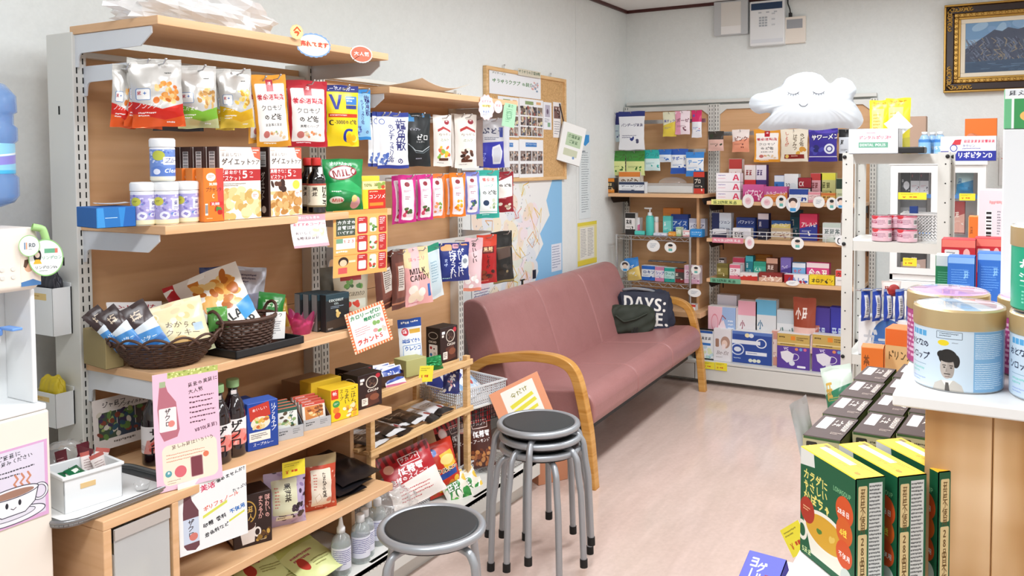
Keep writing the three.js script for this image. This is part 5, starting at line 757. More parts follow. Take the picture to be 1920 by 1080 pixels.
// ---------------------------------------------------------------- low unit: cartons on the top board
A('curry', 120, 190, (d) => d.bg('#1d45a0').p([[4, 8], [70, 0], [76, 30], [8, 38]], '#c83a2c').t('おいしい', 14, 12, 12, '#fff', { rot: -6 }).e(42, 44, 32, 22, '#efe6d0').b(20, 34, 44, 22, 14, ['#e0b04a', '#c86a3a', '#8ab04a', '#e8d29a'], 6, 10).t('リゾットスープ', 76, 6, 18, '#fff', { v: 1, gap: 0.72 }).r(4, 62, 70, 20, '#f2efe6').l(10, 66, 56, 12, 3, '#6a6a6a').t('スープカレー', 16, 86, 11, '#fff'));
box('curry_box', 'blue curry soup carton beside the juice bottle', 'box', [0.43, 0.62, -0.303, 0.09, 0.133, 72], { front: 'curry', side: '#3a5fb4', top: '#3a5fb4' }, 0.06);
box('curry_box', 'blue curry soup carton standing behind the bottle', 'box', [0.34, 0.62, -0.32, 0.069, 0.117, 76], { front: 'curry', side: '#3a5fb4', top: '#3a5fb4' }, 0.06);
A('retort', 100, 190, (d) => d.bg('#efe6da').r(0, 0, 100, 12, '#c84a3a').l(12, 3, 70, 5, 1, '#fff').p([[10, 14], [90, 14], [90, 60], [10, 70]], '#d98a4a').b(16, 20, 66, 36, 14, ['#e8b060', '#c86a30', '#f0d8a0', '#8a4a24'], 8, 14).t('ビーフカレー', 60, 16, 20, '#3a2a22', { v: 1, gap: 0.8 }).r(10, 74, 80, 20, '#e6c24a').l(18, 78, 60, 10, 2, '#6a4a20'));
A('retortG', 100, 190, (d) => d.bg('#e9e9e0').r(0, 0, 100, 12, '#2f5a4a').b(10, 16, 80, 50, 16, ['#3a6a4a', '#8aa86a', '#d8d0a0', '#5a4a34'], 8, 14).t('グリーン', 60, 14, 22, '#22302a', { v: 1, gap: 0.9 }).r(10, 74, 80, 20, '#e6d24a').l(18, 78, 60, 10, 2, '#4a5a20'));
A('trayPrint', 100, 50, (d) => d.bg('#b9bcc0').l(8, 24, 40, 40, 2, '#44484c').l(60, 20, 30, 50, 3, '#7a7e84'));
function cartonTray(label, at, key, inner, n) {   // open-topped display carton with upright packets
  const [x, y, z, w, h, yaw] = at, dd = 0.1, t = thing('display_carton', label, 'carton', x, y, z, yaw, 'open grey display cartons');
  const add = (nm, g) => mesh(nm, g, pm(g, 'box'), t);
  let g = boxGeo(w, h * 0.42, 0.002, { front: 'trayPrint', back: '#a9adb2', top: '#a9adb2', side: '#a9adb2' }, 0.0004); add('front_flap', g);
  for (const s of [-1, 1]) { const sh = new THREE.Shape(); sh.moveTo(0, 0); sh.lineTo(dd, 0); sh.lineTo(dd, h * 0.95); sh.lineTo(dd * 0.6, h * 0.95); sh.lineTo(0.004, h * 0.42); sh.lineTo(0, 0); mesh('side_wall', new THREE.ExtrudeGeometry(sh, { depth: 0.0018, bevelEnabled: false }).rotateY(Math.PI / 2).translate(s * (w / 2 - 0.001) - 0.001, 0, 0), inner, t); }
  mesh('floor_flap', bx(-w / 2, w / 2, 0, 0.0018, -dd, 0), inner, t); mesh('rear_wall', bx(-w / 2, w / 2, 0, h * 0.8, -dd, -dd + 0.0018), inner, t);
  return { t, dd, w, h, x, y, z, yaw, key, n };
}
function fill(c, names) {
  const a = c.yaw * D2R; names.forEach((l, i) => { const off = -0.014 - i * 0.021, q = [c.x + Math.sin(a) * off, c.y + 0.0025, c.z + Math.cos(a) * off, c.w * 0.84, c.h * (0.98 + 0.03 * i), c.yaw]; box('curry_packet', l, 'box', q, { front: c.key, side: '#d8d0c4', top: '#c86a50' }, 0.014, { tilt: -9, group: 'packets in the display cartons' }); });
}
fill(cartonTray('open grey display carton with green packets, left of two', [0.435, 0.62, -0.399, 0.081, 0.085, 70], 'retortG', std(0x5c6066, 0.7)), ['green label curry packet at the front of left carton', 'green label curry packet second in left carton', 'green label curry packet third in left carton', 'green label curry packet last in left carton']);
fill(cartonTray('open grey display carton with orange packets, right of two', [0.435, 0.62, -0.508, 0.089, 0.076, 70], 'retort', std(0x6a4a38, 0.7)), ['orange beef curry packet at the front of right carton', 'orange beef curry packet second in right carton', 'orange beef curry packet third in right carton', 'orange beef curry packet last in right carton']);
A('gohan', 150, 180, (d) => d.bg('#f0cf1e').r(0, 0, 26, 30, '#d83a24').t('新', 5, 6, 16, '#fff').c(18, 46, 13, '#3f9a4a').l(10, 43, 16, 6, 2, '#fff').c(18, 66, 12, '#e88a2a').c(22, 84, 12, '#d8482a').t('ごはんが', 70, 6, 21, '#3a2c14', { v: 1, gap: 0.9, w: 0.1 }).t('うまい', 46, 6, 21, '#3a2c14', { v: 1, gap: 0.9, w: 0.1 }).t('スープ', 30, 4, 14, '#3a2c14', { v: 1 }).b(48, 62, 44, 30, 18, ['#f2e2b0', '#e0a83a', '#f6eed0', '#c88a30'], 6, 11));
A('gohanSide', 60, 180, (d) => d.bg('#f6f2ea').l(14, 8, 70, 84, 18, '#6a5a48', 0.4));
box('soup_box', 'bright yellow soup box on the low unit, front one', 'box', [0.445, 0.62, -0.618, 0.105, 0.1, 80], { front: 'gohan', right: 'gohanSide', left: '#e9c226', top: '#e9c226' }, 0.07);
box('soup_box', 'yellow box lying flat behind the yellow soup box', 'box', [0.36, 0.62, -0.628, 0.116, 0.111, 80], { front: '#e4bf2c', side: '#e4bf2c', top: '#e4bf2c' }, 0.06);
A('cacao', 120, 170, (d) => d.bg('#2e1715').rr(8, 10, 18, 8, '#fff', 2).rr(8, 20, 12, 7, '#efe6dc', 2).c(84, 10, 10, '#c02a3a').c(58, 26, 24, null, '#d9cfc0', 4).b(46, 18, 26, 16, 10, ['#4a3028', '#6a4a3a'], 4, 7).t('Cacao', 40, 44, 16, '#f0e8dc', { skew: -0.2 }).p([[30, 60], [76, 54], [90, 92], [34, 98]], '#5a2f24').e(68, 72, 20, 14, '#8a5038').rr(14, 70, 26, 22, '#efe9e0', 3).l(18, 74, 18, 14, 3, '#6a5a50'));
A('cacaoSide', 90, 170, (d) => d.bg('#1c1210').e(50, 22, 32, 18, null, 0, '#cfc4b4', 3).t('CACAO', 18, 36, 16, '#e8dccc').rr(20, 48, 60, 44, '#efe9e2', 3).c(34, 58, 8, '#b02a30').c(56, 60, 5, '#4a2a20').c(34, 78, 9, '#2a6aa8').l(52, 70, 22, 16, 4, '#7a6a5a'));
box('cacao_box', 'dark brown cacao drink box beside yellow soup box', 'box', [0.43, 0.62, -0.754, 0.102, 0.111, 82], { front: 'cacao', left: 'cacaoSide', right: '#1c1210', top: '#1c1210' }, 0.075);
box('cacao_box', 'dark brown cacao drink box behind its twin', 'box', [0.35, 0.62, -0.802, 0.106, 0.109, 82], { front: 'cacao', left: 'cacaoSide', right: '#1c1210', top: '#1c1210' }, 0.07);
box('carton', 'brown cardboard carton at the back of the low unit', 'box', [0.23, 0.62, -0.718, 0.13, 0.074, 84], { front: '#9a7a5c', side: '#9a7a5c', top: '#9a7a5c' }, 0.1);

// ---------------------------------------------------------------- slatted rack, upper tier (y 0.646) and lower tier (y 0.461)
const R1 = 0.6405, R2 = 0.4555;
A('saltSoup', 90, 170, (d) => d.bg('#e9eef4').r(0, 0, 100, 16, '#1f4fa8').l(14, 4, 60, 8, 1, '#fff').c(26, 24, 14, '#c82a3a').t('塩', 16, 19, 17, '#fff').rr(44, 20, 50, 8, '#d8a83a', 2).t('減塩できる', 10, 38, 15.5, '#2a5ab0', { w: 0.13 }).rr(12, 50, 80, 22, null, 4, '#6a94d0', 2).t('ウレシコ', 16, 52, 18, '#2a5ab0', { w: 0.14 }).b(10, 76, 78, 18, 12, ['#e8c48a', '#c86a3a', '#f2e0b8', '#8aa85a'], 8, 13));
pouch('soup_pouch', 'white and blue salt-free soup pouch on slatted rack', 'pouch', [0.3, 0.64, -1.141, 0.101, 0.194, 68], 'saltSoup', { d: 0.026, stand: 1, tilt: -5 });
box('cacao_box', 'tall dark cacao box standing at right end of slatted rack', 'box', [0.34, 0.64, -1.324, 0.101, 0.137, 84], { front: 'cacao', left: 'cacaoSide', right: '#1c1210', top: '#1c1210' }, 0.075);
{ const g = merge([bx(-0.05, 0.05, 0, 0.003, -0.1, 0), bx(-0.05, 0.05, 0, 0.036, -0.003, 0), bx(-0.05, 0.05, 0, 0.05, -0.1, -0.097), bx(-0.05, -0.047, 0, 0.045, -0.1, 0), bx(0.047, 0.05, 0, 0.045, -0.1, 0)]); single('open_carton', 'dark open carton with yellow front lying on slatted rack', 'carton', g, std(0x4a3024, 0.7), ...[0.37, 0.683, -0.939].map((v, i) => (i === 1 ? R1 : v)), 74); }
box('carton', 'cream carton with green print on the slatted rack', 'box', [0.36, 0.64, -1.091, 0.097, 0.062, 78], { front: '#b9b87a', side: '#b9b87a', top: '#b9b87a' }, 0.07);
pouch('soup_pouch', 'crumpled green foil packet beside the dark cacao box', 'pouch', [0.37, 0.64, -1.185, 0.088, 0.052, 72], '#1f8a4a', { d: 0.03, tilt: -20, wrinkle: 0.4, finish: 'foil' });
A('bluePk', 110, 80, (d) => d.bg('#f0f0f2').p([[4, 20], [96, 4], [96, 70], [4, 86]], '#274aa8').t('だし', 20, 30, 24, '#fff', { rot: -8 }).l(50, 40, 40, 20, 2, '#cfe0ff').r(0, 90, 100, 10, '#c86a8a'));
['front', 'middle', 'rear'].forEach((l, i) => { const at = [0.385, 0.64, -0.946, 0.124, 0.031, 72]; pouch('soup_pouch', 'blue and white stock packet leaning on slatted rack, ' + l + ' one', 'pouch', [at[0] - i * 0.022, at[1] + 0.002 * i, at[2] + 0.005 * i, 0.085, 0.075, 70], 'bluePk', { d: 0.012, tilt: -38, group: 'blue stock packets' }); });
A('tagYellow', 60, 46, (d) => d.bg('#f2e23a').l(10, 14, 70, 24, 2, '#8a7a20', 0.4).t('¥', 14, 52, 24, '#c86a1a').l(40, 54, 46, 30, 1, '#c84a1a'));
sheet('price_tag', 'yellow price tag on the slatted rack edge', 'price tag', [0.412, 0.627, -1.073, 0.061, 0.058, 72], 'tagYellow', { roll: -8 });
A('blackPk', 120, 90, (d) => d.bg('#2a2522').p([[10, 14], [90, 8], [90, 60], [10, 70]], '#4a3c34').l(18, 22, 50, 30, 3, '#c8b8a0', 0.4).r(0, 86, 100, 14, '#d8dadc'));
A('whitePk', 120, 90, (d) => d.bg('#dcdfe3').l(20, 20, 60, 30, 3, '#7a8088', 0.4).c(70, 64, 9, '#8a3a3a').p([[0, 80], [100, 70], [100, 100], [0, 100]], '#1c1a1a'));
[['blackPk', -0.86, 0.35, 20], ['whitePk', -0.9, 0.33, 8], ['blackPk', -0.955, 0.34, 14], ['whitePk', -1.0, 0.35, 24], ['blackPk', -1.06, 0.31, 5], ['blackPk', -1.11, 0.33, 15], ['whitePk', -1.17, 0.35, 20], ['whitePk', -1.25, 0.34, 10]].forEach(([k, z, x, yw], i) => { const m = pouch('retort_pouch', (k === 'blackPk' ? 'dark brown' : 'white') + ' flat pouch lying on lower slats, ' + ['first', 'second', 'third', 'fourth', 'fifth', 'sixth', 'seventh', 'last'][i] + ' from the left', 'pouch', [x - 0.06, R2 + 0.006 + 0.004 * (i % 3), z, 0.1, 0.14, 80 + yw], k, { d: 0.016, tilt: -84, group: 'flat pouches on the lower slats', wrinkle: 0.25 }); m.position.x = x - 0.085 + 0.14; m.rotation.x = -84 * D2R; m.position.x = x + 0.04; });

// ---------------------------------------------------------------- low unit: lower shelf
A('signBeauty', 230, 260, (d) => { d.bg('#eef0f0').p([[8, 16], [16, 14], [19, 28], [28, 44], [28, 92], [22, 97], [10, 94], [6, 88], [6, 42]], '#6a4048').r(8, 10, 8, 8, '#7a9a78').r(6, 52, 22, 34, '#c9d4e6').t('ザクロ', 12, 54, 9, '#2a1a20', { v: 1 }).c(20, 78, 6, '#d07a70'); d.t('美活', 30, 12, 11, '#d0305a', { rot: -8, w: 0.12 }).t('始めませんか?', 54, 9, 6.6, '#2a2a2e', { rot: -12, w: 0.13 }).p([[34, 54], [70, 42], [70, 46], [34, 58]], '#d8dc5a').t('ポリフェノール', 34, 43, 7.4, '#d8482a', { rot: -12, w: 0.12 }).t('たっぷり', 78, 30, 5.6, '#2a2a2e', { rot: -12, w: 0.13 }).t('砂糖 香料', 33, 66, 7.6, '#2a2a2e', { rot: -12, w: 0.13 }).t('着色料など', 35, 80, 7, '#2a2a2e', { rot: -12, w: 0.13 }).t('不使用', 72, 58, 8, '#2a6ab8', { rot: -12, w: 0.14 }).p([[72, 72], [96, 64], [96, 67], [72, 75]], '#d8dc5a'); });
sheet('poster', 'white handwritten sign with bottle drawing on the low unit edge', 'poster', [0.497, 0.453, -0.076, 0.181, 0.181, 78], 'signBeauty', { curl: 0.02 });
A('coffee', 170, 190, (d) => d.bg('#2a1612').c(34, 34, 26, '#c8a04a').c(34, 34, 23, '#2a1612').t('珈琲', 18, 22, 16, '#d8b25a', { v: 1, w: 0.13 }).t('職人', 36, 22, 16, '#d8b25a', { v: 1, w: 0.13 }).t('まろやか', 64, 6, 15, '#e6b0a8', { v: 1, gap: 0.85 }).t('味わいの', 82, 6, 15, '#e6b0a8', { v: 1, gap: 0.85 }).p([[14, 62], [58, 58], [54, 94], [22, 96]], '#efe9e4').e(36, 61, 21, 9, '#3a1c14').e(62, 76, 8, 9, null, 0, '#efe9e4', 4).b(60, 74, 38, 20, 12, ['#8a6a2a', '#c8a04a', '#5a3a1a'], 4, 7).l(70, 92, 26, 4, 1, '#d8c8a0'));
A('coffeeSide', 100, 190, (d) => d.bg('#3a211c').r(8, 52, 84, 26, '#d8cfc4').l(12, 55, 76, 20, 6, '#5a4a40', 0.4).r(8, 82, 84, 12, '#cfc4b8'));
box('coffee_box', 'dark brown coffee box with white cup on lower shelf', 'box', [0.44, 0.367, -0.251, 0.105, 0.144, 66], { front: 'coffee', left: 'coffeeSide', right: '#2a1612', top: '#2a1612' }, 0.085);
A('teaBlack', 120, 210, (d) => d.bg('#b9a9c8').b(0, 0, 100, 100, 22, ['#8f7ba8', '#a592bd', '#3a2a44', '#cabcd6'], 4, 9).rr(16, 14, 62, 62, '#d9d8b8', 4).t('黒豆茶', 44, 22, 18, '#2a221c', { v: 1, w: 0.12 }).l(22, 26, 12, 40, 7, '#c86a5a', 0.4).b(66, 60, 26, 24, 16, ['#2a1c24', '#40303c'], 4, 7, 1).rr(24, 78, 40, 8, '#e9e4d0', 2).l(28, 80, 30, 4, 1, '#5a4a3a'));
A('teaOnion', 110, 210, (d) => d.bg('#c0492f').b(0, 0, 100, 100, 30, ['#e0b0a0', '#d8806a', '#a83a24'], 3, 6).r(0, 0, 100, 18, '#9a8660').rr(16, 24, 64, 66, '#efe4d2', 4).t('たまねぎの皮茶', 50, 30, 13.5, '#2a1c14', { v: 1, w: 0.11, gap: 0.9 }).l(24, 32, 12, 30, 6, '#c86a5a', 0.4).p([[26, 72], [40, 66], [48, 76], [34, 84]], '#f6efe2', '#b89a7a', 1).c(72, 80, 9, '#d8907a').l(30, 92, 40, 4, 1, '#f0d8c8'));
pouch('tea_pouch', 'lilac black bean tea pouch standing on lower shelf', 'pouch', [0.42, 0.367, -0.388, 0.121, 0.16, 60], 'teaBlack', { d: 0.045, stand: 1 });
pouch('tea_pouch', 'red onion skin tea pouch standing on lower shelf', 'pouch', [0.43, 0.367, -0.521, 0.099, 0.167, 60], 'teaOnion', { d: 0.045, stand: 1 });
sheet('price_tag', 'yellow price tag above the lilac tea pouch', 'price tag', [0.455, 0.517, -0.39, 0.067, 0.045, 66], 'tagYellow', {});
[[-0.62, 0.4, 78], [-0.66, 0.41, 94], [-0.7, 0.4, 86]].forEach(([z, x, yw], i) => { const m = pouch('retort_pouch', 'glossy black flat pouch on low unit lower shelf, ' + ['lowest', 'middle', 'topmost'][i] + ' of the pile', 'pouch', [x + 0.04, S5 + 0.008 + 0.014 * i, z, 0.17, 0.22, yw], '#17161a', { d: 0.018, tilt: -80, group: 'black pouches', wrinkle: 0.35 }); });

// ---------------------------------------------------------------- base deck
A('lime', 150, 110, (d) => d.bg('#d6dd9a').p([[0, 0], [100, 0], [100, 24], [0, 34]], '#c3cd78').l(14, 44, 60, 16, 2, '#a0525a').c(24, 66, 10, '#b03a30').l(40, 66, 46, 16, 3, '#7a7a40', 0.4));
[[0.4, -0.18, 60], [0.43, -0.28, 82], [0.41, -0.4, 70], [0.44, -0.5, 90], [0.36, -0.36, 76]].forEach(([x, z, yw], i) => pouch('herb_pouch', 'pale yellow green pouch lying on base deck, ' + ['first', 'second', 'third', 'fourth', 'rear'][i] + ' of the heap', 'pouch', [x + 0.04, 0.152 + 0.012 * i, z, 0.17, 0.2, yw], 'lime', { d: 0.03, tilt: -72, group: 'yellow green pouches on the deck' }));
pouch('herb_pouch', 'dark red bag lying at the back of the base deck', 'pouch', [0.2, 0.155, -0.5, 0.24, 0.16, 80], '#8a1c22', { d: 0.05, tilt: -50 });
const clearPlastic = new THREE.MeshPhysicalMaterial({ color: 0xeef3f2, roughness: 0.12, transmission: 0.75, thickness: 0, ior: 1.45 });
A('clearLabel', 90, 80, (d) => d.bg('#dfe2ee').l(10, 10, 80, 70, 8, '#4a4a8a', 0.45));
[['clear squeeze bottle with pointed white nozzle at the front', [0.5, 0.283, -0.58], 1], ['clear bottle with white screw cap behind the nozzle bottle', [0.44, 0.256, -0.707], 0], ['clear bottle with white screw cap nearest the lone stool', [0.49, 0.212, -0.669], 0], ['clear bottle with white screw cap at the rear of the group', [0.4, 0.251, -0.769], 0], ['clear bottle with white screw cap partly behind stool seat', [0.42, 0.209, -0.793], 0]].forEach(([l, p, nozzle]) => {
  const t = thing('clear_bottle', l, 'bottle', Math.min(p[0], 0.455), 0.1502, p[2], 60, 'clear plastic bottles on the base deck');
  lathed('body', [[0.0001, 0], [0.028, 0], [0.03, 0.004], [0.03, 0.095], [0.026, 0.112], [0.012, 0.125], [0.011, 0.132], [0.0001, 0.1325]], clearPlastic, t);
  const g = wrapGeo([[0.0302, 0.02], [0.0303, 0.022], [0.0303, 0.085], [0.0302, 0.087]], 'clearLabel', { span: 0.5 }); mesh('label', g, pm(g, 'paper'), t);
  if (nozzle) lathed('nozzle', [[0.0001, 0.128], [0.013, 0.128], [0.013, 0.142], [0.008, 0.15], [0.002, 0.19], [0.0001, 0.19]], M.whitePlastic, t); else lathed('cap', [[0.0001, 0.128], [0.0135, 0.128], [0.0135, 0.15], [0.012, 0.152], [0.0001, 0.152]], M.whitePlastic, t);
});
{ const cb = new THREE.SphereGeometry(1, 32, 20), cp = cb.attributes.position; for (let i = 0; i < cp.count; i++) { const x = cp.getX(i), y = cp.getY(i), z = cp.getZ(i), k = 1 + 0.13 * Math.sin(8 * x + 5 * z) + 0.09 * Math.sin(17 * y + 9 * x) + 0.05 * Math.sin(29 * z); cp.setXYZ(i, x * k * 0.08, (Math.max(-0.8, y * k) + 0.8) * 0.085, z * k * 0.1); } cb.computeVertexNormals(); single('plastic_bag', 'clear plastic bag bulging on base deck behind the lone stool', 'bag', cb, M.film, 0.4, 0.152, -0.88); }
// mesh crates with red sweets
function crate(name, label, x, y, z, yaw, w, h, dd, mat) {
  const t = thing(name, label, 'basket', x, y, z, yaw), wall = (len, nm, f) => { const g = [], n = Math.round(len / 0.011), rows = Math.round(h / 0.011); for (let i = 0; i <= n; i++) g.push(bx(-len / 2 + i * len / n - 0.0017, -len / 2 + i * len / n + 0.0017, 0, h, -0.0012, 0.0012)); for (let j = 0; j <= rows; j++) g.push(bx(-len / 2, len / 2, j * h / rows - 0.0017, j * h / rows + 0.0017, -0.0012, 0.0012)); const q = mesh(nm, f(merge(g)), mat, t); return q; };
  wall(w, 'front_grid', (g) => g.translate(0, 0, dd / 2)); wall(w, 'rear_grid', (g) => g.translate(0, 0, -dd / 2)); wall(dd, 'side_grid', (g) => g.rotateY(Math.PI / 2).translate(-w / 2, 0, 0)); wall(dd, 'side_grid', (g) => g.rotateY(Math.PI / 2).translate(w / 2, 0, 0));
  mesh('bottom', bx(-w / 2, w / 2, 0, 0.003, -dd / 2, dd / 2), mat, t);
  mesh('rim', merge([bx(-w / 2 - 0.006, w / 2 + 0.006, h, h + 0.006, dd / 2 - 0.003, dd / 2 + 0.006), bx(-w / 2 - 0.006, w / 2 + 0.006, h, h + 0.006, -dd / 2 - 0.006, -dd / 2 + 0.003), bx(-w / 2 - 0.006, -w / 2 + 0.003, h, h + 0.006, -dd / 2, dd / 2), bx(w / 2 - 0.003, w / 2 + 0.006, h, h + 0.006, -dd / 2, dd / 2)]), mat, t);
  return t;
}
A('sweetRed', 150, 160, (d) => { d.bg('#b3202a'); for (let i = 0; i < 8; i++) d.r(i * 13, 0, 6, 18, '#6a1a1c'); d.rr(36, 14, 38, 14, null, 1, '#fff', 1.5).t('ラカント', 38, 16, 8.6, '#fff', { w: 0.13 }).t('低糖質', 26, 32, 16, '#fff', { w: 0.14 }).t('3種のスイーツ', 12, 47, 10.5, '#fff', { w: 0.13, skew: -0.15 }).p([[0, 62], [100, 50], [100, 100], [0, 100]], '#f4ede6').l(16, 70, 64, 24, 4, '#c05a5a', 0.35).c(14, 26, 9, '#e8a890'); });
A('sweetBrown', 140, 180, (d) => { d.bg('#4a221a'); for (let i = 0; i < 7; i++) d.r(i * 15, 0, 9, 22, '#c02a2e'); d.r(0, 20, 100, 2, '#d8403a').c(22, 26, 13, '#f0a8a0').c(22, 26, 10, '#f6dcd4').rr(48, 18, 40, 13, null, 1, '#f6e0d8', 1.5).t('ラカント', 50, 20, 8.8, '#fff').t('低糖質', 46, 36, 15, '#fff', { w: 0.14 }).t('スイートアーモンド', 10, 50, 8.6, '#fff', { w: 0.12, skew: -0.15 }).b(20, 68, 70, 28, 40, ['#8a4a2a', '#b06a3a', '#6a3018', '#c88a50'], 4, 7, 0.7); });
A('syrup', 100, 190, (d) => d.bg('#c8341c').c(32, 18, 15, '#2a5ab0').l(22, 15, 20, 7, 2, '#fff').p([[50, 26], [90, 22], [96, 50], [56, 56]], '#f0c03a').e(70, 38, 22, 18, '#f6e08a').t('ホクルミン', 12, 52, 16, '#2a160e', { w: 0.16, out: '#f6e9c8' }).p([[14, 64], [90, 58], [90, 68], [14, 75]], '#2a4a9a').b(14, 76, 74, 22, 16, ['#d8862a', '#f0c03a', '#a85a1c'], 8, 14));
A('greens', 130, 100, (d) => d.bg('#eae4d4').b(0, 0, 100, 100, 22, ['#2f8a3a', '#1f6a2c', '#5fae4a', '#e8c24a', '#f2efe4'], 9, 16).t('野菜', 14, 30, 22, '#fff', { out: '#2f6a2a' }));
const GR = 'bags in the crates on the base deck';
crate('mesh_crate', 'low grey mesh crate at the right of base deck', 0.265, 0.1505, -1.38, 90, 0.26, 0.06, 0.2, M.crate);
crate('mesh_crate', 'low grey mesh crate under the red sweet bags', 0.26, 0.1505, -1.06, 90, 0.24, 0.05, 0.2, M.crate);
pouch('sweets_bag', 'red striped bag of low-sugar sweets in front crate', 'snack bag', [0.42, 0.206, -1.034, 0.21, 0.195, 56], 'sweetRed', { d: 0.05, tilt: -28, roll: 14, group: GR });
pouch('sweets_bag', 'dark red flat bag behind the red striped bag', 'snack bag', [0.33, 0.254, -1.131, 0.129, 0.107, 66], '#9a1a3a', { d: 0.03, tilt: -26, roll: 14, group: GR });
pouch('sweets_bag', 'orange red syrup candy bag with yellow burst', 'snack bag', [0.4, 0.165, -1.221, 0.146, 0.196, 60], 'syrup', { d: 0.05, tilt: -16, roll: 10, group: GR });
pouch('sweets_bag', 'brown and red almond chocolate bag beside the stacked stools', 'snack bag', [0.37, 0.176, -1.456, 0.185, 0.229, 58], 'sweetBrown', { d: 0.05, tilt: -14, group: GR });
pouch('sweets_bag', 'brown and red almond chocolate bag behind its twin', 'snack bag', [0.32, 0.185, -1.402, 0.138, 0.21, 66], 'sweetBrown', { d: 0.04, tilt: -10, roll: 8, group: GR });
[[[0.455, 0.134, -1.239, 0.112, 0.113, 60], 'left'], [[0.445, 0.109, -1.337, 0.118, 0.116, 66], 'right'], [[0.47, 0.081, -1.346, 0.108, 0.104, 64], 'front']].forEach(([at, l]) => pouch('sweets_bag', 'green vegetable cracker bag on base deck, ' + l + ' one', 'snack bag', at, 'greens', { d: 0.03, tilt: -32, roll: 14, group: GR }));
{ const g = []; for (let k = 0; k < 16; k++) g.push(rod([-0.1, 0.004, -0.11 + k * 0.0147], [0.1, 0.004, -0.11 + k * 0.0147], 0.0016, 5)); for (const x of [-0.1, 0, 0.1]) g.push(rod([x, 0.002, -0.115], [x, 0.002, 0.115], 0.0022, 5)); single('wire_grid', 'flat chrome wire grid lying at end of base deck', 'grid', merge(g), M.chrome, 0.37, 0.152, -1.6, 0); }
// crate by the sofa, on a wire stand behind the stools
const crS = [0.37, 0.408, -1.517];
crate('mesh_crate', 'pale grey mesh crate of packets beside the sofa arm', crS[0] - 0.1, 0.43, crS[2], 78, 0.28, 0.075, 0.22, M.crate);
{ const t = thing('wire_stand', 'dark mesh stand carrying the crate beside the sofa', 'stand', crS[0] - 0.1, 0.1505, crS[2], 78), g = []; for (let i = 0; i <= 20; i++) g.push(rod([-0.13 + i * 0.013, 0.21, 0.11], [-0.13 + i * 0.013, 0.27, 0.11], 0.0018, 5)); for (const y of [0.21, 0.23, 0.25, 0.27]) g.push(rod([-0.13, y, 0.11], [0.13, y, 0.11], 0.0018, 5)); mesh('mesh_front', merge(g), M.black, t); for (const x of [-0.13, 0.13]) for (const z of [-0.11, 0.11]) mesh('post', rod([x, 0, z], [x, 0.276, z], 0.005), M.steel, t); mesh('shelf', bx(-0.135, 0.135, 0.272, 0.279, -0.115, 0.115), M.steel, t); }
A('blueWhite', 150, 120, (d) => d.bg('#e6eaf0').p([[0, 0], [60, 0], [40, 40], [0, 50]], '#2a3a8a').t('だしパック', 30, 40, 13, '#3a3a44', { rot: 20 }).b(10, 60, 80, 34, 14, ['#bcd4e8', '#d8e4ee', '#8ab0d8'], 6, 12).c(50, 64, 8, '#c0504a'));
[[crS[0] - 0.06, 0.436, crS[2] + 0.07, 60, 20, 'left'], [crS[0] - 0.09, 0.45, crS[2], 84, -10, 'middle'], [crS[0] - 0.07, 0.445, crS[2] - 0.07, 96, 6, 'right']].forEach(([x, y, z, yw, r, l]) => pouch('stock_pouch', 'blue and white stock pouch in the pale crate, ' + l + ' one', 'pouch', [x, y, z, 0.14, 0.17, yw], 'blueWhite', { d: 0.028, tilt: -48, roll: r, group: 'stock pouches in the pale crate' }));
A('navyFlower', 90, 110, (d) => d.bg('#2a3270').b(0, 0, 100, 100, 12, ['#e0a0a8', '#e8c8a8', '#f0e8e0'], 6, 11).t('茶', 30, 30, 34, '#fff'));
pouch('tea_pouch', 'navy pouch with flower print at left of pale crate', 'pouch', [0.36, 0.52, -1.307, 0.077, 0.099, 66], 'navyFlower', { d: 0.026, tilt: -20, roll: -12 });
A('saleCard', 120, 130, (d) => d.bg('#e9a07a').rr(20, 8, 66, 80, '#f6f4ec', 2).p([[28, 44], [76, 34], [78, 42], [30, 53]], '#e6e04a').p([[30, 58], [78, 48], [80, 56], [34, 67]], '#e6e04a').p([[36, 72], [78, 64], [78, 71], [38, 80]], '#e6e04a').t('今だけ', 34, 22, 12, '#8a8a3a', { rot: -10 }));
sheet('sale_card', 'salmon card with yellow highlighted note leaning on sofa arm', 'sign', [0.52, 0.329, -1.642, 0.228, 0.186, 48], 'saleCard', { roll: 20, tilt: -10 });
box('carton', 'orange brown carton on floor between stools and sofa', 'box', [0.5, 0, -1.878, 0.152, 0.106, 60], { front: '#c98a68', side: '#c98a68', top: '#c98a68' }, 0.1);

// ---------------------------------------------------------------- left wall: notice board, map, leaflets
const WL = WALLX;
{
  const t = thing('notice_board', 'cork notice board with wooden frame on the left wall', 'board', WL, 1.31, -2.762, 90), w = 0.435, h = 0.605;
  mesh('cork', bx(-w, w, 0.01, h - 0.01, 0.004, 0.014), M.cork, t);
  for (const [a, b, c, d] of [[-w, w, 0, 0.02], [-w, w, h - 0.02, h]]) mesh('frame_rail', bx(a, b, c, d, 0.001, 0.024, 0.003), M.slat, t);
  for (const s of [-1, 1]) mesh('frame_rail', bx(s * w - 0.01, s * w + 0.01, 0.0, h, 0.001, 0.0242, 0.003), M.slat, t);
  for (const x of [-0.25, 0.27]) mesh('hanger', merge([rod([x, h - 0.005, 0.012], [x, h + 0.02, 0.012], 0.003, 6), new THREE.SphereGeometry(0.005, 8, 6).translate(x, h + 0.02, 0.012)]), M.chrome, t);
}
const NX = WL + 0.0155;
A('boardTitle', 260, 120, (d) => d.bg('#eceff2').t('デイサービス', 5, 10, 4, '#5a6a5a').t('ゆうゆうクラブ の紹介', 5, 36, 8.4, '#6a8f68', { w: 0.13, sx: 0.86 }).b(80, 30, 14, 40, 12, ['#b9b9c4', '#d8a8a0', '#8aa0b8'], 1.5, 3, 1));
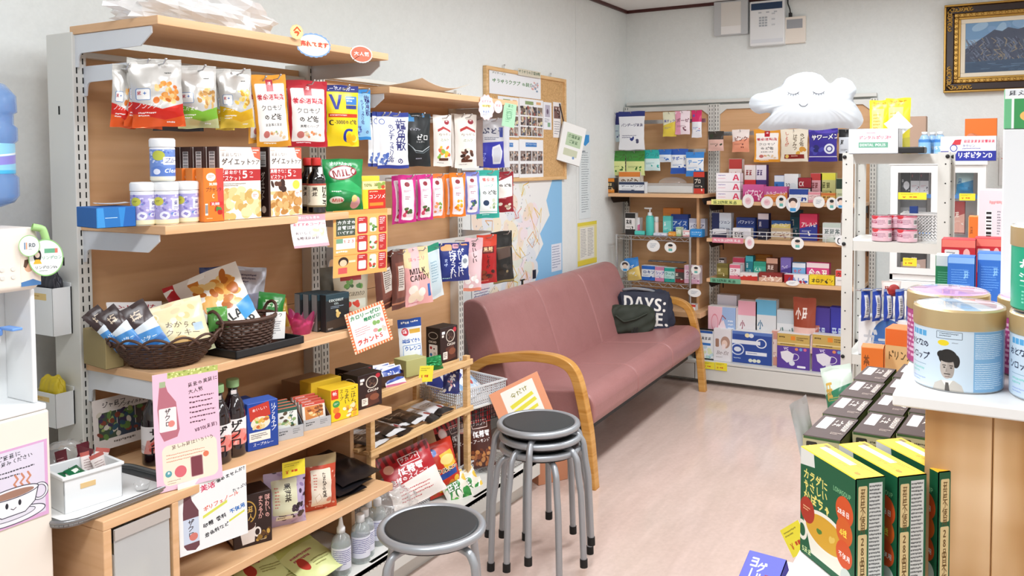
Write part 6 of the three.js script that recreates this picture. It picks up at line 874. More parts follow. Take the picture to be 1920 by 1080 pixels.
A('boardStrip', 160, 30, (d) => d.bg('#d8d2be').t('ゆうゆうの介護情報', 2, 14, 10.2, '#6a7a64', { w: 0.13 }));
A('photos', 200, 170, (d) => { d.bg('#eef0f2').r(24, 6, 34, 9, '#8aa070').r(70, 6, 20, 7, '#e0b080'); for (let j = 0; j < 3; j++) for (let i = 0; i < 4; i++) d.r(5 + i * 23.5, 20 + j * 27, 21, 23, ['#7a6a60', '#9a8a80', '#6a5a58', '#8a7a6a'][(i + j) % 4]).b(6 + i * 23.5, 21 + j * 27, 18, 20, 9, ['#2a2426', '#d8b8a0', '#c8c4be', '#a05a50', '#e0d8a8', '#5a6a80'], 1.5, 3.4, 1.2); });
A('photosBlue', 200, 170, (d) => { d.bg('#eef0f2').r(26, 8, 46, 11, '#3a7ac0').t('レクリエーション', 28, 9, 5.4, '#fff'); for (let j = 0; j < 2; j++) for (let i = 0; i < 4; i++) d.r(5 + i * 23.5, 30 + j * 34, 21, 26, ['#8a7a74', '#6a5e5a', '#9a8c84', '#7a6a66'][(i + j) % 4]).b(6 + i * 23.5, 32 + j * 34, 18, 20, 9, ['#2a2426', '#d8b8a0', '#c8c4be', '#70504a'], 1.5, 3.4, 1.2); });
A('flyer', 60, 160, (d) => d.bg('#eceef4').r(20, 10, 60, 44, '#b9b4c4').e(50, 34, 12, 26, '#6a5a70').l(14, 60, 70, 16, 3, '#6a6a7a', 0.4).r(50, 74, 34, 16, '#8ab090'));
A('flyer2', 60, 160, (d) => d.bg('#efecea').r(10, 12, 80, 34, '#7a5a54').b(14, 14, 70, 28, 8, ['#c8a090', '#3a2a2a', '#e0d0c8'], 8, 13).l(14, 54, 70, 40, 6, '#8a8a90', 0.4));
sheet('notice', 'long white club title sign at top of the notice board', 'notice', [-0.124, 1.775, -2.627, 0.546, 0.128, 90], 'boardTitle', { t: 0.001 });
sheet('notice', 'small beige title strip on the notice board frame', 'notice', [-0.114, 1.893, -2.756, 0.251, 0.036, 90], 'boardStrip', { t: 0.001 });
sheet('notice', 'photo sheet with three rows, upper right of board', 'notice', [-0.124, 1.557, -2.792, 0.272, 0.213, 90], 'photos', { t: 0.001 });
sheet('notice', 'photo sheet with blue heading, lower right of board', 'notice', [-0.124, 1.329, -2.789, 0.273, 0.214, 90], 'photosBlue', { t: 0.001 });
sheet('notice', 'photo sheet half hidden by hanging pouches, upper left of board', 'notice', [-0.124, 1.552, -2.544, 0.215, 0.215, 90], 'photos', { t: 0.001 });
sheet('notice', 'photo sheet half hidden by hanging pouches, lower left of board', 'notice', [-0.124, 1.334, -2.541, 0.216, 0.204, 90], 'photosBlue', { t: 0.001 });
sheet('notice', 'narrow pale flyer right of the photo sheets', 'notice', [-0.124, 1.605, -2.98, 0.097, 0.159, 90], 'flyer', { t: 0.001 });
sheet('notice', 'narrow flyer at right edge of the notice board', 'notice', [-0.124, 1.561, -3.099, 0.101, 0.21, 90], 'flyer2', { t: 0.001 });
A('booklet', 110, 150, (d) => d.bg('#eff1ee').rr(22, 22, 66, 34, '#b9cfae', 2).t('介護保険', 28, 26, 13, '#4a6a4a').t('ご案内', 34, 40, 13, '#4a6a4a').rr(20, 64, 60, 18, '#c9cfb4', 2).c(66, 84, 5, '#7a9ac8'));
{ const at = [-0.09, 1.408, -3.166, 0.181, 0.237, 66]; const t = thing('hanging_booklet', 'white booklet hanging from notice board by a dark strap', 'booklet', at[0], at[1], at[2], 66); const g = boxGeo(at[3], at[4], 0.014, { front: 'booklet', side: '#e9e6e0', top: '#e9e6e0', back: '#7a6a5c' }); g.rotateZ(-14 * D2R); mesh('cover', g, pm(g, 'paper'), t); mesh('strap', rod([-0.02, at[4] * 0.9, 0], [-0.05, at[4] + 0.12, -0.01], 0.004, 6), M.frameDark, t); }
A('map', 420, 260, (d) => { d.bg('#eef0ee'); d.p([[88, 0], [100, 0], [100, 100], [62, 100], [70, 84], [66, 74], [76, 60], [72, 50], [84, 34], [80, 20]], '#8ec4ec').r(86, 62, 13, 26, '#e6eaf4').l(87, 64, 11, 22, 9, '#8a94b0', 0.4); d.b(0, 0, 66, 100, 60, ['#f4ead0', '#e6eadc', '#f0e0d0', '#e2e8ee', '#f2e6ea'], 3, 8); for (let i = 0; i < 26; i++) { const p = []; let x = rr(0, 70), y = rr(0, 100); for (let k = 0; k < 7; k++) { p.push([Math.min(x, 76 - y * 0.08), y]); x += rr(-6, 8); y += rr(-10, 13); } d.p(p, null, ['#e0b83a', '#d89a5a', '#d86a5a', '#b9bcc4', '#e6d080', '#a8c8e0'][i % 6], i % 6 < 3 ? 0.45 : 0.3, 1); } d.b(2, 4, 62, 90, 120, ['#8a94a8', '#c8a07a', '#9ab08a'], 0.25, 0.6, 0.6).r(50, 88, 2.2, 9, '#222').r(49, 88, 5, 1.2, '#222').r(63, 82, 4, 8, '#223').l(2, 88, 16, 9, 4, '#7a6a90', 0.4); });
sheet('wall_map', 'large city map with blue sea taped on the left wall', 'map', [-0.136, 0.685, -2.686, 0.985, 0.632].concat(90), 'map', { t: 0.001, nx: 2, ny: 2 });
A('leaflet', 70, 330, (d) => d.bg('#e4eef0').p([[16, 4], [90, 4], [90, 12], [54, 17], [16, 12]], '#3a9ae0').l(20, 24, 66, 70, 26, '#8a98a0', 0.35).l(20, 22, 60, 3, 1, '#5a6a7a'));
A('leafletYellow', 120, 250, (d) => d.bg('#f0e6a0').r(0, 0, 100, 8, '#e8d84a').r(12, 12, 74, 74, '#efeee4').l(16, 16, 30, 66, 18, '#7a7a80', 0.35).l(52, 16, 30, 66, 18, '#7a7a80', 0.35).r(0, 88, 100, 12, '#ecd94a'));
sheet('leaflet', 'tall pale leaflet with blue arrow on the left wall', 'leaflet', [-0.138, 1.052, -3.498, 0.162, 0.559].concat(90), 'leaflet', { t: 0.001, nx: 2, ny: 2 });
sheet('leaflet', 'yellow edged notice on the left wall above the sofa', 'leaflet', [-0.138, 0.753, -3.532, 0.282, 0.276].concat(90), 'leafletYellow', { t: 0.001, nx: 2, ny: 2 });

// ---------------------------------------------------------------- back wall: control boxes and the painting
const WB = BACKZ;
{
  let p = [0.622, 2.245, -4.15, 0.229, 0.223], t = thing('control_box', 'grey wall box with white label under the ceiling, leftmost', 'control box', p[0], p[1], WB + 0.0005, 0);
  mesh('housing', bx(-p[3] / 2, p[3] / 2, 0, p[4], 0, 0.04, 0.004), std(0xc6cacc, 0.45), t); mesh('label', bx(-p[3] * 0.28, p[3] * 0.3, 0.006, p[4] - 0.01, 0.04, 0.0412), std(0xe4e2dc, 0.7), t); mesh('card', bx(-p[3] * 0.28, p[3] * 0.3, 0.006, p[4] * 0.26, 0.0412, 0.0424), std(0xf2f2f0, 0.6), t);
  p = [0.865, 2.159, -4.1, 0.222, 0.285]; t = thing('alarm_panel', 'white alarm keypad panel with dark blue display', 'control box', p[0], p[1], WB + 0.0005, 0);
  mesh('housing', bx(-p[3] / 2, p[3] / 2, 0, p[4], 0, 0.06, 0.006), M.whitePlastic, t); mesh('display', bx(-p[3] * 0.46, p[3] * 0.44, p[4] * 0.8, p[4] * 0.95, 0.06, 0.0612), std(0x1d3a5c, 0.2), t);
  for (let j = 0; j < 4; j++) for (let i = 0; i < 3; i++) mesh('key', bx(-0.05 + i * 0.019, -0.036 + i * 0.019, p[4] * 0.6 - j * 0.017, p[4] * 0.6 + 0.011 - j * 0.017, 0.06, 0.0625, 0.001), std(0xa9b0b6, 0.5), t);
  for (let j = 0; j < 3; j++) mesh('key', bx(0.03, 0.052, p[4] * 0.68 - j * 0.035, p[4] * 0.68 + 0.009 - j * 0.035, 0.06, 0.0622, 0.001), std(0xc6cacf, 0.5), t);
  for (let i = 0; i < 3; i++) mesh('key', bx(-0.055 + i * 0.05, -0.035 + i * 0.05, p[4] * 0.72, p[4] * 0.75, 0.06, 0.0622, 0.001), std(0xb9bec4, 0.5), t);
  mesh('nameplate', bx(-p[3] * 0.46, p[3] * 0.46, 0.016, 0.04, 0.06, 0.0608), std(0xdfe3e8, 0.6), t);
  p = [1.036, 2.163, -4.15, 0.13, 0.168]; t = thing('sensor_box', 'small cream wall sensor with grey window and cable', 'control box', p[0], p[1], WB + 0.0005, 0);
  mesh('housing', bx(-p[3] / 2, p[3] / 2, 0, p[4], 0, 0.03, 0.004), M.cream, t); mesh('window', bx(-p[3] * 0.4, p[3] * 0.36, p[4] * 0.56, p[4] * 0.9, 0.03, 0.0312), std(0x9fa3a8, 0.15), t); mesh('cable', tube([[-0.03, p[4], 0.012], [-0.035, p[4] + 0.05, 0.02], [-0.05, p[4] + 0.09, 0.012], [-0.05, CEIL - p[1], 0.008]], 0.004, 20, 6), M.black, t); mesh('plug', bx(-0.042, -0.022, p[4], p[4] + 0.028, 0.004, 0.024, 0.003), M.black, t);
}
A('painting', 300, 230, (d) => { d.bg('#6f9cc4').p([[0, 34], [100, 24], [100, 60], [0, 60]], '#8fb4d2').b(0, 4, 100, 26, 14, ['#88b0d4', '#7aa4cc', '#9cc0dc'], 8, 16, 0.5).p([[0, 52], [10, 40], [22, 26], [30, 16], [38, 20], [44, 13], [54, 18], [62, 14], [74, 22], [88, 30], [100, 28], [100, 100], [0, 100]], '#3a4a64'); for (let i = 0; i < 190; i++) { const x = rr(0, 100), y = rr(30, 80); d.p([[x, y], [x + rr(2, 6), y + rr(4, 14)], [x + rr(-3, 3), y + rr(10, 18)]], null, ['#5f7088', '#2c3a54', '#8a8270', '#44566e', '#6a7890'][i % 5], rr(0.5, 1.6), 1); } d.p([[0, 78], [100, 74], [100, 100], [0, 100]], '#31506e'); for (let i = 0; i < 24; i++) d.r(rr(0, 90), rr(78, 98), rr(4, 14), 0.9, ['#4a7090', '#26415e', '#6a8aa4'][i % 3]); });
{
  const p = [2.092, 1.809, -4.14, 0.389, 0.51], x0 = p[0] - p[3] / 2, W = 0.72, H = p[4], t = thing('framed_painting', 'mountain painting in ornate black and gilt frame on back wall', 'painting', x0 + W / 2, p[1], WB + 0.0005, 0);
  const ring = (a, b, z0, z1, r) => merge([bx(-W / 2 + a, W / 2 - a, a, b, z0, z1, r), bx(-W / 2 + a, W / 2 - a, H - b, H - a, z0, z1, r), bx(-W / 2 + a, -W / 2 + b, b, H - b, z0, z1, r), bx(W / 2 - b, W / 2 - a, b, H - b, z0, z1, r)]);
  mesh('outer_moulding', ring(0, 0.012, 0, 0.05, 0.004), M.gold, t); mesh('black_band', ring(0.011, 0.055, 0, 0.036, 0.006), M.frameDark, t); mesh('inner_moulding', ring(0.054, 0.076, 0, 0.045, 0.005), M.gold, t); mesh('gilt_slip', ring(0.075, 0.088, 0, 0.03, 0.003), M.gold, t); mesh('liner', ring(0.087, 0.112, 0, 0.024, 0.003), std(0xe9e0cc, 0.7), t);
  for (const sx of [-1, 1]) for (const sy of [0, 1]) { const g = []; for (let k = 0; k < 9; k++) { for (const [dx, dy] of [[0.03 + k * 0.014, 0.03], [0.03, 0.03 + k * 0.014]]) { const s = new THREE.TorusGeometry(0.009 + 0.002 * (k % 2), 0.0042, 6, 12, 5); s.rotateZ(k * 0.9); s.translate(sx * (W / 2 - dx), sy ? H - dy : dy, 0.036); g.push(s); } } mesh('corner_ornament', merge(g), M.gold, t); }
  { const g = []; for (let k = 0; k < 64; k++) { const u = k / 64, per = 2 * (W - 0.13) + 2 * (H - 0.13); let s = u * per, x, y; if (s < W - 0.13) { x = -W / 2 + 0.065 + s; y = 0.065; } else if ((s -= W - 0.13) < H - 0.13) { x = W / 2 - 0.065; y = 0.065 + s; } else if ((s -= H - 0.13) < W - 0.13) { x = W / 2 - 0.065 - s; y = H - 0.065; } else { s -= W - 0.13; x = -W / 2 + 0.065; y = H - 0.065 - s; } g.push(new THREE.SphereGeometry(0.0085, 8, 6).scale(1, 1, 0.6).translate(x, y, 0.045)); } mesh('bead_ornament', merge(g), M.gold, t); }
  const g = boxGeo(W - 0.22, H - 0.22, 0.004, { front: 'painting', side: '#333333', top: '#333333' }); g.translate(0, 0.11, 0.016); mesh('canvas', g, pm(g, 'paper'), t);
  mesh('glazing', bx(-W / 2 + 0.11, W / 2 - 0.11, 0.11, H - 0.11, 0.0202, 0.0212), M.glass, t);
}

// ---------------------------------------------------------------- cloud balloon
{
  const out = [[100, 24], [92, 10], [84, -4], [90, -22], [78, -40], [58, -44], [42, -34], [26, -50], [4, -56], [-18, -53], [-36, -44], [-44, -32], [-66, -22], [-92, -16], [-102, -4], [-100, 10], [-86, 20], [-70, 18], [-62, 22], [-74, 36], [-86, 46], [-66, 52], [-20, 48], [20, 52], [60, 48], [90, 50], [102, 38]];
  const curve = new THREE.CatmullRomCurve3(out.map(([x, y]) => new THREE.Vector3(x, -y, 0)), true, 'catmullrom', 0.5), N = 120, K = 12, S = 0.0029, pos = [], idx = [];
  const c = [1.28, 1.73, -3.31], t = thing('cloud_balloon', 'white inflated cloud balloon with closed eyes and smile', 'balloon', c[0], c[1], c[2], 20);
  const P = curve.getSpacedPoints(N);
  for (const s of [1, -1]) { const base = pos.length / 3; for (let k = 0; k <= K; k++) for (let i = 0; i < N; i++) { const f = k / K, g = Math.sqrt(Math.max(0, 1 - Math.pow(f, 2.4))), w = f > 0.55 ? 0.006 * (f - 0.55) * Math.sin(i * 1.9) : 0; const th = i / N * 2 * Math.PI, m = Math.pow(f, 3), th2 = Math.atan2(P[i].y, P[i].x), ex = 92 * Math.cos(th2), ey = 48 * Math.sin(th2); pos.push((ex + (P[i].x - ex) * m) * S * f, (ey + (P[i].y - ey) * m) * S * f, s * (0.075 * g + w)); } for (let k = 0; k < K; k++) for (let i = 0; i < N; i++) { const a = base + k * N + i, b = base + k * N + (i + 1) % N, c2 = a + N, d = b + N; if (s > 0) idx.push(a, c2, b, b, c2, d); else idx.push(a, b, c2, b, d, c2); } }
  const g = new THREE.BufferGeometry(); g.setAttribute('position', new THREE.BufferAttribute(new Float32Array(pos), 3)); g.setIndex(idx); g.computeVertexNormals(); mesh('balloon', g, M.balloon, t);
  const ink = std(0x5a5a60, 0.6), eye = (x) => { const q = []; q.push(tube([[x - 0.03, 0.052, 0.073], [x - 0.015, 0.042, 0.0755], [x, 0.039, 0.076], [x + 0.015, 0.042, 0.0755], [x + 0.03, 0.052, 0.073]], 0.0016, 16, 5)); for (const k of [-2, -1, 0, 1, 2]) q.push(rod([x + k * 0.011, 0.041 + Math.abs(k) * 0.003, 0.0755], [x + k * 0.014, 0.029 + Math.abs(k) * 0.004, 0.0745], 0.0012, 5)); return merge(q); };
  mesh('eye', eye(-0.075), ink, t); mesh('eye', eye(0.055), ink, t); mesh('mouth', tube([[-0.045, -0.012, 0.0765], [-0.032, -0.024, 0.0765], [-0.014, -0.024, 0.0768], [0, -0.012, 0.077]], 0.0016, 16, 5), ink, t);
  mesh('string', rod([0.0, 0.16, 0.0], [0.0, CEIL - c[1], 0.0], 0.0006, 4), M.glass, t);
}

// ---------------------------------------------------------------- bags on the sofa
function softBag(w, h, d, wr, seedp) {
  const g = new THREE.BoxGeometry(1, 1, 1, 28, 22, 18), p = g.attributes.position, v = new THREE.Vector3();
  for (let i = 0; i < p.count; i++) { v.set(p.getX(i) * 2, p.getY(i) * 2, p.getZ(i) * 2); const e = 4, l = Math.pow(Math.pow(Math.abs(v.x), e) + Math.pow(Math.abs(v.y), e) + Math.pow(Math.abs(v.z), e), 1 / e); v.multiplyScalar(1 / l); const k = 1 + wr * (Math.sin(5 * v.x + 3 * v.y + seedp) * 0.4 + Math.sin(9 * v.y - 6 * v.x + 4 * v.z + seedp) * 0.35 + Math.sin(15 * v.x + 11 * v.z + seedp * 2) * 0.25); const y = v.y * k; p.setXYZ(i, v.x * k * w / 2 * (1 - 0.06 * v.y), Math.max(0, (y + 1) * h / 2 - 0.002), v.z * k * d / 2 * (1 - 0.22 * v.y)); }
  g.computeVertexNormals(); return g;
}
{
  const t = thing('nylon_bag', 'dark olive green nylon bag slumped on the sofa seat', 'bag', 0.235, 0.372, -3.35, 28);
  mesh('body', softBag(0.3, 0.175, 0.12, 0.08, 2), M.nylon, t); mesh('zip', tube([[-0.11, 0.155, 0.008], [0, 0.164, 0.014], [0.11, 0.155, 0.008]], 0.004, 20, 6), M.black, t);
  mesh('tab', merge([bx(0.005, 0.014, 0.005, 0.05, 0.064, 0.068), bx(0.02, 0.029, 0.005, 0.05, 0.064, 0.068), bx(0.035, 0.044, 0.005, 0.05, 0.064, 0.068)]), M.black, t);
  mesh('fold', tube([[-0.09, 0.12, 0.058], [-0.04, 0.085, 0.07], [0.03, 0.1, 0.066], [0.1, 0.13, 0.05]], 0.006, 24, 6), M.nylon, t);
  const u = thing('tote_bag', 'navy tote bag with bold white lettering behind green bag', 'bag', 0.27, 0.374, -3.5, 24);
  mesh('body', softBag(0.35, 0.255, 0.12, 0.09, 5), M.navy, u);
  A('toteText', 150, 110, (d) => d.bg('#2c3142').t('DAYS:', 4, 4, 33, '#f2f0ea', { w: 0.16, rot: 5 }).t('THE.', 26, 46, 34, '#f2f0ea', { w: 0.16, rot: 4 }).p([[54, 92], [64, 78], [74, 92]], null, '#e6e6e0', 2));
  const pg = pouchGeo(0.3, 0.225, 0.02, 'toteText', { seal: 0.02, foot: 0.02, wrinkle: 0.5 }); pg.rotateX(-7 * D2R); pg.translate(0.0, 0.02, 0.086); mesh('printed_front', pg, pm(pg, 'paper'), u);
  mesh('strap', tube([[-0.1, 0.22, 0], [-0.13, 0.25, 0.03], [-0.06, 0.262, 0.05], [0.03, 0.25, 0.04], [0.11, 0.22, 0.0]], 0.009, 30, 8), std(0x8a8d92, 0.8), u);
}

// ---------------------------------------------------------------- goods on the back wall shelving
let qn = 0;
// a quickly described print: ground, band, accent, word
function qa(base, band, acc, word, w = 90, h = 110, style = 0) {
  const k = 'q' + qn++; A(k, w, h, (d) => { d.bg(base); if (style === 0) d.r(0, 0, 100, 24, band).r(0, 76, 100, 24, band); else if (style === 1) d.p([[0, 55], [100, 38], [100, 100], [0, 100]], band); else if (style === 2) d.r(0, 0, 38, 100, band); else if (style === 3) d.c(60, 60, 34, band); else if (style === 5) d.r(0, 0, 100, 13, band); else d.r(0, 0, 100, 42, band);
    const s = Math.min(28, 84 / Math.max(2, word.length)); d.t(word, 8, style === 4 ? 14 : 32, s, acc, { w: 0.14 }).l(12, 62, 60, 9, 2, acc, 0.4).b(50, 66, 40, 20, 4, [band, acc], 4, 8); }); return k;
}
function goods(name, cat, kind, z, y, list, dep, group) {
  for (const [at, faces, label, o] of list) {
    const key = Array.isArray(faces) ? qa(...faces) : faces, side = Array.isArray(faces) ? (faces[0]) : '#e6e6e6';
    if (kind === 'pouch') pouch(name, label, cat, at, key, { d: 0.018, group, ...(o ?? {}) }); else box(name, label, cat, at, { front: key, side, top: side }, o?.d ?? dep, { group, ...(o ?? {}) });
  }
}
// bags hanging in the narrow bay
for (const g of ['packets on the back wall hooks', 'candy bags in the wide back bay']) HANG.set(g, hookB);
goods('care_pack', 'packet', 'pouch', 0, 0, [
  [[-0.139, 1.552, -3.99, 0.121, 0.202, 0], ['#cfe6ee', '#2a2f7a', '#2a2f7a', 'マスク', 90, 150, 4], 'navy topped mask packet at far left of back wall hooks'],
  [[0.003, 1.495, -3.93, 0.192, 0.259, 0], ['#eceef2', '#24307a', '#4a4a6a', 'バンデージ手袋', 130, 190, 5], 'large white glove packet with navy header on back wall'],
  [[0.247, 1.582, -4, 0.095, 0.164, 0], ['#e6e6c8', '#e8d04a', '#5a5aa0', '指サック', 90, 150, 1], 'narrow packet of yellow finger cots on back wall'],
  [[0.342, 1.594, -3.99, 0.105, 0.155, 0], ['#f4e4ea', '#e8a0b8', '#7a4a5a', 'ガーゼ', 90, 140, 2], 'pink and white gauze packet on back wall hooks'],
  [[0.436, 1.571, -4, 0.07, 0.179, 0], ['#eef0f6', '#d82a6a', '#3a5ab0', '歯', 60, 150, 4], 'slim pink topped toothbrush packet on back wall'],
  [[-0.131, 1.321, -3.97, 0.145, 0.169, 0], ['#dfe69a', '#3f8a34', '#3f6a2a', 'ハーブ', 110, 140, 4], 'green and yellow packet, left of the green pair'],
  [[0.012, 1.321, -3.97, 0.142, 0.167, 0], ['#dfe69a', '#3f8a34', '#3f6a2a', 'ハーブ', 110, 140, 4], 'green and yellow packet, right of the green pair'],
  [[0.13, 1.354, -3.98, 0.12, 0.14, 0], ['#d8f0ee', '#2ab0a8', '#2a8a8a', 'クール', 100, 130, 4], 'turquoise packet right of the green pair'],
  [[0.223, 1.411, -3.98, 0.092, 0.086, 0], ['#dfeaf4', '#2a6ac0', '#2a6ac0', '目', 80, 80, 4], 'short blue packet beside the turquoise one'],
  [[0.319, 1.333, -3.99, 0.124, 0.166, 0], ['#eef2f6', '#2a5ab8', '#2a5ab8', 'サポート', 100, 140, 0], 'white packet with blue header on lower hooks'],
  [[0.438, 1.316, -3.96, 0.125, 0.16, 0], ['#eef2f6', '#3a8ad8', '#3a8ad8', 'テープ', 100, 140, 0], 'pale packet with blue label at end of lower hooks'],
], 0, 'packets on the back wall hooks');
const GA = 'goods in the narrow back bay';
goods('care_box', 'box', 'box', 0, 0, [
  [[-0.121, 1.205, -3.86, 0.056, 0.099, 0], ['#2a2624', '#e08a2a', '#f0d8a0', '湿布'], 'black and orange box at left end of upper narrow shelf'],
  [[-0.023, 1.205, -3.95, 0.158, 0.142, 0], ['#efe6da', '#e88a3a', '#6a4a2a', 'のびる'], 'orange and white box at the back of upper narrow shelf'],
  [[0.039, 1.205, -3.84, 0.185, 0.076, 0], ['#e6ecf2', '#2c3a5a', '#2c3a5a', 'テーピング'], 'white and dark box lying in front on upper narrow shelf'],
  [[0.486, 1.205, -3.9, 0.076, 0.143, 0], ['#1f1d1e', '#c83a2c', '#efe6d8', 'プロ'], 'black and red box at right end of upper narrow shelf'],
], 0.06, GA);
{ const p = [0.287, 1.205, -3.9, 0.33, 0.122, 0]; const t = thing('clear_case', 'clear plastic case with rounded lid on upper narrow shelf', 'case', p[0], SHB.a, p[2] - 0.05, 0); mesh('case', bx(-p[3] / 2, p[3] / 2, 0.001, p[4] * 0.55, -0.06, 0.06, 0.006), new THREE.MeshPhysicalMaterial({ color: 0xf2f4f4, roughness: 0.1, transmission: 0.7, thickness: 0 }), t); mesh('lid', new THREE.SphereGeometry(0.075, 24, 12, 0, 7, 0, 1.6).scale(1.3, 0.55, 0.8).translate(0, p[4] * 0.55, 0), M.film, t); mesh('pads', bx(-p[3] / 2 + 0.01, p[3] / 2 - 0.01, 0.004, p[4] * 0.4, -0.05, 0.05, 0.004), M.white, t); }
// chrome wire rack standing on the low board
{
  const t = thing('wire_rack', 'small chrome wire rack of two tiers in narrow back bay', 'rack'), X0 = -0.06, X1 = 0.455, Z0 = -4.07, Z1 = -3.82;
  for (const x of [X0, X1]) for (const z of [Z0, Z1]) mesh('post', merge([rod([x, SHB.low, z], [x, 0.93, z], 0.008, 10), new THREE.CylinderGeometry(0.012, 0.014, 0.012, 10).translate(x, SHB.low + 0.006, z)]), M.chrome, t);
  for (const y of [0.925, 0.62]) { const g = []; for (let k = 0; k <= 22; k++) { const x = X0 + (X1 - X0) * k / 22; g.push(rod([x, y, Z0], [x, y, Z1], 0.0018, 5)); } for (const z of [Z0, Z1]) { g.push(rod([X0, y, z], [X1, y, z], 0.003, 6), rod([X0, y - 0.026, z], [X1, y - 0.026, z], 0.003, 6)); for (let k = 0; k < 14; k++) { const a = X0 + (X1 - X0) * k / 14, b = X0 + (X1 - X0) * (k + 1) / 14; g.push(rod([a, y - (k % 2) * 0.026, z], [b, y - ((k + 1) % 2) * 0.026, z], 0.0018, 5)); } } for (const x of [X0, X1]) g.push(rod([x, y, Z0], [x, y, Z1], 0.003, 6)); mesh('wire_shelf', merge(g), M.chrome, t); }
}
const W1 = 0.927, W2 = 0.622;
goods('care_box', 'box', 'box', 0, 0, [
  [[0.021, 0.927, -3.86, 0.074, 0.146, 0], ['#e9e6e4', '#23201f', '#23201f', '薬用'], 'black and white tall box at left of wire rack top'],
  [[0.056, 0.927, -3.9, 0.039, 0.112, 0], ['#f2eef0', '#e07aa0', '#a03a6a', '花', 50, 150, 1], 'slim white box with pink flower on wire rack'],
  [[0.271, 0.927, -3.98, 0.125, 0.177, 0], ['#e0943a', '#d8843a', '#5a3414', 'アルガン'], 'orange box at the back of wire rack top'],
  [[0.261, 0.927, -3.92, 0.06, 0.127, 0], ['#7fd8d0', '#5ac8c0', '#fff', '水'], 'pale turquoise tall box on wire rack top'],
  [[0.336, 0.927, -3.95, 0.12, 0.138, 0], ['#2a5ab0', '#1f3a86', '#dfe9f6', 'アイス'], 'deep blue box at the back right of wire rack top'],
  [[0.238, 0.927, -3.85, 0.094, 0.018, 0], ['#eef0f6', '#c9cfe6', '#4a5aa0', 'メモ'], 'low white box in front on wire rack top'],
  [[0.317, 0.927, -3.86, 0.052, 0.028, 0], ['#e8a84a', '#e0902a', '#fff', 'N'], 'small orange box in front on wire rack top'],
  [[0.358, 0.927, -3.87, 0.037, 0.06, 0], ['#dbe6d0', '#a8c890', '#5a7a4a', '草', 50, 120, 0], 'slim pale green box on wire rack top'],
  [[0.414, 0.927, -3.86, 0.048, 0.041, 0], ['#f2f0f0', '#e6b0b0', '#c04a4a', '止'], 'small white box with red sign on wire rack top'],
  [[0.464, 0.927, -3.93, 0.11, 0.115, 0], ['#d8d8e4', '#b9bccf', '#5a5a7a', 'バリア'], 'pale grey packet at right end of wire rack top'],
  [[0.482, 0.927, -3.86, 0.083, 0.051, 0], ['#3a9ae0', '#2a86d0', '#fff', 'コンタクト'], 'bright blue box in front at right of wire rack top'],
  [[0.145, 0.622, -3.88, 0.1, 0.1, 0], ['#eef2f8', '#2a6ac8', '#1f3a8a', 'ロキソ'], 'white box with blue stroke on wire rack middle tier'],
  [[0.228, 0.622, -3.87, 0.068, 0.099, 0], ['#f0e6f0', '#d88ab0', '#3a5ab0', 'シップ'], 'white box with pink picture on wire rack middle tier'],
  [[0.295, 0.622, -3.87, 0.075, 0.095, 0], ['#bfe6e0', '#2aa89a', '#2a6a6a', 'クール'], 'aqua green box on wire rack middle tier'],
  [[0.364, 0.622, -3.88, 0.078, 0.091, 0], ['#4a4440', '#8a2a2a', '#e6dcd0', '温'], 'dark box with red picture on wire rack middle tier'],
  [[0.451, 0.622, -3.87, 0.106, 0.118, 0], ['#f4e6ee', '#e8b8d0', '#a05a80', 'ケア'], 'pale pink box at right of wire rack middle tier'],
  [[0.222, 0.735, -4, 0.258, 0.007, 0], ['#8a8d94', '#23305a', '#dfe3ea', 'サポーター', 140, 40, 1], 'long grey and navy box lying at back of wire rack'],
  [[0.449, 0.455, -3.83, 0.08, 0.04, 0], ['#f0efee', '#d8453a', '#2a2a3a', 'オロナイン', 90, 110, 4], 'white ointment box with red corner on low board'],
], 0.05, GA);
pouch('care_pack', 'blue and yellow packet leaning at left of wire rack middle tier', 'packet', [0.058, 0.622, -3.85, 0.101, 0.152, 0], qa('#3a86d0', '#f0d27a', '#fff', 'ひざ', 90, 200, 1), { d: 0.03, roll: 10 });
{ // pump bottle and small jar
  const p = [0.155, 0.927, -3.86, 0.065, 0.153, 0], mint = std(0x54c9bd, 0.35), t = thing('pump_bottle', 'turquoise pump bottle with white spout on wire rack', 'bottle', p[0], W1, p[2] - 0.02, -20), r = 0.027;
  lathed('body', [[0.0001, 0], [r, 0], [r, 0.115], [r * 0.8, 0.13], [0.0001, 0.13]], mint, t); mesh('pump', merge([new THREE.CylinderGeometry(0.014, 0.016, 0.022, 16).translate(0, 0.14, 0), rod([0, 0.15, 0], [0, 0.175, 0], 0.005), bx(-0.045, 0.012, 0.172, 0.183, -0.008, 0.008, 0.003)]), M.whitePlastic, t);
  const j = [0.089, 0.927, -3.85, 0.069, 0.027, 0]; single('cream_jar', 'small square turquoise jar beside the pump bottle', 'jar', bx(-j[3] / 2, j[3] / 2, 0, j[4], -0.022, 0.022, 0.006), mint, j[0], W1, j[2] - 0.02, 8);
  const c = [0.184, 0.927, -3.92, 0.042, 0.143, 0], q = thing('spray_bottle', 'slim white spray bottle behind turquoise pump bottle', 'bottle', c[0], W1, c[2], 0); lathed('body', [[0.0001, 0], [0.016, 0], [0.016, 0.085], [0.0001, 0.086]], std(0xf0d8d2, 0.4), q); lathed('cap', [[0.0001, 0.086], [0.0155, 0.086], [0.0155, 0.12], [0.0001, 0.122]], M.whitePlastic, q);
}
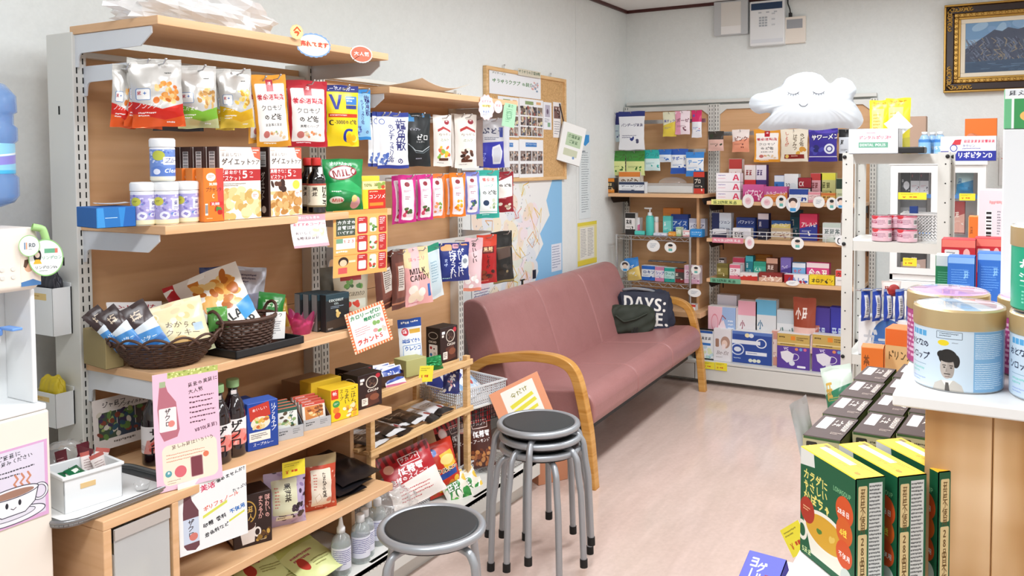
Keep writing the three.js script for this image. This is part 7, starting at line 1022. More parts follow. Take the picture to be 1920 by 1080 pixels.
// bags hanging in the wide bay
A('sourPurple', 120, 150, (d) => d.bg('#3a2f96').e(60, 8, 40, 10, '#5a4ab8').t('サワーメン', 8, 22, 19, '#fff', { w: 0.16, out: '#2a1f6a', rot: -3 }).c(74, 62, 19, '#e6eaf6').c(74, 62, 12, '#3a3a8a').c(74, 62, 8, '#e6eaf6').r(0, 84, 100, 2.5, '#e6e6f6').b(8, 50, 40, 26, 8, ['#4a4ab0', '#2a2a6a'], 8, 12));
A('gingerWhite', 120, 150, (d) => d.bg('#efe6d2').t('しょうが', 14, 8, 16, '#c04a3a', { v: 1, gap: 0.9 }).t('はちみつ', 44, 16, 18, '#5a4a34', { v: 1, gap: 0.85 }).t('のど飴', 70, 12, 18, '#5a4a34', { v: 1, gap: 0.95 }).b(64, 56, 30, 20, 6, ['#e0b04a', '#d89a3a', '#a8b06a'], 6, 10).r(14, 78, 74, 13, '#8a1f1a').c(24, 84, 7, '#e8c86a').l(40, 81, 40, 6, 1, '#f0d8c0'));
goods('candy_pouch', 'candy bag', 'pouch', 0, 0, [
  [[0.579, 1.482, -3.96, 0.105, 0.127, 0], ['#d8b0a4', '#3a342e', '#2a3a24', '喉', 100, 120, 4], 'black and pink packet hanging in front of the middle upright'],
  [[0.73, 1.474, -4, 0.114, 0.144, 0], ['#f2e6e0', '#e89a7a', '#7a3a30', 'ピンク', 100, 130, 1], 'pink and orange packet hanging beside the middle upright'],
  [[0.915, 1.408, -3.94, 0.168, 0.206, 0], 'throatOrange', 'orange edged throat candy bag under the cloud balloon'],
  [[1.083, 1.411, -3.93, 0.168, 0.2, 0], 'gingerWhite', 'cream ginger candy bag under the cloud balloon'],
  [[1.254, 1.41, -3.93, 0.171, 0.203, 0], 'sourPurple', 'purple candy bag with white ring under cloud balloon'],
  [[1.385, 1.413, -3.95, 0.087, 0.188, 0], ['#dfe6ee', '#1f1f22', '#2a2a2e', '氷', 90, 150, 0], 'white and black candy bag beside the white rack'],
], 0, 'candy bags in the wide back bay');
const GW = 'medicine boxes in the wide back bay', b1 = 1.165, b2 = 0.931, b3 = 0.676;
A('bigA', 130, 60, (d) => d.bg('#f2eef2').t('A', 68, 6, 40, '#d8305a').l(8, 20, 50, 14, 1, '#5a4aa0').l(8, 56, 50, 10, 1, '#d86a8a'));
['bottom', 'middle', 'top'].forEach((l, i) => { const p = [0.697, 1.165, -3.84, 0.157, 0.177, 0]; box('medicine_box', 'white box with red letter A, ' + l + ' of the stack of three', 'box', [p[0], b1 + i * p[4] / 3, p[2], p[3], p[4] / 3 - 0.0005, 0], { front: 'bigA', side: '#f0e6ec', top: '#f0e6ec' }, 0.06, { group: 'white boxes with letter A' }); });
goods('medicine_box', 'box', 'box', 0, 0, [
  [[0.696, 1.165, -4, 0.086, 0.265, 0], ['#f0e2dc', '#b83a34', '#8a2420', 'せき', 90, 200, 0], 'tall red and white box behind the letter A stack'],
  [[0.804, 1.165, -3.96, 0.077, 0.227, 0], ['#d8343a', '#e9e0dc', '#8a1c22', '鼻炎', 90, 150, 4], 'red and white box beside a purple twin'],
  [[0.872, 1.165, -3.96, 0.069, 0.227, 0], ['#4a2f7a', '#e6e0ea', '#3a2260', '鼻炎', 90, 150, 4], 'purple and white box beside a red twin'],
  [[0.859, 1.165, -3.83, 0.133, 0.105, 0], ['#d05a9a', '#c03a7a', '#fbe8f2', 'パブロン', 120, 70, 1], 'magenta cold medicine box, left of the pink pair'],
  [[0.996, 1.165, -3.83, 0.144, 0.094, 0], ['#c85a9a', '#e08a3a', '#fbe8f2', 'ルルゴールド', 120, 70, 1], 'magenta and orange cold medicine box, right of the pink pair'],
  [[0.994, 1.165, -3.94, 0.068, 0.16, 0], ['#3a7ac8', '#e6eef6', '#1f4a8a', '熱', 80, 110, 0], 'blue fever medicine box on the first wide shelf'],
  [[1.068, 1.165, -3.93, 0.088, 0.17, 0], ['#eef0f0', '#e0e6ea', '#6a6a70', '32', 90, 110, 3], 'plain white box marked with a number on first shelf'],
  [[1.147, 1.165, -3.93, 0.083, 0.148, 0], ['#3a1a22', '#a01c2c', '#f0e6e0', 'CX', 90, 100, 4], 'dark red cold medicine box with white letters'],
  [[1.215, 1.165, -3.94, 0.07, 0.174, 0], ['#d8a0a8', '#c03a3a', '#7a2a30', '漢方'], 'dusty pink box with red corner on first shelf'],
  [[1.284, 1.165, -3.94, 0.089, 0.177, 0], ['#cfcf8a', '#e6e04a', '#5a5a2a', '葛根'], 'olive and yellow herbal box on first shelf'],
  [[1.384, 1.165, -3.86, 0.08, 0.144, 0], ['#cfd8b0', '#1f3a2a', '#1f3a2a', '太田', 90, 140, 4], 'green and cream box at right end of first shelf'],
  [[1.134, 1.165, -3.83, 0.115, 0.082, 0], ['#eef2f6', '#2a4aa0', '#2a4aa0', '新セデス', 120, 80, 4], 'white and blue box in front on first shelf'],
  [[1.225, 1.165, -3.83, 0.075, 0.064, 0], ['#f0d8d8', '#e89aa8', '#a04a5a', 'ベンザ'], 'pale pink low box in front on first shelf'],
  [[1.306, 1.165, -3.83, 0.084, 0.059, 0], ['#e0b05a', '#d8783a', '#5a3214', '胃腸'], 'amber low box in front on first shelf'],
  [[0.637, 0.931, -3.9, 0.128, 0.155, 0], ['#d8e0ea', '#1f2a5a', '#1f2a5a', 'ロキソニン', 120, 140, 2], 'white and navy painkiller box at left of second shelf'],
  [[0.648, 0.931, -3.82, 0.092, 0.055, 0], ['#e6e6ec', '#2a2a4a', '#2a2a4a', 'S', 90, 60, 1], 'low white and navy box in front at left of second shelf'],
  [[0.792, 0.931, -3.9, 0.119, 0.128, 0], ['#2a4a9a', '#1f3478', '#e6ecf6', 'バファリン', 120, 120, 4], 'blue painkiller box on second shelf'],
  [[0.791, 0.931, -3.82, 0.117, 0.067, 0], ['#f2f2f4', '#e6e6ee', '#1c1c22', 'EVE', 120, 60, 3], 'low white painkiller box with black letters in front'],
  [[0.898, 0.931, -3.92, 0.069, 0.157, 0], ['#1f2a6a', '#efe6f0', '#e6e0ea', '痛'], 'navy tall box on second shelf'],
  [[0.919, 0.931, -3.82, 0.058, 0.068, 0], ['#1c2140', '#14182e', '#f4f4f6', 'B', 60, 70, 0], 'small black box with white letter B in front'],
  [[1.013, 1, -3.9, 0.119, 0.046, 0], ['#2a5a9a', '#e6d27a', '#f0ead0', 'ナロン', 120, 70, 1], 'blue and yellow box on top of cream box, second shelf'],
  [[1.017, 0.931, -3.88, 0.122, 0.07, 0], ['#e6dcc8', '#c8b08a', '#7a3a2a', 'ノーシン', 120, 80, 0], 'cream box under the blue and yellow box'],
  [[1.087, 0.931, -3.97, 0.068, 0.179, 0], ['#23647a', '#1a4a5a', '#dfeaee', '目'], 'tall teal box behind the crimson box'],
  [[1.183, 0.931, -3.88, 0.106, 0.163, 0], ['#d0305a', '#2a3a9a', '#fff', 'アレルビ', 120, 140, 1], 'crimson and blue allergy box on second shelf'],
  [[1.326, 0.931, -3.84, 0.106, 0.115, 0], ['#e9ecec', '#c9d8d0', '#6a7a7a', '漢方薬', 110, 110, 0], 'white grey box at right of second shelf'],
  [[1.398, 0.931, -3.92, 0.068, 0.169, 0], ['#ddd6d4', '#b8a8a4', '#6a5a58', '中'], 'tall grey box at the right end of second shelf'],
  [[0.665, 0.676, -3.83, 0.074, 0.09, 0], ['#8a8040', '#6a602a', '#e6dcae', '肝'], 'olive green box at left of third shelf'],
  [[0.622, 0.74, -3.95, 0.036, 0.049, 0], ['#efe9e6', '#23202a', '#23202a', '黒'], 'small white box with black band at left of third shelf'],
  [[0.745, 0.676, -3.83, 0.07, 0.091, 0], ['#f4ecf0', '#e0708a', '#8a2a4a', 'コラ'], 'white box with pink swirl on third shelf'],
  [[0.743, 0.676, -3.92, 0.078, 0.126, 0], ['#f2dde4', '#d84a6a', '#a02a4a', '女性'], 'pale pink tall box on third shelf'],
  [[0.817, 0.676, -3.9, 0.049, 0.142, 0], ['#1f8a9a', '#4ac0d0', '#e6f6f8', '点'], 'slim teal box on third shelf'],
  [[0.888, 0.676, -3.88, 0.079, 0.11, 0], ['#4ab8a0', '#2a9a80', '#efffef', 'ムヒ'], 'mint green box on third shelf'],
  [[0.874, 0.7, -3.99, 0.105, 0.118, 0], ['#c8862a', '#a86a1c', '#f6e6c8', '強壮'], 'golden brown box at back of third shelf'],
  [[0.964, 0.676, -3.88, 0.072, 0.138, 0], ['#6a4030', '#d8a890', '#f6e6da', '美肌'], 'brown box with skin tone picture on third shelf'],
  [[1.051, 0.676, -3.87, 0.064, 0.146, 0], ['#7a6ab8', '#4a3a8a', '#f0ecfa', 'ヘパ', 80, 150, 1], 'violet tall box on third shelf'],
  [[1.13, 0.676, -3.87, 0.08, 0.118, 0], ['#7ab0e0', '#e6eef8', '#d84a5a', 'のど'], 'light blue box with red word on third shelf'],
  [[1.242, 0.676, -3.87, 0.134, 0.124, 0], ['#d8488a', '#f2dfe8', '#fff', '命の母', 140, 100, 0], 'wide pink box on third shelf'],
  [[0.839, 0.676, -3.81, 0.11, 0.046, 0], ['#e8e0dc', '#c8342a', '#c8342a', 'キズ', 110, 50, 1], 'low red and white box in front on third shelf'],
  [[0.972, 0.676, -3.81, 0.145, 0.054, 0], ['#8a2a24', '#d8b09a', '#f6e6da', 'スキン', 130, 50, 1], 'low dark red and skin tone box in front on third shelf'],
  [[1.128, 0.676, -3.81, 0.145, 0.053, 0], ['#eef0f6', '#b01c2a', '#2a5ab8', 'くらしS', 140, 50, 2], 'low white box with blue word in front on third shelf'],
  [[1.276, 0.676, -3.81, 0.145, 0.056, 0], ['#f2d82a', '#e8c41a', '#3a3214', 'オロナイン', 150, 50, 3], 'low bright yellow box in front on third shelf'],
  [[1.396, 0.676, -3.82, 0.086, 0.093, 0], ['#f2eeee', '#d8403a', '#2a2a2e', 'クラフ', 110, 110, 4], 'white box with red top at right end of third shelf'],
], 0.055, GW);
// acrylic stand on the second shelf
{ const g = []; for (const x of [0.6, 0.95, 1.3]) g.push(rod([x, b2, -3.8], [x, b2 + 0.05, -3.8], 0.0025, 5)); g.push(rod([0.59, b2 + 0.025, -3.8], [1.32, b2 + 0.025, -3.8], 0.0025, 5), rod([0.59, b2 + 0.048, -3.8], [1.32, b2 + 0.048, -3.8], 0.0025, 5)); single('shelf_fence', 'low clear rail along the front of the second wide shelf', 'rail', merge(g), M.crate, 0, 0, 0); }
// masks and packs on the base deck
A('maskPink', 160, 130, (d) => d.bg('#f0c0cc').p([[52, 0], [100, 0], [100, 100], [44, 100]], '#9fbce6').c(24, 30, 12, null, '#e08a9a', 2).c(24, 62, 12, null, '#e08a9a', 2).p([[38, 34], [56, 24], [66, 40], [62, 66], [46, 76], [36, 60]], '#f2dfe6').p([[40, 34], [52, 16], [64, 22]], null, '#a05a6a', 2, 1).l(72, 24, 22, 40, 6, '#f4f8ff', 0.4));
A('maskGold', 160, 190, (d) => d.bg('#5a3a98').r(0, 0, 100, 36, '#c8a85a').r(0, 26, 100, 3, '#e6d29a').l(6, 8, 30, 7, 1, '#4a3a1a').r(42, 6, 14, 12, '#e88a2a').l(60, 8, 36, 12, 2, '#6a5020').l(10, 29, 76, 5, 1, '#5a4418').t('VC', 20, 38, 12, '#efe6fa').c(60, 43, 5, '#e08a5a').c(73, 43, 5, '#6aa0d8').c(86, 43, 5, '#d86a8a').p([[10, 54], [32, 48], [52, 58], [48, 78], [30, 84], [14, 72]], '#e9e6ee').e(54, 66, 13, 11, null, -0.3, '#e9e6ee', 2).c(46, 84, 9, '#dfe0ea').rr(62, 90, 26, 6, '#f4f2f8', 2));
A('maskBlue', 190, 170, (d) => d.bg('#2a4a9a').r(0, 0, 100, 10, '#5a7ac0').c(40, 12, 6, '#efe0b0').c(50, 12, 6, '#e6eaf2').r(0, 28, 72, 12, '#e6eaf2').c(74, 34, 12, null, '#e6eaf2', 3).c(16, 58, 15, null, '#cfd9ee', 3).e(16, 58, 9, 7, '#dfe6f2').r(36, 62, 52, 11, '#e6eaf2').l(40, 66, 40, 4, 1, '#4a5a9a').c(48, 90, 5, '#dfe3d0').c(58, 90, 5, '#dfe3d0').c(68, 90, 5, '#dfe3d0').l(6, 84, 30, 6, 1, '#bcd'));
A('befit', 110, 200, (d) => d.bg('#e9e6ea').e(66, 40, 26, 34, '#b89484').e(62, 44, 16, 20, '#f0d4c6').p([[46, 48], [66, 44], [68, 58], [50, 64]], '#f6e6e6').rr(10, 30, 20, 26, '#a8806c', 6).t('Be-fit', 14, 66, 26, '#7a6a6c', { face: 'serif', font: 'italic ' }).l(14, 86, 60, 5, 1, '#a09a9c', 0.4));
const GM = 'mask packs on the base deck of the back shelving';
goods('mask_box', 'mask box', 'box', 0, 0, [
  [[0.656, 0.15, -3.85, 0.181, 0.341, 0], 'maskPink', 'pink and blue mask box at left of the wide base deck'],
  [[0.659, 0.15, -3.95, 0.13, 0.402, 0], ['#eceaf0', '#dcd8e2', '#c04a6a', '花', 100, 170, 0], 'white mask pack with small heart behind the pink one'],
  [[0.807, 0.15, -3.9, 0.122, 0.382, 0], ['#e6e2e4', '#e8a8b8', '#a05a6a', '小', 100, 170, 0], 'tall silver and pink mask box'],
  [[0.923, 0.15, -3.9, 0.131, 0.398, 0], ['#dfe2e4', '#6ab4d8', '#4a7a9a', '小', 100, 170, 0], 'tall silver and light blue mask box'],
  [[1.044, 0.15, -3.9, 0.105, 0.341, 0], ['#e6eaec', '#c9d2d8', '#5a7a78', 'ガード', 100, 120, 0], 'white box with green badge on base deck'],
  [[1.269, 0.15, -3.9, 0.092, 0.375, 0], ['#4a3a98', '#3a2a80', '#cfe0f4', '夜用', 90, 160, 3], 'violet pack with pale circle, left of two'],
  [[1.368, 0.15, -3.9, 0.117, 0.383, 0], ['#3a3aa8', '#2a2a8a', '#cfe0f4', '夜用', 90, 160, 3], 'violet pack with pale circle, right of two'],
  [[0.673, 0.15, -3.81, 0.116, 0.206, 0], 'befit', 'pale mask box with portrait and script word'],
  [[0.851, 0.15, -3.83, 0.258, 0.202, 0], 'maskBlue', 'blue mask box with white bands on base deck'],
  [[0.992, 0.15, -3.86, 0.044, 0.216, 0], ['#efd8d0', '#d89a8a', '#a04a4a', '頬', 50, 190, 0], 'narrow pale pink box between blue and purple mask boxes'],
  [[1.111, 0.15, -3.82, 0.196, 0.215, 0], 'maskGold', 'purple and gold mask box, left of two'],
  [[1.329, 0.15, -3.82, 0.213, 0.226, 0], 'maskGold', 'purple and gold mask box, right of two'],
], 0.07, GM);
pouch('mask_pack', 'salmon pink mask pouch with brown top standing on base deck', 'packet', [1.164, 0.15, -3.88, 0.136, 0.432, 0], qa('#efc4b8', '#a04a34', '#f6ece6', '小顔', 110, 170, 4), { d: 0.04 });
pouch('mask_pack', 'salmon pink mask pouch lying in front of its twin', 'packet', [1.181, 0.25, -3.84, 0.138, 0.193, 0], qa('#efc4b8', '#a04a34', '#f6ece6', '小顔', 110, 90, 4), { d: 0.03, tilt: -20 });
A('posterMed', 110, 170, (d) => d.bg('#f2f5f8').r(10, 6, 80, 8, '#2a5aa8').t('お薬相談', 12, 26, 17, '#2a2a34').r(10, 46, 70, 8, '#3a7ac8').b(14, 58, 72, 36, 14, ['#bfe0d8', '#cfe4f0', '#e6efc8', '#8ac0c8'], 8, 14));
{ const p = [0.557, 0.15, -3.8, 0.125, 0.197, 0], t = thing('framed_notice', 'black framed notice standing on base deck by sofa leg', 'notice', p[0], p[1], p[2] - 0.02, 0), g = boxGeo(p[3], p[4], 0.006, { front: 'posterMed', side: '#222222', top: '#222222' }); mesh('print', g, pm(g, 'paper'), t); mesh('frame', merge([bx(-p[3] / 2 - 0.008, p[3] / 2 + 0.008, 0, 0.008, -0.006, 0.007), bx(-p[3] / 2 - 0.008, p[3] / 2 + 0.008, p[4] - 0.008, p[4], -0.006, 0.007), bx(-p[3] / 2 - 0.008, -p[3] / 2, 0.008, p[4] - 0.008, -0.006, 0.007), bx(p[3] / 2, p[3] / 2 + 0.008, 0.008, p[4] - 0.008, -0.006, 0.007)]), M.black, t); }
box('care_box', 'teal box on the base deck behind the sofa', 'box', [0.392, 0.15, -3.85, 0.081, 0.121, 0], { front: '#2a9aa0', side: '#2a9aa0', top: '#2a9aa0' }, 0.06);
// shelf edge strips and round stickers
const EZ = -3.783;
A('stripY', 180, 36, (d) => d.bg('#e9e88a').t('第2類医薬品', 6, 24, 13.5, '#5a6a3a', { gap: 1.06 }));
A('stripP', 180, 36, (d) => d.bg('#e38a9c').t('指定第2類医薬品', 4, 24, 11.2, '#f8eef0', { gap: 1.04 }));
A('stripG', 180, 36, (d) => d.bg('#6fae8e').t('第3類医薬品', 6, 24, 13.5, '#2f5a44', { gap: 1.06 }));
sheet('shelf_strip', 'yellow category strip on first wide shelf edge', 'label', [0.703, 1.144, -3.783, 0.194, 0.033, 0], 'stripY', { t: 0.001, nx: 1, ny: 1 });
sheet('shelf_strip', 'pink category strip on second wide shelf edge', 'label', [0.712, 0.905, -3.783, 0.198, 0.033, 0], 'stripP', { t: 0.001, nx: 1, ny: 1 });
sheet('shelf_strip', 'green category strip on third wide shelf edge', 'label', [0.698, 0.653, -3.783, 0.195, 0.03, 0], 'stripG', { t: 0.001, nx: 1, ny: 1 });
A('rdPink', 60, 60, (d) => d.bg('#f4f1f0').c(50, 50, 26, '#f0c8d0').l(34, 40, 34, 20, 3, '#c87a90', 0.5));
A('rdTeal', 60, 60, (d) => d.bg('#f4f4f0').c(50, 42, 22, '#e9d6c8').e(50, 30, 20, 12, '#2a2a2e').r(34, 62, 32, 22, '#6ab8b0'));
A('rdBoy', 80, 80, (d) => d.bg('#dfe3e8').c(50, 48, 34, '#f6f4f2').e(50, 32, 30, 20, '#4a3a38').c(50, 52, 22, '#f2dccc').r(30, 74, 40, 20, '#3a9ad8'));
A('rdWhite', 60, 60, (d) => d.bg('#f5f5f3').l(24, 30, 52, 40, 4, '#8a9ab0', 0.45));
A('rdEye', 90, 60, (d) => d.bg('#f5f6f6').e(28, 55, 12, 18, '#2a2a30').e(32, 56, 10, 14, '#f5f6f6').l(46, 40, 40, 30, 3, '#9ab0c0', 0.45));
const oval = zig(1, 0);
[[[0.841, 1.128, -3.776, 0.071, 0.085, 0], 'rdPink', 'round pink sticker card, leftmost on first shelf edge'], [[0.957, 1.127, -3.776, 0.074, 0.074, 0], 'rdPink', 'round pink sticker card, second on first shelf edge'], [[1.043, 1.129, -3.776, 0.066, 0.08, 0], 'rdTeal', 'round teal sticker card, third on first shelf edge'], [[1.114, 1.108, -3.77, 0.085, 0.099, 0], 'rdBoy', 'largest sticker card with dark haired face on first shelf edge'], [[1.263, 1.137, -3.776, 0.067, 0.069, 0], 'rdWhite', 'round white sticker card with pale print on first shelf edge'], [[1.336, 1.126, -3.776, 0.06, 0.075, 0], 'rdTeal', 'round teal sticker card near right end of first shelf'], [[1.388, 1.137, -3.772, 0.066, 0.071, 0], 'rdBoy', 'sticker card with blue figure at right end of first shelf'],
  [[0.852, 0.875, -3.776, 0.058, 0.079, 0], 'rdPink', 'drop shaped pink sticker card on second shelf edge'], [[1.141, 0.885, -3.776, 0.075, 0.073, 0], 'rdTeal', 'round teal sticker card on second shelf edge'], [[1.399, 0.919, -3.772, 0.085, 0.062, 0], 'rdEye', 'oval white sticker card with dark mark on second shelf'], [[1.112, 0.665, -3.776, 0.076, 0.032, 0], 'rdWhite', 'flat white tag hanging on third shelf edge'],
  [[0.207, 0.825, -3.81, 0.09, 0.077, 0], 'rdWhite', 'round white sticker card, left on wire rack top'], [[0.325, 0.824, -3.81, 0.081, 0.069, 0], 'rdTeal', 'round white sticker card with face, right on wire rack'], [[0.005, 0.683, -3.81, 0.07, 0.071, 0], 'rdBoy', 'round sticker card beside the left upright'], [[0.488, 0.547, -3.81, 0.087, 0.055, 0], 'rdWhite', 'round clear sticker card on wire rack middle tier'], [[0.501, 0.693, -3.8, 0.065, 0.061, 0], 'rdTeal', 'small round sticker card on pale pink box'],
].forEach(([at, k, l]) => sheet('sticker_card', l, 'sticker', at, k, { outline: oval, nx: 14, ny: 14, t: 0.001, group: 'round sticker cards on the back shelves' }));
[[[0.598, 0.104, -3.764, 0.081, 0.047, 0], 'yellow price tag on base deck edge, left of two'], [[0.679, 0.103, -3.764, 0.077, 0.05, 0], 'yellow price tag on base deck edge, right of two']].forEach(([at, l]) => sheet('price_tag', l, 'price tag', at, 'tagYellow', { t: 0.001, nx: 1, ny: 1 }));

// ---------------------------------------------------------------- white steel rack beside the counter
const RK = { y: [1.44, 1.13, 0.72, 0.3], w: 0.31, d: 0.3 };
{
  const o = [1.899, 1.446, -1.809], t = thing('steel_rack', 'white slotted-angle steel rack in front of the glass cabinet', 'rack', o[0], 0, o[2], 0), w = RK.w / 2;
  for (const x of [-w, w]) for (const z of [-RK.d, 0]) { const s = x < 0 ? 1 : -1, q = mesh('post', merge([bx(x - 0.018, x + 0.018, 0, 1.445, z - 0.002, z + 0.002), bx(x - s * 0.018 - 0.002, x - s * 0.018 + 0.002, 0, 1.445, z - (z ? 0 : 0.03), z + (z ? 0.03 : 0))]), M.steel, t), g = []; for (let k = 0; k < 20; k++) g.push(new THREE.CylinderGeometry(0.0025, 0.0025, 0.001, 8).rotateX(Math.PI / 2).translate(x - s * 0.006, 0.15 + k * 0.066, z + 0.0024)); const h = mesh('holes', merge(g), M.slot, q); h.userData.kind = 'stuff'; for (const y of [1.43, 1.118, 0.71]) mesh('bolt', new THREE.SphereGeometry(0.007, 10, 8).scale(1, 1, 0.7).translate(x + s * -0.012, y, z + 0.004), M.black, q); }
  for (const y of RK.y) mesh('shelf', merge([bx(-w + 0.002, w - 0.002, y - 0.003, y, -RK.d + 0.003, -0.003), bx(-w, w, y - 0.035, y, -0.005, -0.0021), bx(-w, w, y - 0.035, y, -RK.d + 0.0021, -RK.d + 0.005)]), M.steel, t);
}
A('dental', 180, 100, (d) => d.bg('#e9eaec').l(36, 14, 30, 5, 1, '#e0708a', 0.6).t('デンタルポリス', 20, 28, 8.4, '#d8607a', { w: 0.12 }).t('DX', 78, 28, 6, '#d8607a').r(20, 54, 60, 22, '#6fae94').t('DENTAL POLIS', 22, 58, 7.6, '#f2f6f4', { sx: 0.95 }).r(0, 96, 100, 4, '#c9cdd2'));
box('dental_box', 'white dental care carton on top of the steel rack', 'box', [1.839, 1.44, -1.721, 0.161, 0.086, 0], { front: 'dental', side: '#dfe0e2', top: '#dfe0e2' }, 0.12);
A('spongeY', 110, 170, (d) => d.bg('#efe235').r(12, 16, 60, 50, '#efe88a').l(20, 26, 40, 30, 5, '#c89a3a', 0.4).p([[0, 78], [100, 70], [100, 100], [0, 100]], '#d6cc4a').t('スポンジ', 14, 4, 15, '#c8781c'));
pouch('sponge_bag', 'bright yellow packet behind the dental carton, left of two', 'bag', [1.833, 1.44, -1.926, 0.072, 0.196, 0], 'spongeY', { d: 0.05 });
pouch('sponge_bag', 'bright yellow packet behind the dental carton, right of two', 'bag', [1.895, 1.44, -1.926, 0.085, 0.201, 0], 'spongeY', { d: 0.06 });
pouch('tissue_pack', 'white tissue sticking out behind dental carton', 'tissue', [1.879, 1.521, -1.861, 0.072, 0.064, 0], '#f2f4f6', { d: 0.02, roll: -48, wrinkle: 0.6 });
single('black_strip', 'flat black tray on the steel rack top', 'tray', bx(-0.06, 0.06, 0.0005, 0.022, -0.05, 0.05, 0.004), M.blackPlastic, ...[1.94, 1.453, -1.775].map((v, i) => (i === 1 ? 1.4405 : v)), 0);
// pink tins on the middle shelf
A('tinPink', 160, 70, (d) => d.bg('#eac4d0').r(0, 0, 100, 12, '#c8506a').e(36, 10, 12, 8, '#d8404a').t('減塩', 20, 34, 13, '#a03a5a').l(46, 34, 26, 40, 4, '#7a4a6a', 0.4).k(76, 30, 16, 44));
{
  const o = [1.904, 1.144, -1.797]; const spots = [['left tin of the bottom row', 1651, 0, 0], ['right tin of the bottom row', 1697, 0, 0], ['left tin of the upper row', 1650, 1, 0], ['middle tin of the upper row', 1676, 1, 0.05], ['right tin of the upper row', 1695, 1, 0.03], ['rear tin of the bottom row, in shadow', 1676, 0, 0.06]];
  for (const [l, u, k, back] of spots) { const s = (u - 1678) / 1586 * 2.85, x = o[0] + s * 1 - 0 * (0.045 + back), z = o[2] - s * 0 - 1 * (0.045 + back), t = thing('food_tin', 'pale pink food tin on the steel rack, ' + l, 'tin', x, RK.y[1] + 0.001 + k * 0.046, z, -10, 'pink tins on the steel rack'), g = wrapGeo([[0.0325, 0.001], [0.0335, 0.003], [0.0335, 0.043], [0.0325, 0.045]], 'tinPink', { span: 0.6 }); mesh('body', g, pm(g, 'gloss'), t); mesh('lid', new THREE.CylinderGeometry(0.032, 0.032, 0.043, 28).translate(0, 0.0225, 0), M.chrome, t); }
  crate('white_basket', 'white perforated basket behind the pink tins', o[0] + 0.075, RK.y[1] + 0.001, o[2] - 0.17, 0, 0.13, 0.09, 0.1, M.white);
  box('tin_box', 'small navy box on the white perforated basket', 'box', [1.949, 1.224, -1.94, 0.027, 0.027, 0], { front: '#2a4a9a', side: '#2a4a9a', top: '#2a4a9a' }, 0.03);
}
// blue packs on hooks under the rack
A('bluePack', 60, 150, (d) => d.bg('#2a4ab0').r(20, 20, 44, 70, '#e6eaf4').k(26, 26, 32, 56, true).r(0, 0, 100, 8, '#9fb4e6'));
['first', 'second', 'third', 'fourth', 'fifth'].forEach((l, i) => { const at = [1.811, 0.829, -1.79, 0.045, 0.121, 30]; pouch('blue_pack', 'royal blue barcode packet under the steel rack, ' + l + ' from the left', 'packet', [at[0] + i * 0.036, RK.y[2] + 0.13, at[2] - i * 0.012, 0.05, 0.115, 60], 'bluePack', { d: 0.022, group: 'blue packets under the steel rack' }); });
single('tag_rail', 'thin rail carrying the blue packets under the rack', 'rail', rod([[1.781, 0.952, -1.766][0], RK.y[2] + 0.24, [1.781, 0.952, -1.766][2]], [[1.972, 0.951, -1.87][0], RK.y[2] + 0.24, [1.972, 0.951, -1.87][2]], 0.004), M.chrome);
pouch('blue_pack', 'small red and white packet hanging above the blue packets', 'packet', [1.891, 0.937, -1.821, 0.07, 0.056, 30], qa('#e6dcd8', '#b03a3a', '#8a2a2a', '魚', 90, 80, 3), { d: 0.02 });
box('carton', 'low white carton on the lower shelf of steel rack', 'box', [1.867, 0.721, -1.817, 0.168, 0.135, 0], { front: qa('#eceef0', '#3a6ab0', '#c8cdd4', 'ガーゼ', 160, 90, 3), side: '#dfe3e6', top: '#dfe3e6' }, 0.1);

// ---------------------------------------------------------------- glass fronted cabinet by the back wall
const CZ = -3.62, CX0 = 1.675, CX1 = 2.14, CT = 1.411;
{
  const t = thing('glass_cabinet', 'white steel medicine cabinet with sliding glass doors at back', 'cabinet');
  mesh('carcass', merge([bx(CX0, CX0 + 0.015, 0, CT - 0.02, -3.95, CZ), bx(CX1 - 0.015, CX1, 0, CT - 0.02, -3.95, CZ), bx(CX0, CX1, 0, CT - 0.02, -3.96, -3.948), bx(CX0, CX1, 0.76, 0.79, -3.95, CZ), bx(CX0, CX1, 0, 0.05, -3.95, CZ)]), M.white, t);
  mesh('cabinet_top', bx(CX0 - 0.008, CX1 + 0.008, CT - 0.022, CT, -3.96, CZ + 0.012, 0.004), M.white, t);
  mesh('lower_door', bx(CX0 + 0.002, CX1 - 0.002, 0.052, 0.758, CZ - 0.002, CZ + 0.012, 0.003), M.white, t);
  for (const y of [1.225, 1.02]) mesh('shelf', bx(CX0 + 0.015, CX1 - 0.015, y - 0.008, y, -3.945, CZ - 0.03), M.glass, t);
  for (const [a, b, z] of [[CX0 + 0.003, 1.915, CZ], [1.895, CX1 - 0.003, CZ - 0.013]]) { const d = mesh('door', merge([bx(a, a + 0.035, 0.795, CT - 0.024, z, z + 0.011), bx(b - 0.035, b, 0.795, CT - 0.024, z, z + 0.011), bx(a + 0.035, b - 0.035, CT - 0.062, CT - 0.024, z, z + 0.011), bx(a + 0.035, b - 0.035, 0.795, 0.83, z, z + 0.011)]), M.white, t); mesh('pane', bx(a + 0.035, b - 0.035, 0.83, CT - 0.062, z + 0.004, z + 0.007), M.glass, d); }
  for (const [x0, x1, y] of [[1.73, 1.88, 1.21], [1.93, 2.1, 1.21], [1.73, 1.88, 1.005]]) mesh('shelf_strip', bx(x0, x1, y, y + 0.022, CZ - 0.029, CZ - 0.026), std(0x4a86c8, 0.5), t);
}
const GG = 'goods in the glass cabinet';
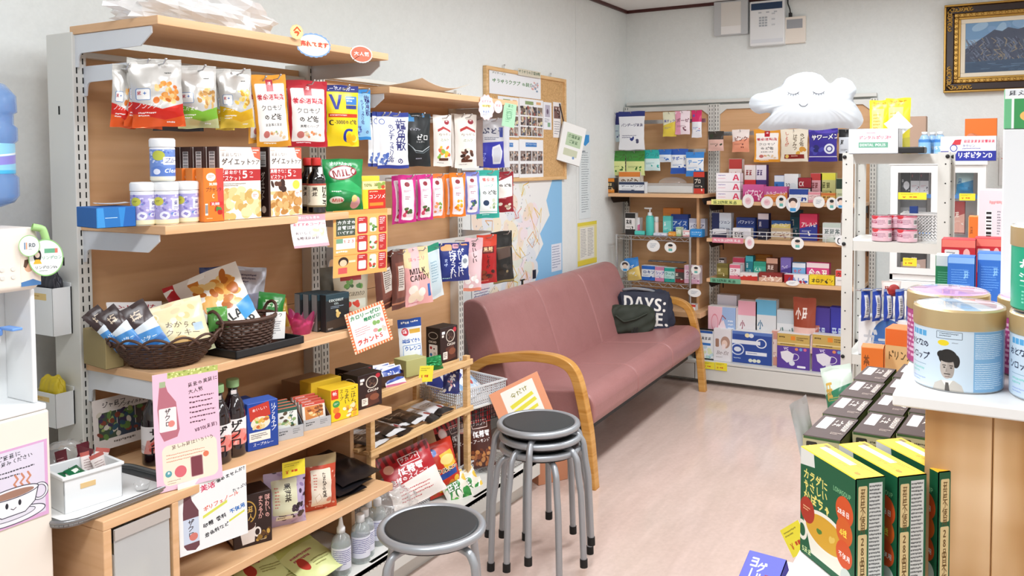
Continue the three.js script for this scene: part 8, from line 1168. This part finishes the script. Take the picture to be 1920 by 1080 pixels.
goods('medicine_box', 'box', 'box', 0, 0, [
  [[1.741, 1.226, -3.72, 0.048, 0.126, 0], ['#2a2a34', '#e6e6ea', '#e6e6ea', 'D', 60, 110, 3], 'dark medicine box with round badge in glass cabinet'],
  [[1.79, 1.226, -3.72, 0.047, 0.132, 0], ['#e6e6ea', '#3a3a4a', '#c06a7a', 'X', 60, 110, 4], 'white and dark box beside the badge box in cabinet'],
  [[1.836, 1.226, -3.72, 0.047, 0.132, 0], ['#e6e6ea', '#4a4a5a', '#c06a7a', 'Y', 60, 110, 4], 'white and dark box next to the cabinet door frame'],
  [[1.78, 1.021, -3.74, 0.134, 0.174, 0], ['#9a9ca0', '#6a6c70', '#e6e6e6', '箱', 140, 70, 0], 'grey flat box on the cabinet middle shelf'],
  [[1.785, 0.791, -3.72, 0.131, 0.128, 0], ['#2c2426', '#c8a89a', '#e6d8d0', '珈琲', 140, 90, 1], 'dark box on the cabinet bottom shelf'],
  [[2.001, 1.021, -3.72, 0.078, 0.17, 0], ['#b03a3a', '#e6b0a0', '#f6e6da', '肉球', 90, 120, 1], 'red picture box in the right half of cabinet'],
], 0.06, GG);
pouch('gel_bag', 'clear blue gel bag on cabinet upper shelf', 'bag', [2.037, 1.226, -3.72, 0.086, 0.132, 0], qa('#bfe0e6', '#3a9ad0', '#2a7ab0', '水', 80, 110, 1), { d: 0.06 });
[[[1.787, 1.203, -3.606, 0.142, 0.038, 0], 'wide yellow price tag on the left cabinet door'], [[2.054, 1.202, -3.619, 0.076, 0.037, 0], 'yellow price tag on the right cabinet door'], [[1.779, 0.84, -3.606, 0.07, 0.044, 0], 'yellow price tag low on the left cabinet door']].forEach(([at, l]) => sheet('price_tag', l, 'price tag', at, 'tagYellow', { t: 0.001, nx: 1, ny: 1 }));
A('notice1', 110, 250, (d) => d.bg('#eceeee').l(14, 6, 70, 34, 12, '#8a9098', 0.35).r(8, 44, 84, 1.5, '#d86a5a').l(14, 50, 70, 44, 14, '#8a9098', 0.35));
sheet('notice', 'printed notice with red line on the back wall by cabinet', 'notice', [2.252, 1.268, -4.165, 0.116, 0.281, 0], 'notice1', { t: 0.001, nx: 1, ny: 1 });
// drinks on the cabinet top
A('drinkD', 200, 90, (d) => d.bg('#eef0f4').r(0, 60, 100, 40, '#26309a').p([[6, 96], [28, 10], [38, 12], [40, 24], [22, 98]], '#e6e2e6').p([[26, 14], [38, 12], [36, 34], [20, 36]], '#d03a44').c(24, 48, 6, '#f4f2f4', '#3a4aa0', 1.5).t('疲労回復・栄養補給', 42, 14, 6, '#d8405a', { w: 0.13 }).t('タウリン', 40, 34, 5.4, '#5a5a9a').l(40, 48, 54, 7, 1, '#5a5aa0', 0.5).t('リポビタンD', 31, 66, 11, '#fff', { w: 0.17, sx: 0.96 }));
box('drink_carton', 'white and blue energy drink carton on the glass cabinet', 'box', [2.053, 1.411, -3.64, 0.266, 0.131, 0], { front: 'drinkD', side: '#e6e8ee', top: '#e6e8ee' }, 0.1);
A('ors', 70, 110, (d) => d.bg('#8fc4ee').r(0, 0, 100, 14, '#4a8ad0').t('OS1', 12, 30, 30, '#f4faff').l(16, 60, 66, 20, 3, '#e6f2fc', 0.4).r(0, 90, 100, 10, '#2a6ab8'));
[['blue rehydration drink bottle on glass cabinet, left', 1733, -3.66], ['blue rehydration drink bottle on glass cabinet, right', 1762, -3.68], ['blue rehydration drink bottle at the rear of glass cabinet', 1748, -3.76]].forEach(([l, u, z], i) => {
  const t = thing('drink_bottle', l, 'bottle', [[1.84, 1.446, -3.66, 0.003, 0.145, 0], [1.915, 1.445, -3.68, 0.003, 0.144, 0], [1.872, 1.446, -3.76, 0.003, 0.147, 0]][i][0], CT + 0.0005, z, -20, 'blue drink bottles'), r = 0.031;
  const g = wrapGeo([[r - 0.002, 0], [r, 0.004], [r, 0.115], [r - 0.001, 0.117]], 'ors', { span: 0.6 }); mesh('label', g, pm(g, 'gloss'), t); lathed('body', [[0.0001, 0.0], [r - 0.003, 0.0], [r - 0.002, 0.117], [0.02, 0.135], [0.013, 0.143], [0.0001, 0.144]], std(0x9fc4e8, 0.2), t, 24); lathed('cap', [[0.0001, 0.142], [0.0155, 0.142], [0.0155, 0.158], [0.0001, 0.159]], M.whitePlastic, t);
});
box('carton', 'brown carton behind the blue drink bottles', 'box', [1.788, 1.411, -3.85, 0.088, 0.253, 0], { front: '#b99a84', side: '#b99a84', top: '#b99a84' }, 0.08);
box('carton', 'orange carton on the glass cabinet under plastic', 'box', [2.106, 1.411, -3.86, 0.158, 0.232, 0], { front: '#ee7a2a', side: '#f2efe8', top: '#ee7a2a' }, 0.06);
{ const cb = new THREE.SphereGeometry(1, 28, 18), cp = cb.attributes.position; for (let i = 0; i < cp.count; i++) { const x = cp.getX(i), y = cp.getY(i), z = cp.getZ(i), k = 1 + 0.14 * Math.sin(9 * x + 5 * z) + 0.1 * Math.sin(15 * y + 7 * x); cp.setXYZ(i, x * k * 0.13, (Math.max(-0.6, y * k) + 0.6) * 0.085, z * k * 0.07); } cb.computeVertexNormals(); single('plastic_bag', 'crumpled clear plastic bag behind the energy drink carton', 'bag', cb, M.film, 2.06, CT + 0.001, -3.84); }

// ---------------------------------------------------------------- counter
{
  const t = thing('service_counter', 'pine sided service counter with white top on the right', 'counter');
  mesh('countertop', bx(2.118, 2.75, 1.083, 1.1, -1.25, 0.133, 0.003), M.white, t);
  for (let k = 0; k < 7; k++) { const g = bx(2.158 + k * 0.083, 2.24 + k * 0.083, 0, 1.0828, 0.085, 0.112, 0.002); mesh('plank', g, M.pine, t); }
  mesh('side_panel', bx(2.158, 2.17, 0, 1.0828, -1.23, 0.084), M.pine, t); mesh('rear_panel', bx(2.17, 2.735, 0, 1.0828, -1.23, -1.21), M.pine, t);
}
A('formula', 400, 190, (d) => {   // the half of the tin that shows, unrolled
  d.bg('#cfe0ee').r(62, 2, 30, 96, '#7fb0d8').l(63, 6, 27, 40, 13, '#e9f3fb', 0.45).l(63, 52, 27, 42, 13, '#e9f3fb', 0.4);
  for (let i = 0; i < 4; i++) d.r(9 + i * 4.7, 7, 4, 9, '#5aa8dc');
  d.t('おとなの', 6, 22, 6.4, '#26304a', { w: 0.12, gap: 0.92 }).t('シロップ', 6, 42, 6.4, '#26304a', { w: 0.12, gap: 0.92 }).r(9, 62, 18, 0.8, '#7aa0b8').l(10, 68, 16, 12, 2, '#8fd0cc', 0.6).l(10, 84, 18, 9, 2, '#9ab0e0', 0.5);
  d.rr(36, 4, 18, 11, null, 0.4, '#5a6a78', 0.4).l(38, 6, 14, 7, 2, '#5a6a78', 0.5).e(41, 22, 4, 2.2, '#ecd52a').l(47, 20, 7, 3, 1, '#8a98a4', 0.5);
  d.p([[33, 100], [35, 88], [40, 82], [49, 81], [54, 88], [56, 100]], '#c9c4bc').p([[40, 82], [44, 94], [48, 81]], '#efece6').p([[43, 85], [45, 85], [46, 99], [42.4, 100]], '#55504c').e(44.4, 45, 6.6, 6.4, '#23201f').e(40, 41, 3.4, 3, '#23201f').e(50, 50, 2.6, 5, '#23201f').e(43.8, 61, 4.9, 8.6, '#bdb4ac').e(46.4, 62, 2.6, 7.4, '#a89e96').e(44, 46, 5.8, 3.2, '#23201f').r(40.6, 57, 2.6, 1.3, '#2a2624').r(45.6, 57, 2.4, 1.3, '#2a2624').e(42, 61, 0.8, 0.5, '#2a2624').e(46.8, 61, 0.8, 0.5, '#2a2624').p([[43.4, 60], [44.3, 68], [42.8, 68.5]], '#9a928a').r(41.8, 70.5, 4.4, 1.7, '#4a423e').r(42.4, 75, 3.2, 1.2, '#7a5f5a');
});
A('formulaGreen', 300, 220, (d) => d.bg('#22a882').t('おとなの', 12, 20, 12, '#f2fbf6', { w: 0.12 }).t('シロップ', 12, 40, 12, '#f2fbf6', { w: 0.12 }).r(14, 60, 30, 1, '#9fe0c8').l(16, 68, 26, 22, 4, '#8fe0c8', 0.5).p([[58, 100], [62, 82], [76, 76], [92, 84], [96, 100]], '#e6e2da').e(78, 60, 13, 16, '#c4bab0').p([[60, 54], [64, 38], [80, 32], [94, 42], [94, 58], [86, 50], [70, 48]], '#23201f').r(70, 57, 6, 1.4, '#2a2624').r(82, 57, 6, 1.4, '#2a2624').r(74, 71, 9, 1.6, '#4a423e'));
A('formulaPink', 300, 220, (d) => d.bg('#b04a86').l(8, 10, 80, 80, 9, '#e6b8d4', 0.6));
A('lidArt', 200, 200, (d) => d.bg('#dfe6ee').p([[20, 0], [40, 0], [80, 100], [60, 100]], '#8fb8de').p([[55, 0], [75, 0], [100, 60], [100, 90]], '#d8b8c4').l(10, 36, 60, 30, 6, '#9aa4b4', 0.4));
A('lidPink', 200, 200, (d) => d.bg('#dcb2d8').p([[10, 0], [40, 0], [90, 100], [50, 100]], '#c79ae0').p([[60, 0], [90, 0], [100, 40]], '#a8b0f0'));
function formulaTin(label, x, y, z, yaw, key, span, lid, r = 0.0585) {
  const t = thing('powder_tin', label, 'tin', x, y, z, yaw), H = 0.115, g = wrapGeo([[r - 0.002, 0.001], [r, 0.004], [r, H - 0.028]], key, { span, seg: 56 }); mesh('body', g, pm(g, 'gloss'), t);
  mesh('gold_band', lathe([[r, H - 0.029], [r + 0.0012, H - 0.028], [r + 0.0012, H - 0.004], [r, H - 0.003], [r - 0.003, H - 0.001]], 56), M.paleGold, t); mesh('base_rim', lathe([[0.0001, 0], [r - 0.002, 0], [r - 0.001, 0.002]], 48), M.chrome, t);
  const L = new Geo(), rg = art(lid); for (let i = 0; i < 48; i++) { const a = i / 48 * 2 * Math.PI, b = (i + 1) / 48 * 2 * Math.PI, q = r - 0.003, P = (c) => [Math.cos(c) * q, H - 0.001, Math.sin(c) * q], U = (c) => ruv(rg, 0.5 + 0.48 * Math.cos(c), 0.5 - 0.48 * Math.sin(c)); L.tri([0, H - 0.0005, 0], P(b), P(a), [0, 1, 0], ruv(rg, 0.5, 0.5), U(b), U(a), ONE); } const lg = L.build(); mesh('lid_print', lg, printMat(rg.a, 'gloss'), t);
  mesh('clear_lid', lathe([[0.0001, H + 0.0015], [r - 0.004, H + 0.0015], [r + 0.0005, H - 0.001]], 48), M.glass, t); return t;
}
formulaTin('pale blue milk powder tin with portrait, front of the counter', 2.194, 1.1, 0.035, 0, 'formula', 0.5, 'lidArt');
formulaTin('pink milk powder tin just behind the pale blue one', 2.172, 1.1, -0.098, 0, 'formulaPink', 1, 'lidPink');
formulaTin('pale blue milk powder tin at right edge, under the green one', 2.316, 1.1, 0.05, 4, 'formula', 0.5, 'lidArt');
formulaTin('green milk powder tin stacked on a pale blue tin', 2.316, 1.2175, 0.05, 10, 'formulaGreen', 0.5, 'lidArt');
formulaTin('gold banded milk powder tin between the pink and green tins', 2.3, 1.1, -0.085, 0, 'formulaPink', 1, 'lidPink');
single('coin', 'small coin lying on the front of the white countertop', 'coin', new THREE.CylinderGeometry(0.0115, 0.0115, 0.0018, 28).translate(0, 0.0009, 0), M.chrome, [2.21, 1.1, 0.07][0], 1.1, [2.21, 1.1, 0.07][2]);
A('boxBlue', 110, 170, (d) => d.bg('#2a6ac0').r(0, 0, 100, 10, '#8ab4e6').l(12, 20, 74, 40, 10, '#7ab0ea', 0.3).t('正', 58, 22, 22, '#8fc0f0').r(0, 82, 100, 18, '#e9ebee').l(6, 85, 80, 12, 4, '#4a4a50', 0.4));
A('boxGreen', 110, 170, (d) => d.bg('#157a48').r(0, 0, 100, 18, '#d8e0d8').l(12, 28, 74, 40, 10, '#7ac8a0', 0.3).r(0, 82, 100, 18, '#e9ebee').l(6, 85, 80, 12, 4, '#4a4a50', 0.4));
A('boxRed', 140, 170, (d) => d.bg('#c2202c').r(0, 0, 100, 12, '#ee7a6a').rr(8, 16, 44, 40, '#e6e0dc', 3).l(14, 20, 32, 30, 6, '#6a6a70', 0.4).c(74, 22, 10, '#f0b0a8'));
box('medicine_box', 'green box with white foot on the counter behind tins', 'box', [2.136, 1.1, -0.557, 0.03, 0.122, 0], { front: 'boxGreen', side: '#12683e', top: '#dfe6e0' }, 0.045);
box('medicine_box', 'blue box on the counter behind tins, left of two', 'box', [2.171, 1.1, -0.519, 0.05, 0.124, 0], { front: 'boxBlue', side: '#2a6ac0', top: '#2a6ac0' }, 0.05);
box('medicine_box', 'blue box on the counter behind tins, right of two', 'box', [2.223, 1.1, -0.548, 0.048, 0.131, 0], { front: 'boxBlue', side: '#2a6ac0', top: '#2a6ac0' }, 0.05);
box('medicine_box', 'red box behind the left blue box on counter', 'box', [2.155, 1.1, -0.738, 0.07, 0.14, 0], { front: 'boxRed', side: '#c2202c', top: '#c2202c' }, 0.06);
box('medicine_box', 'red box behind the right blue box on counter', 'box', [2.216, 1.1, -0.772, 0.06, 0.142, 0], { front: 'boxRed', side: '#c2202c', top: '#c2202c' }, 0.06);
box('medicine_box', 'narrow orange box beside the large white carton', 'box', [2.179, 1.1, -0.98, 0.029, 0.178, 0], { front: qa('#f2b07a', '#ee7a2a', '#a0521c', '水', 60, 150, 4), side: '#e8823a', top: '#e8823a' }, 0.05);
A('cartonWhite', 170, 230, (d) => d.bg('#efe3e8').l(24, 10, 52, 5, 1, '#e89a9a', 0.6).k(16, 20, 14, 50, true).l(42, 20, 8, 24, 9, '#7a7a86', 0.5).l(54, 20, 8, 24, 9, '#7a7a86', 0.5).l(66, 20, 8, 24, 9, '#7a7a86', 0.5));
box('carton', 'large pale pink carton with barcode on the counter', 'box', [2.236, 1.1, -0.9, 0.095, 0.247, 0], { front: 'cartonWhite', side: '#e2d4da', top: '#e2d4da' }, 0.1);
box('carton', 'white carton half out of frame beside the barcode carton', 'box', [2.312, 1.1, -0.919, 0.075, 0.255, 0], { front: '#f0dfe4', side: '#f0dfe4', top: '#f0dfe4' }, 0.1);
// card holder at the right edge
A('popGreen', 110, 160, (d) => d.bg('#f2f6f4').r(0, 0, 100, 16, '#e9eef0').t('消える', 8, 3, 20, '#3a3a40').r(22, 24, 78, 76, '#3f9a58').r(0, 24, 16, 76, '#6fbf8a').e(62, 68, 26, 22, '#f0c06a').t('薬', 50, 58, 24, '#c8642a'));
{ const at = [2.277, 1.473, -0.365, 0.069, 0.072, 6], t = thing('card_stand', 'white stand holding a green card at right picture edge', 'stand', at[0], 1.1, at[2], 6), g = boxGeo(at[3], at[4], 0.004, { front: 'popGreen', side: '#eeeeee', top: '#eeeeee' }); g.translate(0, at[1] - 1.1, 0); mesh('card', g, pm(g, 'box'), t); mesh('panel', bx(-at[3] / 2, at[3] / 2, 0.02, at[1] - 1.1, -0.008, 0.004, 0.002), M.whitePlastic, t); mesh('foot', bx(-at[3] / 2, at[3] / 2, 0, 0.02, -0.05, 0.05, 0.004), M.whitePlastic, t); }

// ---------------------------------------------------------------- display stand beside the counter
{
  const t = thing('display_stand', 'white two-step display stand against the counter side', 'stand');
  mesh('upper_step', bx(1.988, 2.157, 0.825, 0.84, -0.85, 0.245, 0.003), M.white, t); mesh('lower_step', bx(1.855, 1.965, 0.68, 0.695, -0.16, 0.12, 0.003), M.white, t);
  mesh('body', merge([bx(1.98, 2.157, 0, 0.825, -0.85, -0.84), bx(1.98, 2.157, 0, 0.825, 0.24, 0.25), bx(1.92, 1.98, 0.64, 0.68, -0.1, 0.06), bx(1.985, 1.995, 0, 0.825, -0.84, 0.24)]), M.white, t);
}
A('pumpkin', 260, 300, (d) => d.bg('#0f5a38').p([[0, 0], [26, 0], [28, 12], [0, 16]], '#e6e6e0').t('カラダに', 6, 18, 11, '#f2e07a', { w: 0.14 }).t('やさしい', 6, 28, 11, '#f2e07a', { w: 0.14 }).t('かぼちゃ', 6, 38, 12.5, '#f2e07a', { w: 0.15 }).t('ポタージュ', 40, 50, 6, '#e6f0b0', { rot: 12 }).t('LOHASOUP', 62, 16, 6.4, '#9fd8a0', { sx: 0.9, font: '' }).p([[8, 66], [90, 66], [78, 94], [22, 94]], '#efe9da').e(49, 66, 42, 20, '#f2ede0').e(49, 67, 38, 17, '#d8a32a').b(34, 62, 30, 10, 4, ['#4a7a2a', '#e6c05a'], 3, 5).e(4, 78, 8, 9, null, 0, '#efe9da', 4).c(14, 56, 14, '#b0321c').l(6, 53, 16, 5, 2, '#f6d8a0', 0.5).c(82, 34, 15, '#d8521c').t('28品目', 70, 33, 6.4, '#fff').c(82, 52, 14, '#d8601c').t('4種', 74, 50, 8, '#ffe04a').c(82, 72, 14, '#d8521c').t('不使用', 72, 71, 6.6, '#fff').c(86, 92, 10, '#cfd8d0').t('5袋入', 4, 92, 7, '#e6f0b0'));
A('pumpkinSide', 130, 300, (d) => d.bg('#0f5a38').rr(6, 6, 32, 38, '#e6cf9a', 4).t('素材不使用', 12, 8, 20, '#6a4a1c', { v: 1, gap: 0.9, w: 0.1 }).rr(6, 48, 32, 46, '#e6cf9a', 4).t('28品目不使用', 12, 50, 20, '#6a4a1c', { v: 1, gap: 0.86, w: 0.1 }).r(44, 4, 48, 88, '#dfe2e0').l(46, 6, 44, 84, 26, '#4a4e50', 0.5).k(8, 95, 80, 5));
A('pumpkinTop', 180, 90, (d) => d.bg('#edc22e').rr(10, 24, 56, 26, '#f6f2e6', 1).r(4, 10, 10, 14, '#8a7a3a').l(60, 16, 34, 20, 2, '#b08a1c', 0.5).t('ポタージュ', 52, 60, 8, '#b08a1c').c(88, 70, 4, '#b08a1c'));
[[2.036, 0.154], [2.084, 0.119], [2.13, 0.075]].forEach(([x, z], i) => box('soup_box', 'green and yellow pumpkin soup box, ' + ['front one of three', 'second of three', 'third, mostly behind the counter panel'][i], 'box', [x, 0.8405, z, 0.137, 0.158, -47], { front: 'pumpkin', right: 'pumpkinSide', left: '#0f5a38', top: 'pumpkinTop', back: '#0f5a38' }, 0.045, { group: 'pumpkin soup boxes' }));
A('chocTop', 100, 170, (d) => d.bg('#3f2620').rr(10, 8, 30, 54, '#f2f0ee', 2).l(14, 14, 22, 40, 5, '#d8d4d0', 0.3).t('ごま', 70, 14, 26, '#efe6da', { rot: 90 }).t('LOHASOUP', 96, 10, 20, '#efe6da', { rot: 90, sx: 0.8 }).l(60, 72, 34, 10, 2, '#d8c8b8', 0.4));
A('chocFront', 90, 200, (d) => d.bg('#cfc49a').rr(8, 6, 30, 40, '#3a342a', 4).t('黒', 12, 10, 20, '#e6dcb8').l(46, 8, 44, 80, 18, '#5a5440', 0.45).r(0, 0, 100, 3, '#4a6a3a'));
const CH = ['front', 'second', 'third', 'fourth'];
[[1.996, [-0.02, -0.155, -0.29, -0.425]], [2.064, [-0.075, -0.21, -0.345, -0.48]], [2.128, [-0.1, -0.235, -0.37]]].forEach(([x, zs], c) => zs.forEach((z, i) => box('soup_box', 'dark brown topped sesame soup box, ' + ['left', 'middle', 'right'][c] + ' file, ' + CH[i] + ' one', 'box', [x + 0.012 * i * 0.4, 0.8405, z, 0.06, 0.135, -4], { front: 'chocFront', side: '#5a6a3a', left: '#5a6a3a', top: 'chocTop' }, 0.128, { group: 'sesame soup boxes' })));
box('carton', 'small orange carton at the far end of the display stand', 'box', [1.975, 0.841, -0.742, 0.051, 0.135, 4], { front: qa('#e6d0a8', '#ee7a2a', '#8a4a1c', '茶', 80, 110, 4), side: '#e6752a', top: '#e6752a' }, 0.05);
box('carton', 'larger orange carton with cream front beside the counter', 'box', [2.025, 0.841, -0.827, 0.068, 0.168, -8], { front: qa('#e0c088', '#e8702a', '#5a4a2a', 'ドリンク', 110, 170, 0), side: '#e6702a', top: '#e6702a' }, 0.07);
pouch('tea_pack', 'green and clear herb packet at left of display stand', 'packet', [1.935, 0.841, -0.606, 0.071, 0.117, -10], qa('#cfdcd0', '#2f7a58', '#c8a04a', '草', 120, 90, 1), { d: 0.03, roll: 18, tilt: -20 });
pouch('tea_pack', 'clear cellophane packet leaning at left edge of display stand', 'packet', [1.959, 0.841, -0.164, 0.043, 0.168, 60], '#e6e6e8', { d: 0.02, roll: 16 });
A('blueLie', 110, 170, (d) => d.bg('#5a5fc8').r(0, 86, 100, 14, '#3a3fa0').t('ヨーグ', 10, 8, 26, '#f2f2fa', { v: 1, w: 0.16 }).t('グルト', 34, 14, 24, '#f2f2fa', { v: 1, w: 0.16 }).r(62, 30, 12, 36, '#a02a4a').l(78, 30, 12, 50, 3, '#cfd2f4', 0.5));
box('yogurt_box', 'violet blue box with white lettering on lower step', 'box', [1.895, 0.6955, 0.075, 0.065, 0.13, -6], { front: 'blueLie', side: '#4a4fb4', top: '#4a4fb4' }, 0.045, { tilt: -62 });
box('candy_box', 'red and green box leaning against the display stand', 'box', [1.95, 0.6955, -0.09, 0.05, 0.13, -40], { front: qa('#e6dcd4', '#c03a4a', '#2f6a3a', '茶', 80, 150, 0), side: '#c8606a', top: '#c8606a' }, 0.04, { tilt: -14 });
sheet('price_tag', 'yellow price tag slanting at the display stand corner', 'price tag', [1.972, 0.79, 0.0, 0.05, 0.045, -30], 'tagYellow', { roll: 40, t: 0.001 });

// ---------------------------------------------------------------- water dispenser at the left edge
{
  const F = 0.42, Z0 = 0.285, Z1 = 0.6, t = thing('water_dispenser', 'white and cream water dispenser at the left picture edge', 'dispenser');
  mesh('lower_cabinet', bx(0.06, F, 0.03, 0.885, Z0, Z1, 0.006), M.cream, t); mesh('plinth', bx(0.09, F - 0.03, 0, 0.03, Z0 + 0.02, Z1 - 0.02), M.black, t);
  mesh('drip_tray', bx(0.12, F - 0.002, 0.8855, 0.9, Z0 + 0.004, Z1 - 0.004, 0.004), M.whitePlastic, t);
  mesh('column', bx(0.06, 0.3, 0.8852, 1.15, Z0 + 0.012, Z1, 0.006), M.whitePlastic, t);
  mesh('column_side', bx(0.3, F - 0.02, 0.9002, 1.15, Z0 + 0.012, Z0 + 0.022, 0.003), M.whitePlastic, t);
  mesh('head', bx(0.06, F, 1.1502, 1.285, Z0 + 0.01, Z1, 0.014), M.cream, t);
  mesh('tap', merge([new THREE.CylinderGeometry(0.018, 0.012, 0.045, 18).translate(0.35, 1.03, 0.362), rod([0.3, 1.05, 0.362], [0.35, 1.05, 0.362], 0.012)]), M.whitePlastic, t); mesh('tap_lever', merge([bx(0.335, 0.37, 1.053, 1.068, 0.348, 0.378, 0.004), bx(0.36, 0.41, 1.066, 1.072, 0.33, 0.352, 0.002)]), std(0x6fa0e6, 0.35), t);
  for (const [y, z] of [[1.2, 0.352], [1.183, 0.352], [1.2, 0.374], [1.183, 0.374]]) mesh('button', new THREE.CylinderGeometry(0.0045, 0.0045, 0.002, 12).rotateZ(Math.PI / 2).translate(F + 0.0005, y, z), M.steel, t);
  mesh('handle', tube([[0.425, 1.222, 0.291], [0.432, 1.255, 0.288], [0.43, 1.28, 0.294], [0.424, 1.286, 0.312]], 0.008, 20, 8), std(0xa3cf86, 0.4), t);
  const j = thing('water_jug', 'large blue water jug upside down on the dispenser', 'jug', 0.24, 1.285, 0.392, 0);
  lathed('jug', [[0.03, 0], [0.05, 0.02], [0.13, 0.05], [0.14, 0.065], [0.14, 0.105], [0.133, 0.112], [0.133, 0.18], [0.14, 0.187], [0.14, 0.215], [0.133, 0.222], [0.133, 0.245], [0.14, 0.25], [0.139, 0.285], [0.12, 0.31], [0.07, 0.325], [0.0001, 0.328]], M.blueJug, j, 40);
  A('jugLabel', 300, 90, (d) => d.bg('#8fd0ee').p([[0, 60], [30, 40], [60, 60], [100, 30], [100, 60], [60, 84], [30, 66], [0, 84]], '#8f8ad8').p([[0, 52], [30, 34], [60, 54], [100, 22], [100, 28], [60, 60], [30, 40], [0, 58]], '#eef4fa').r(0, 88, 100, 12, '#4ab8e6'));
  const g = wrapGeo([[0.1338, 0.114], [0.1342, 0.116], [0.1342, 0.178], [0.1338, 0.18]], 'jugLabel', { span: 1 }); mesh('label', g, pm(g, 'gloss'), j);
}
A('popRound', 130, 150, (d) => d.bg('#8fc87a').e(50, 50, 47, 54, '#eef4f0').t('リンデロン', 38, 46, 11, '#5a9a7a').r(46, 26, 30, 12, '#6ab08a').r(76, 26, 8, 12, '#e07a6a').e(26, 44, 11, 20, '#1c1818').e(26, 42, 7, 9, '#f2dccc').p([[14, 66], [20, 54], [32, 54], [38, 66]], '#e8b83a').t('リンデロンVs', 18, 72, 10, '#3a3a44').l(30, 84, 40, 4, 1, '#7a8a84', 0.5));
A('popRD', 90, 90, (d) => d.bg('#9fce8a').c(50, 50, 46, '#f0f4f0').r(26, 34, 6, 32, '#6a8ab0').r(34, 34, 6, 32, '#e0a07a').t('RD', 46, 36, 24, '#3a4a5a').l(46, 64, 28, 6, 1, '#8a98a0', 0.5));
A('drinker', 80, 120, (d) => d.bg('#f0e2d2').e(40, 36, 22, 26, '#d8a888').p([[14, 34], [20, 12], [50, 10], [62, 24], [40, 22], [26, 40]], '#5a4030').rr(46, 56, 26, 30, '#e6dcd4', 3).p([[0, 86], [60, 78], [100, 90], [100, 100], [0, 100]], '#4a7ab0'));
sheet('pop_card', 'large round green edged card on the dispenser', 'sign', [0.44, 1.179, 0.294, 0.065, 0.08, 60], 'popRound', { outline: oval, nx: 20, ny: 20 });
sheet('pop_card', 'small round green edged card on the dispenser', 'sign', [0.436, 1.224, 0.326, 0.039, 0.046, 60], 'popRD', { outline: oval, nx: 16, ny: 16 });
sheet('pop_card', 'sticker of a drinking person on the dispenser front', 'sticker', [0.421, 1.16, 0.316, 0.041, 0.064, 88], 'drinker', { t: 0.0006, nx: 1, ny: 1 });
A('cupPoster', 200, 270, (d) => { d.bg('#d8a8d0').r(3, 3, 92, 92, '#dcd6e6').t('ご自由に', 20, 8, 9, '#2a2a34', { rot: -5 }).t('お飲みください', 18, 16, 8, '#2a2a34', { rot: -5 }).l(18, 28, 62, 12, 2, '#3a3a44', 0.3); for (const x of [50, 60, 70]) d.p([[x, 52], [x - 4, 47], [x + 2, 42], [x - 2, 36]], null, '#c8866a', 3, 1); d.e(42, 88, 52, 13, '#eceaf2', 0, '#3a3a48', 1.5).e(42, 86, 36, 8, '#dcdae6', 0, '#3a3a48', 1).e(86, 66, 12, 13, null, 0, '#3a3a48', 5).e(86, 66, 12, 13, null, 0, '#eceaf2', 2.6).p([[2, 58], [84, 58], [78, 76], [62, 86], [26, 86], [8, 76]], '#f0eff5', '#3a3a48', 1.5).e(43, 58, 41, 9, '#eceaf2', 0, '#3a3a48', 1.5).e(43, 59, 34, 6.4, '#a07a68').e(34, 72, 2.4, 5, '#23232b').e(54, 72, 2.4, 5, '#23232b').p([[40, 77], [44, 79], [48, 77]], null, '#23232b', 1.2, 1); });
sheet('cup_poster', 'lilac poster with a smiling coffee cup on the dispenser', 'poster', [0.422, 0.657, 0.36, 0.132, 0.166, 90], 'cupPoster', { t: 0.0008, nx: 1, ny: 1 });
A('pocketFront', 100, 150, (d) => d.bg('#eef1f1').r(14, 12, 62, 14, '#edcf8a').l(22, 16, 44, 6, 1, '#c89a4a', 0.5));
{ let t; for (const [y, l, top, h] of [[0.972, 'white pocket box with dark bag, upper one on shelving end', 0x2a2a34, 0.125], [0.73, 'white pocket box with yellow packets, lower one on shelving end', 0xd8c02a, 0.09]]) { t = thing('pocket_box', l, 'box', 0.03, y, 0.0205, 0); const g = boxGeo(0.11, h, 0.003, { front: 'pocketFront', side: '#e6eaea', top: '#e6eaea' }, 0.0005); g.translate(0, 0, 0.05); mesh('front', g, pm(g, 'box'), t); mesh('shell', merge([bx(-0.055, 0.055, 0, 0.003, 0, 0.0485), bx(-0.055, -0.052, 0.003, h, 0, 0.0485), bx(0.052, 0.055, 0.003, h, 0, 0.0485), bx(-0.055, 0.055, 0, h + 0.01, 0, 0.003)]), M.whitePlastic, t); mesh('contents', softBag(0.09, h + 0.035, 0.036, 0.1, 3).translate(0, 0.004, 0.025), std(top, 0.4), t); } }
renderer.render(scene, camera);
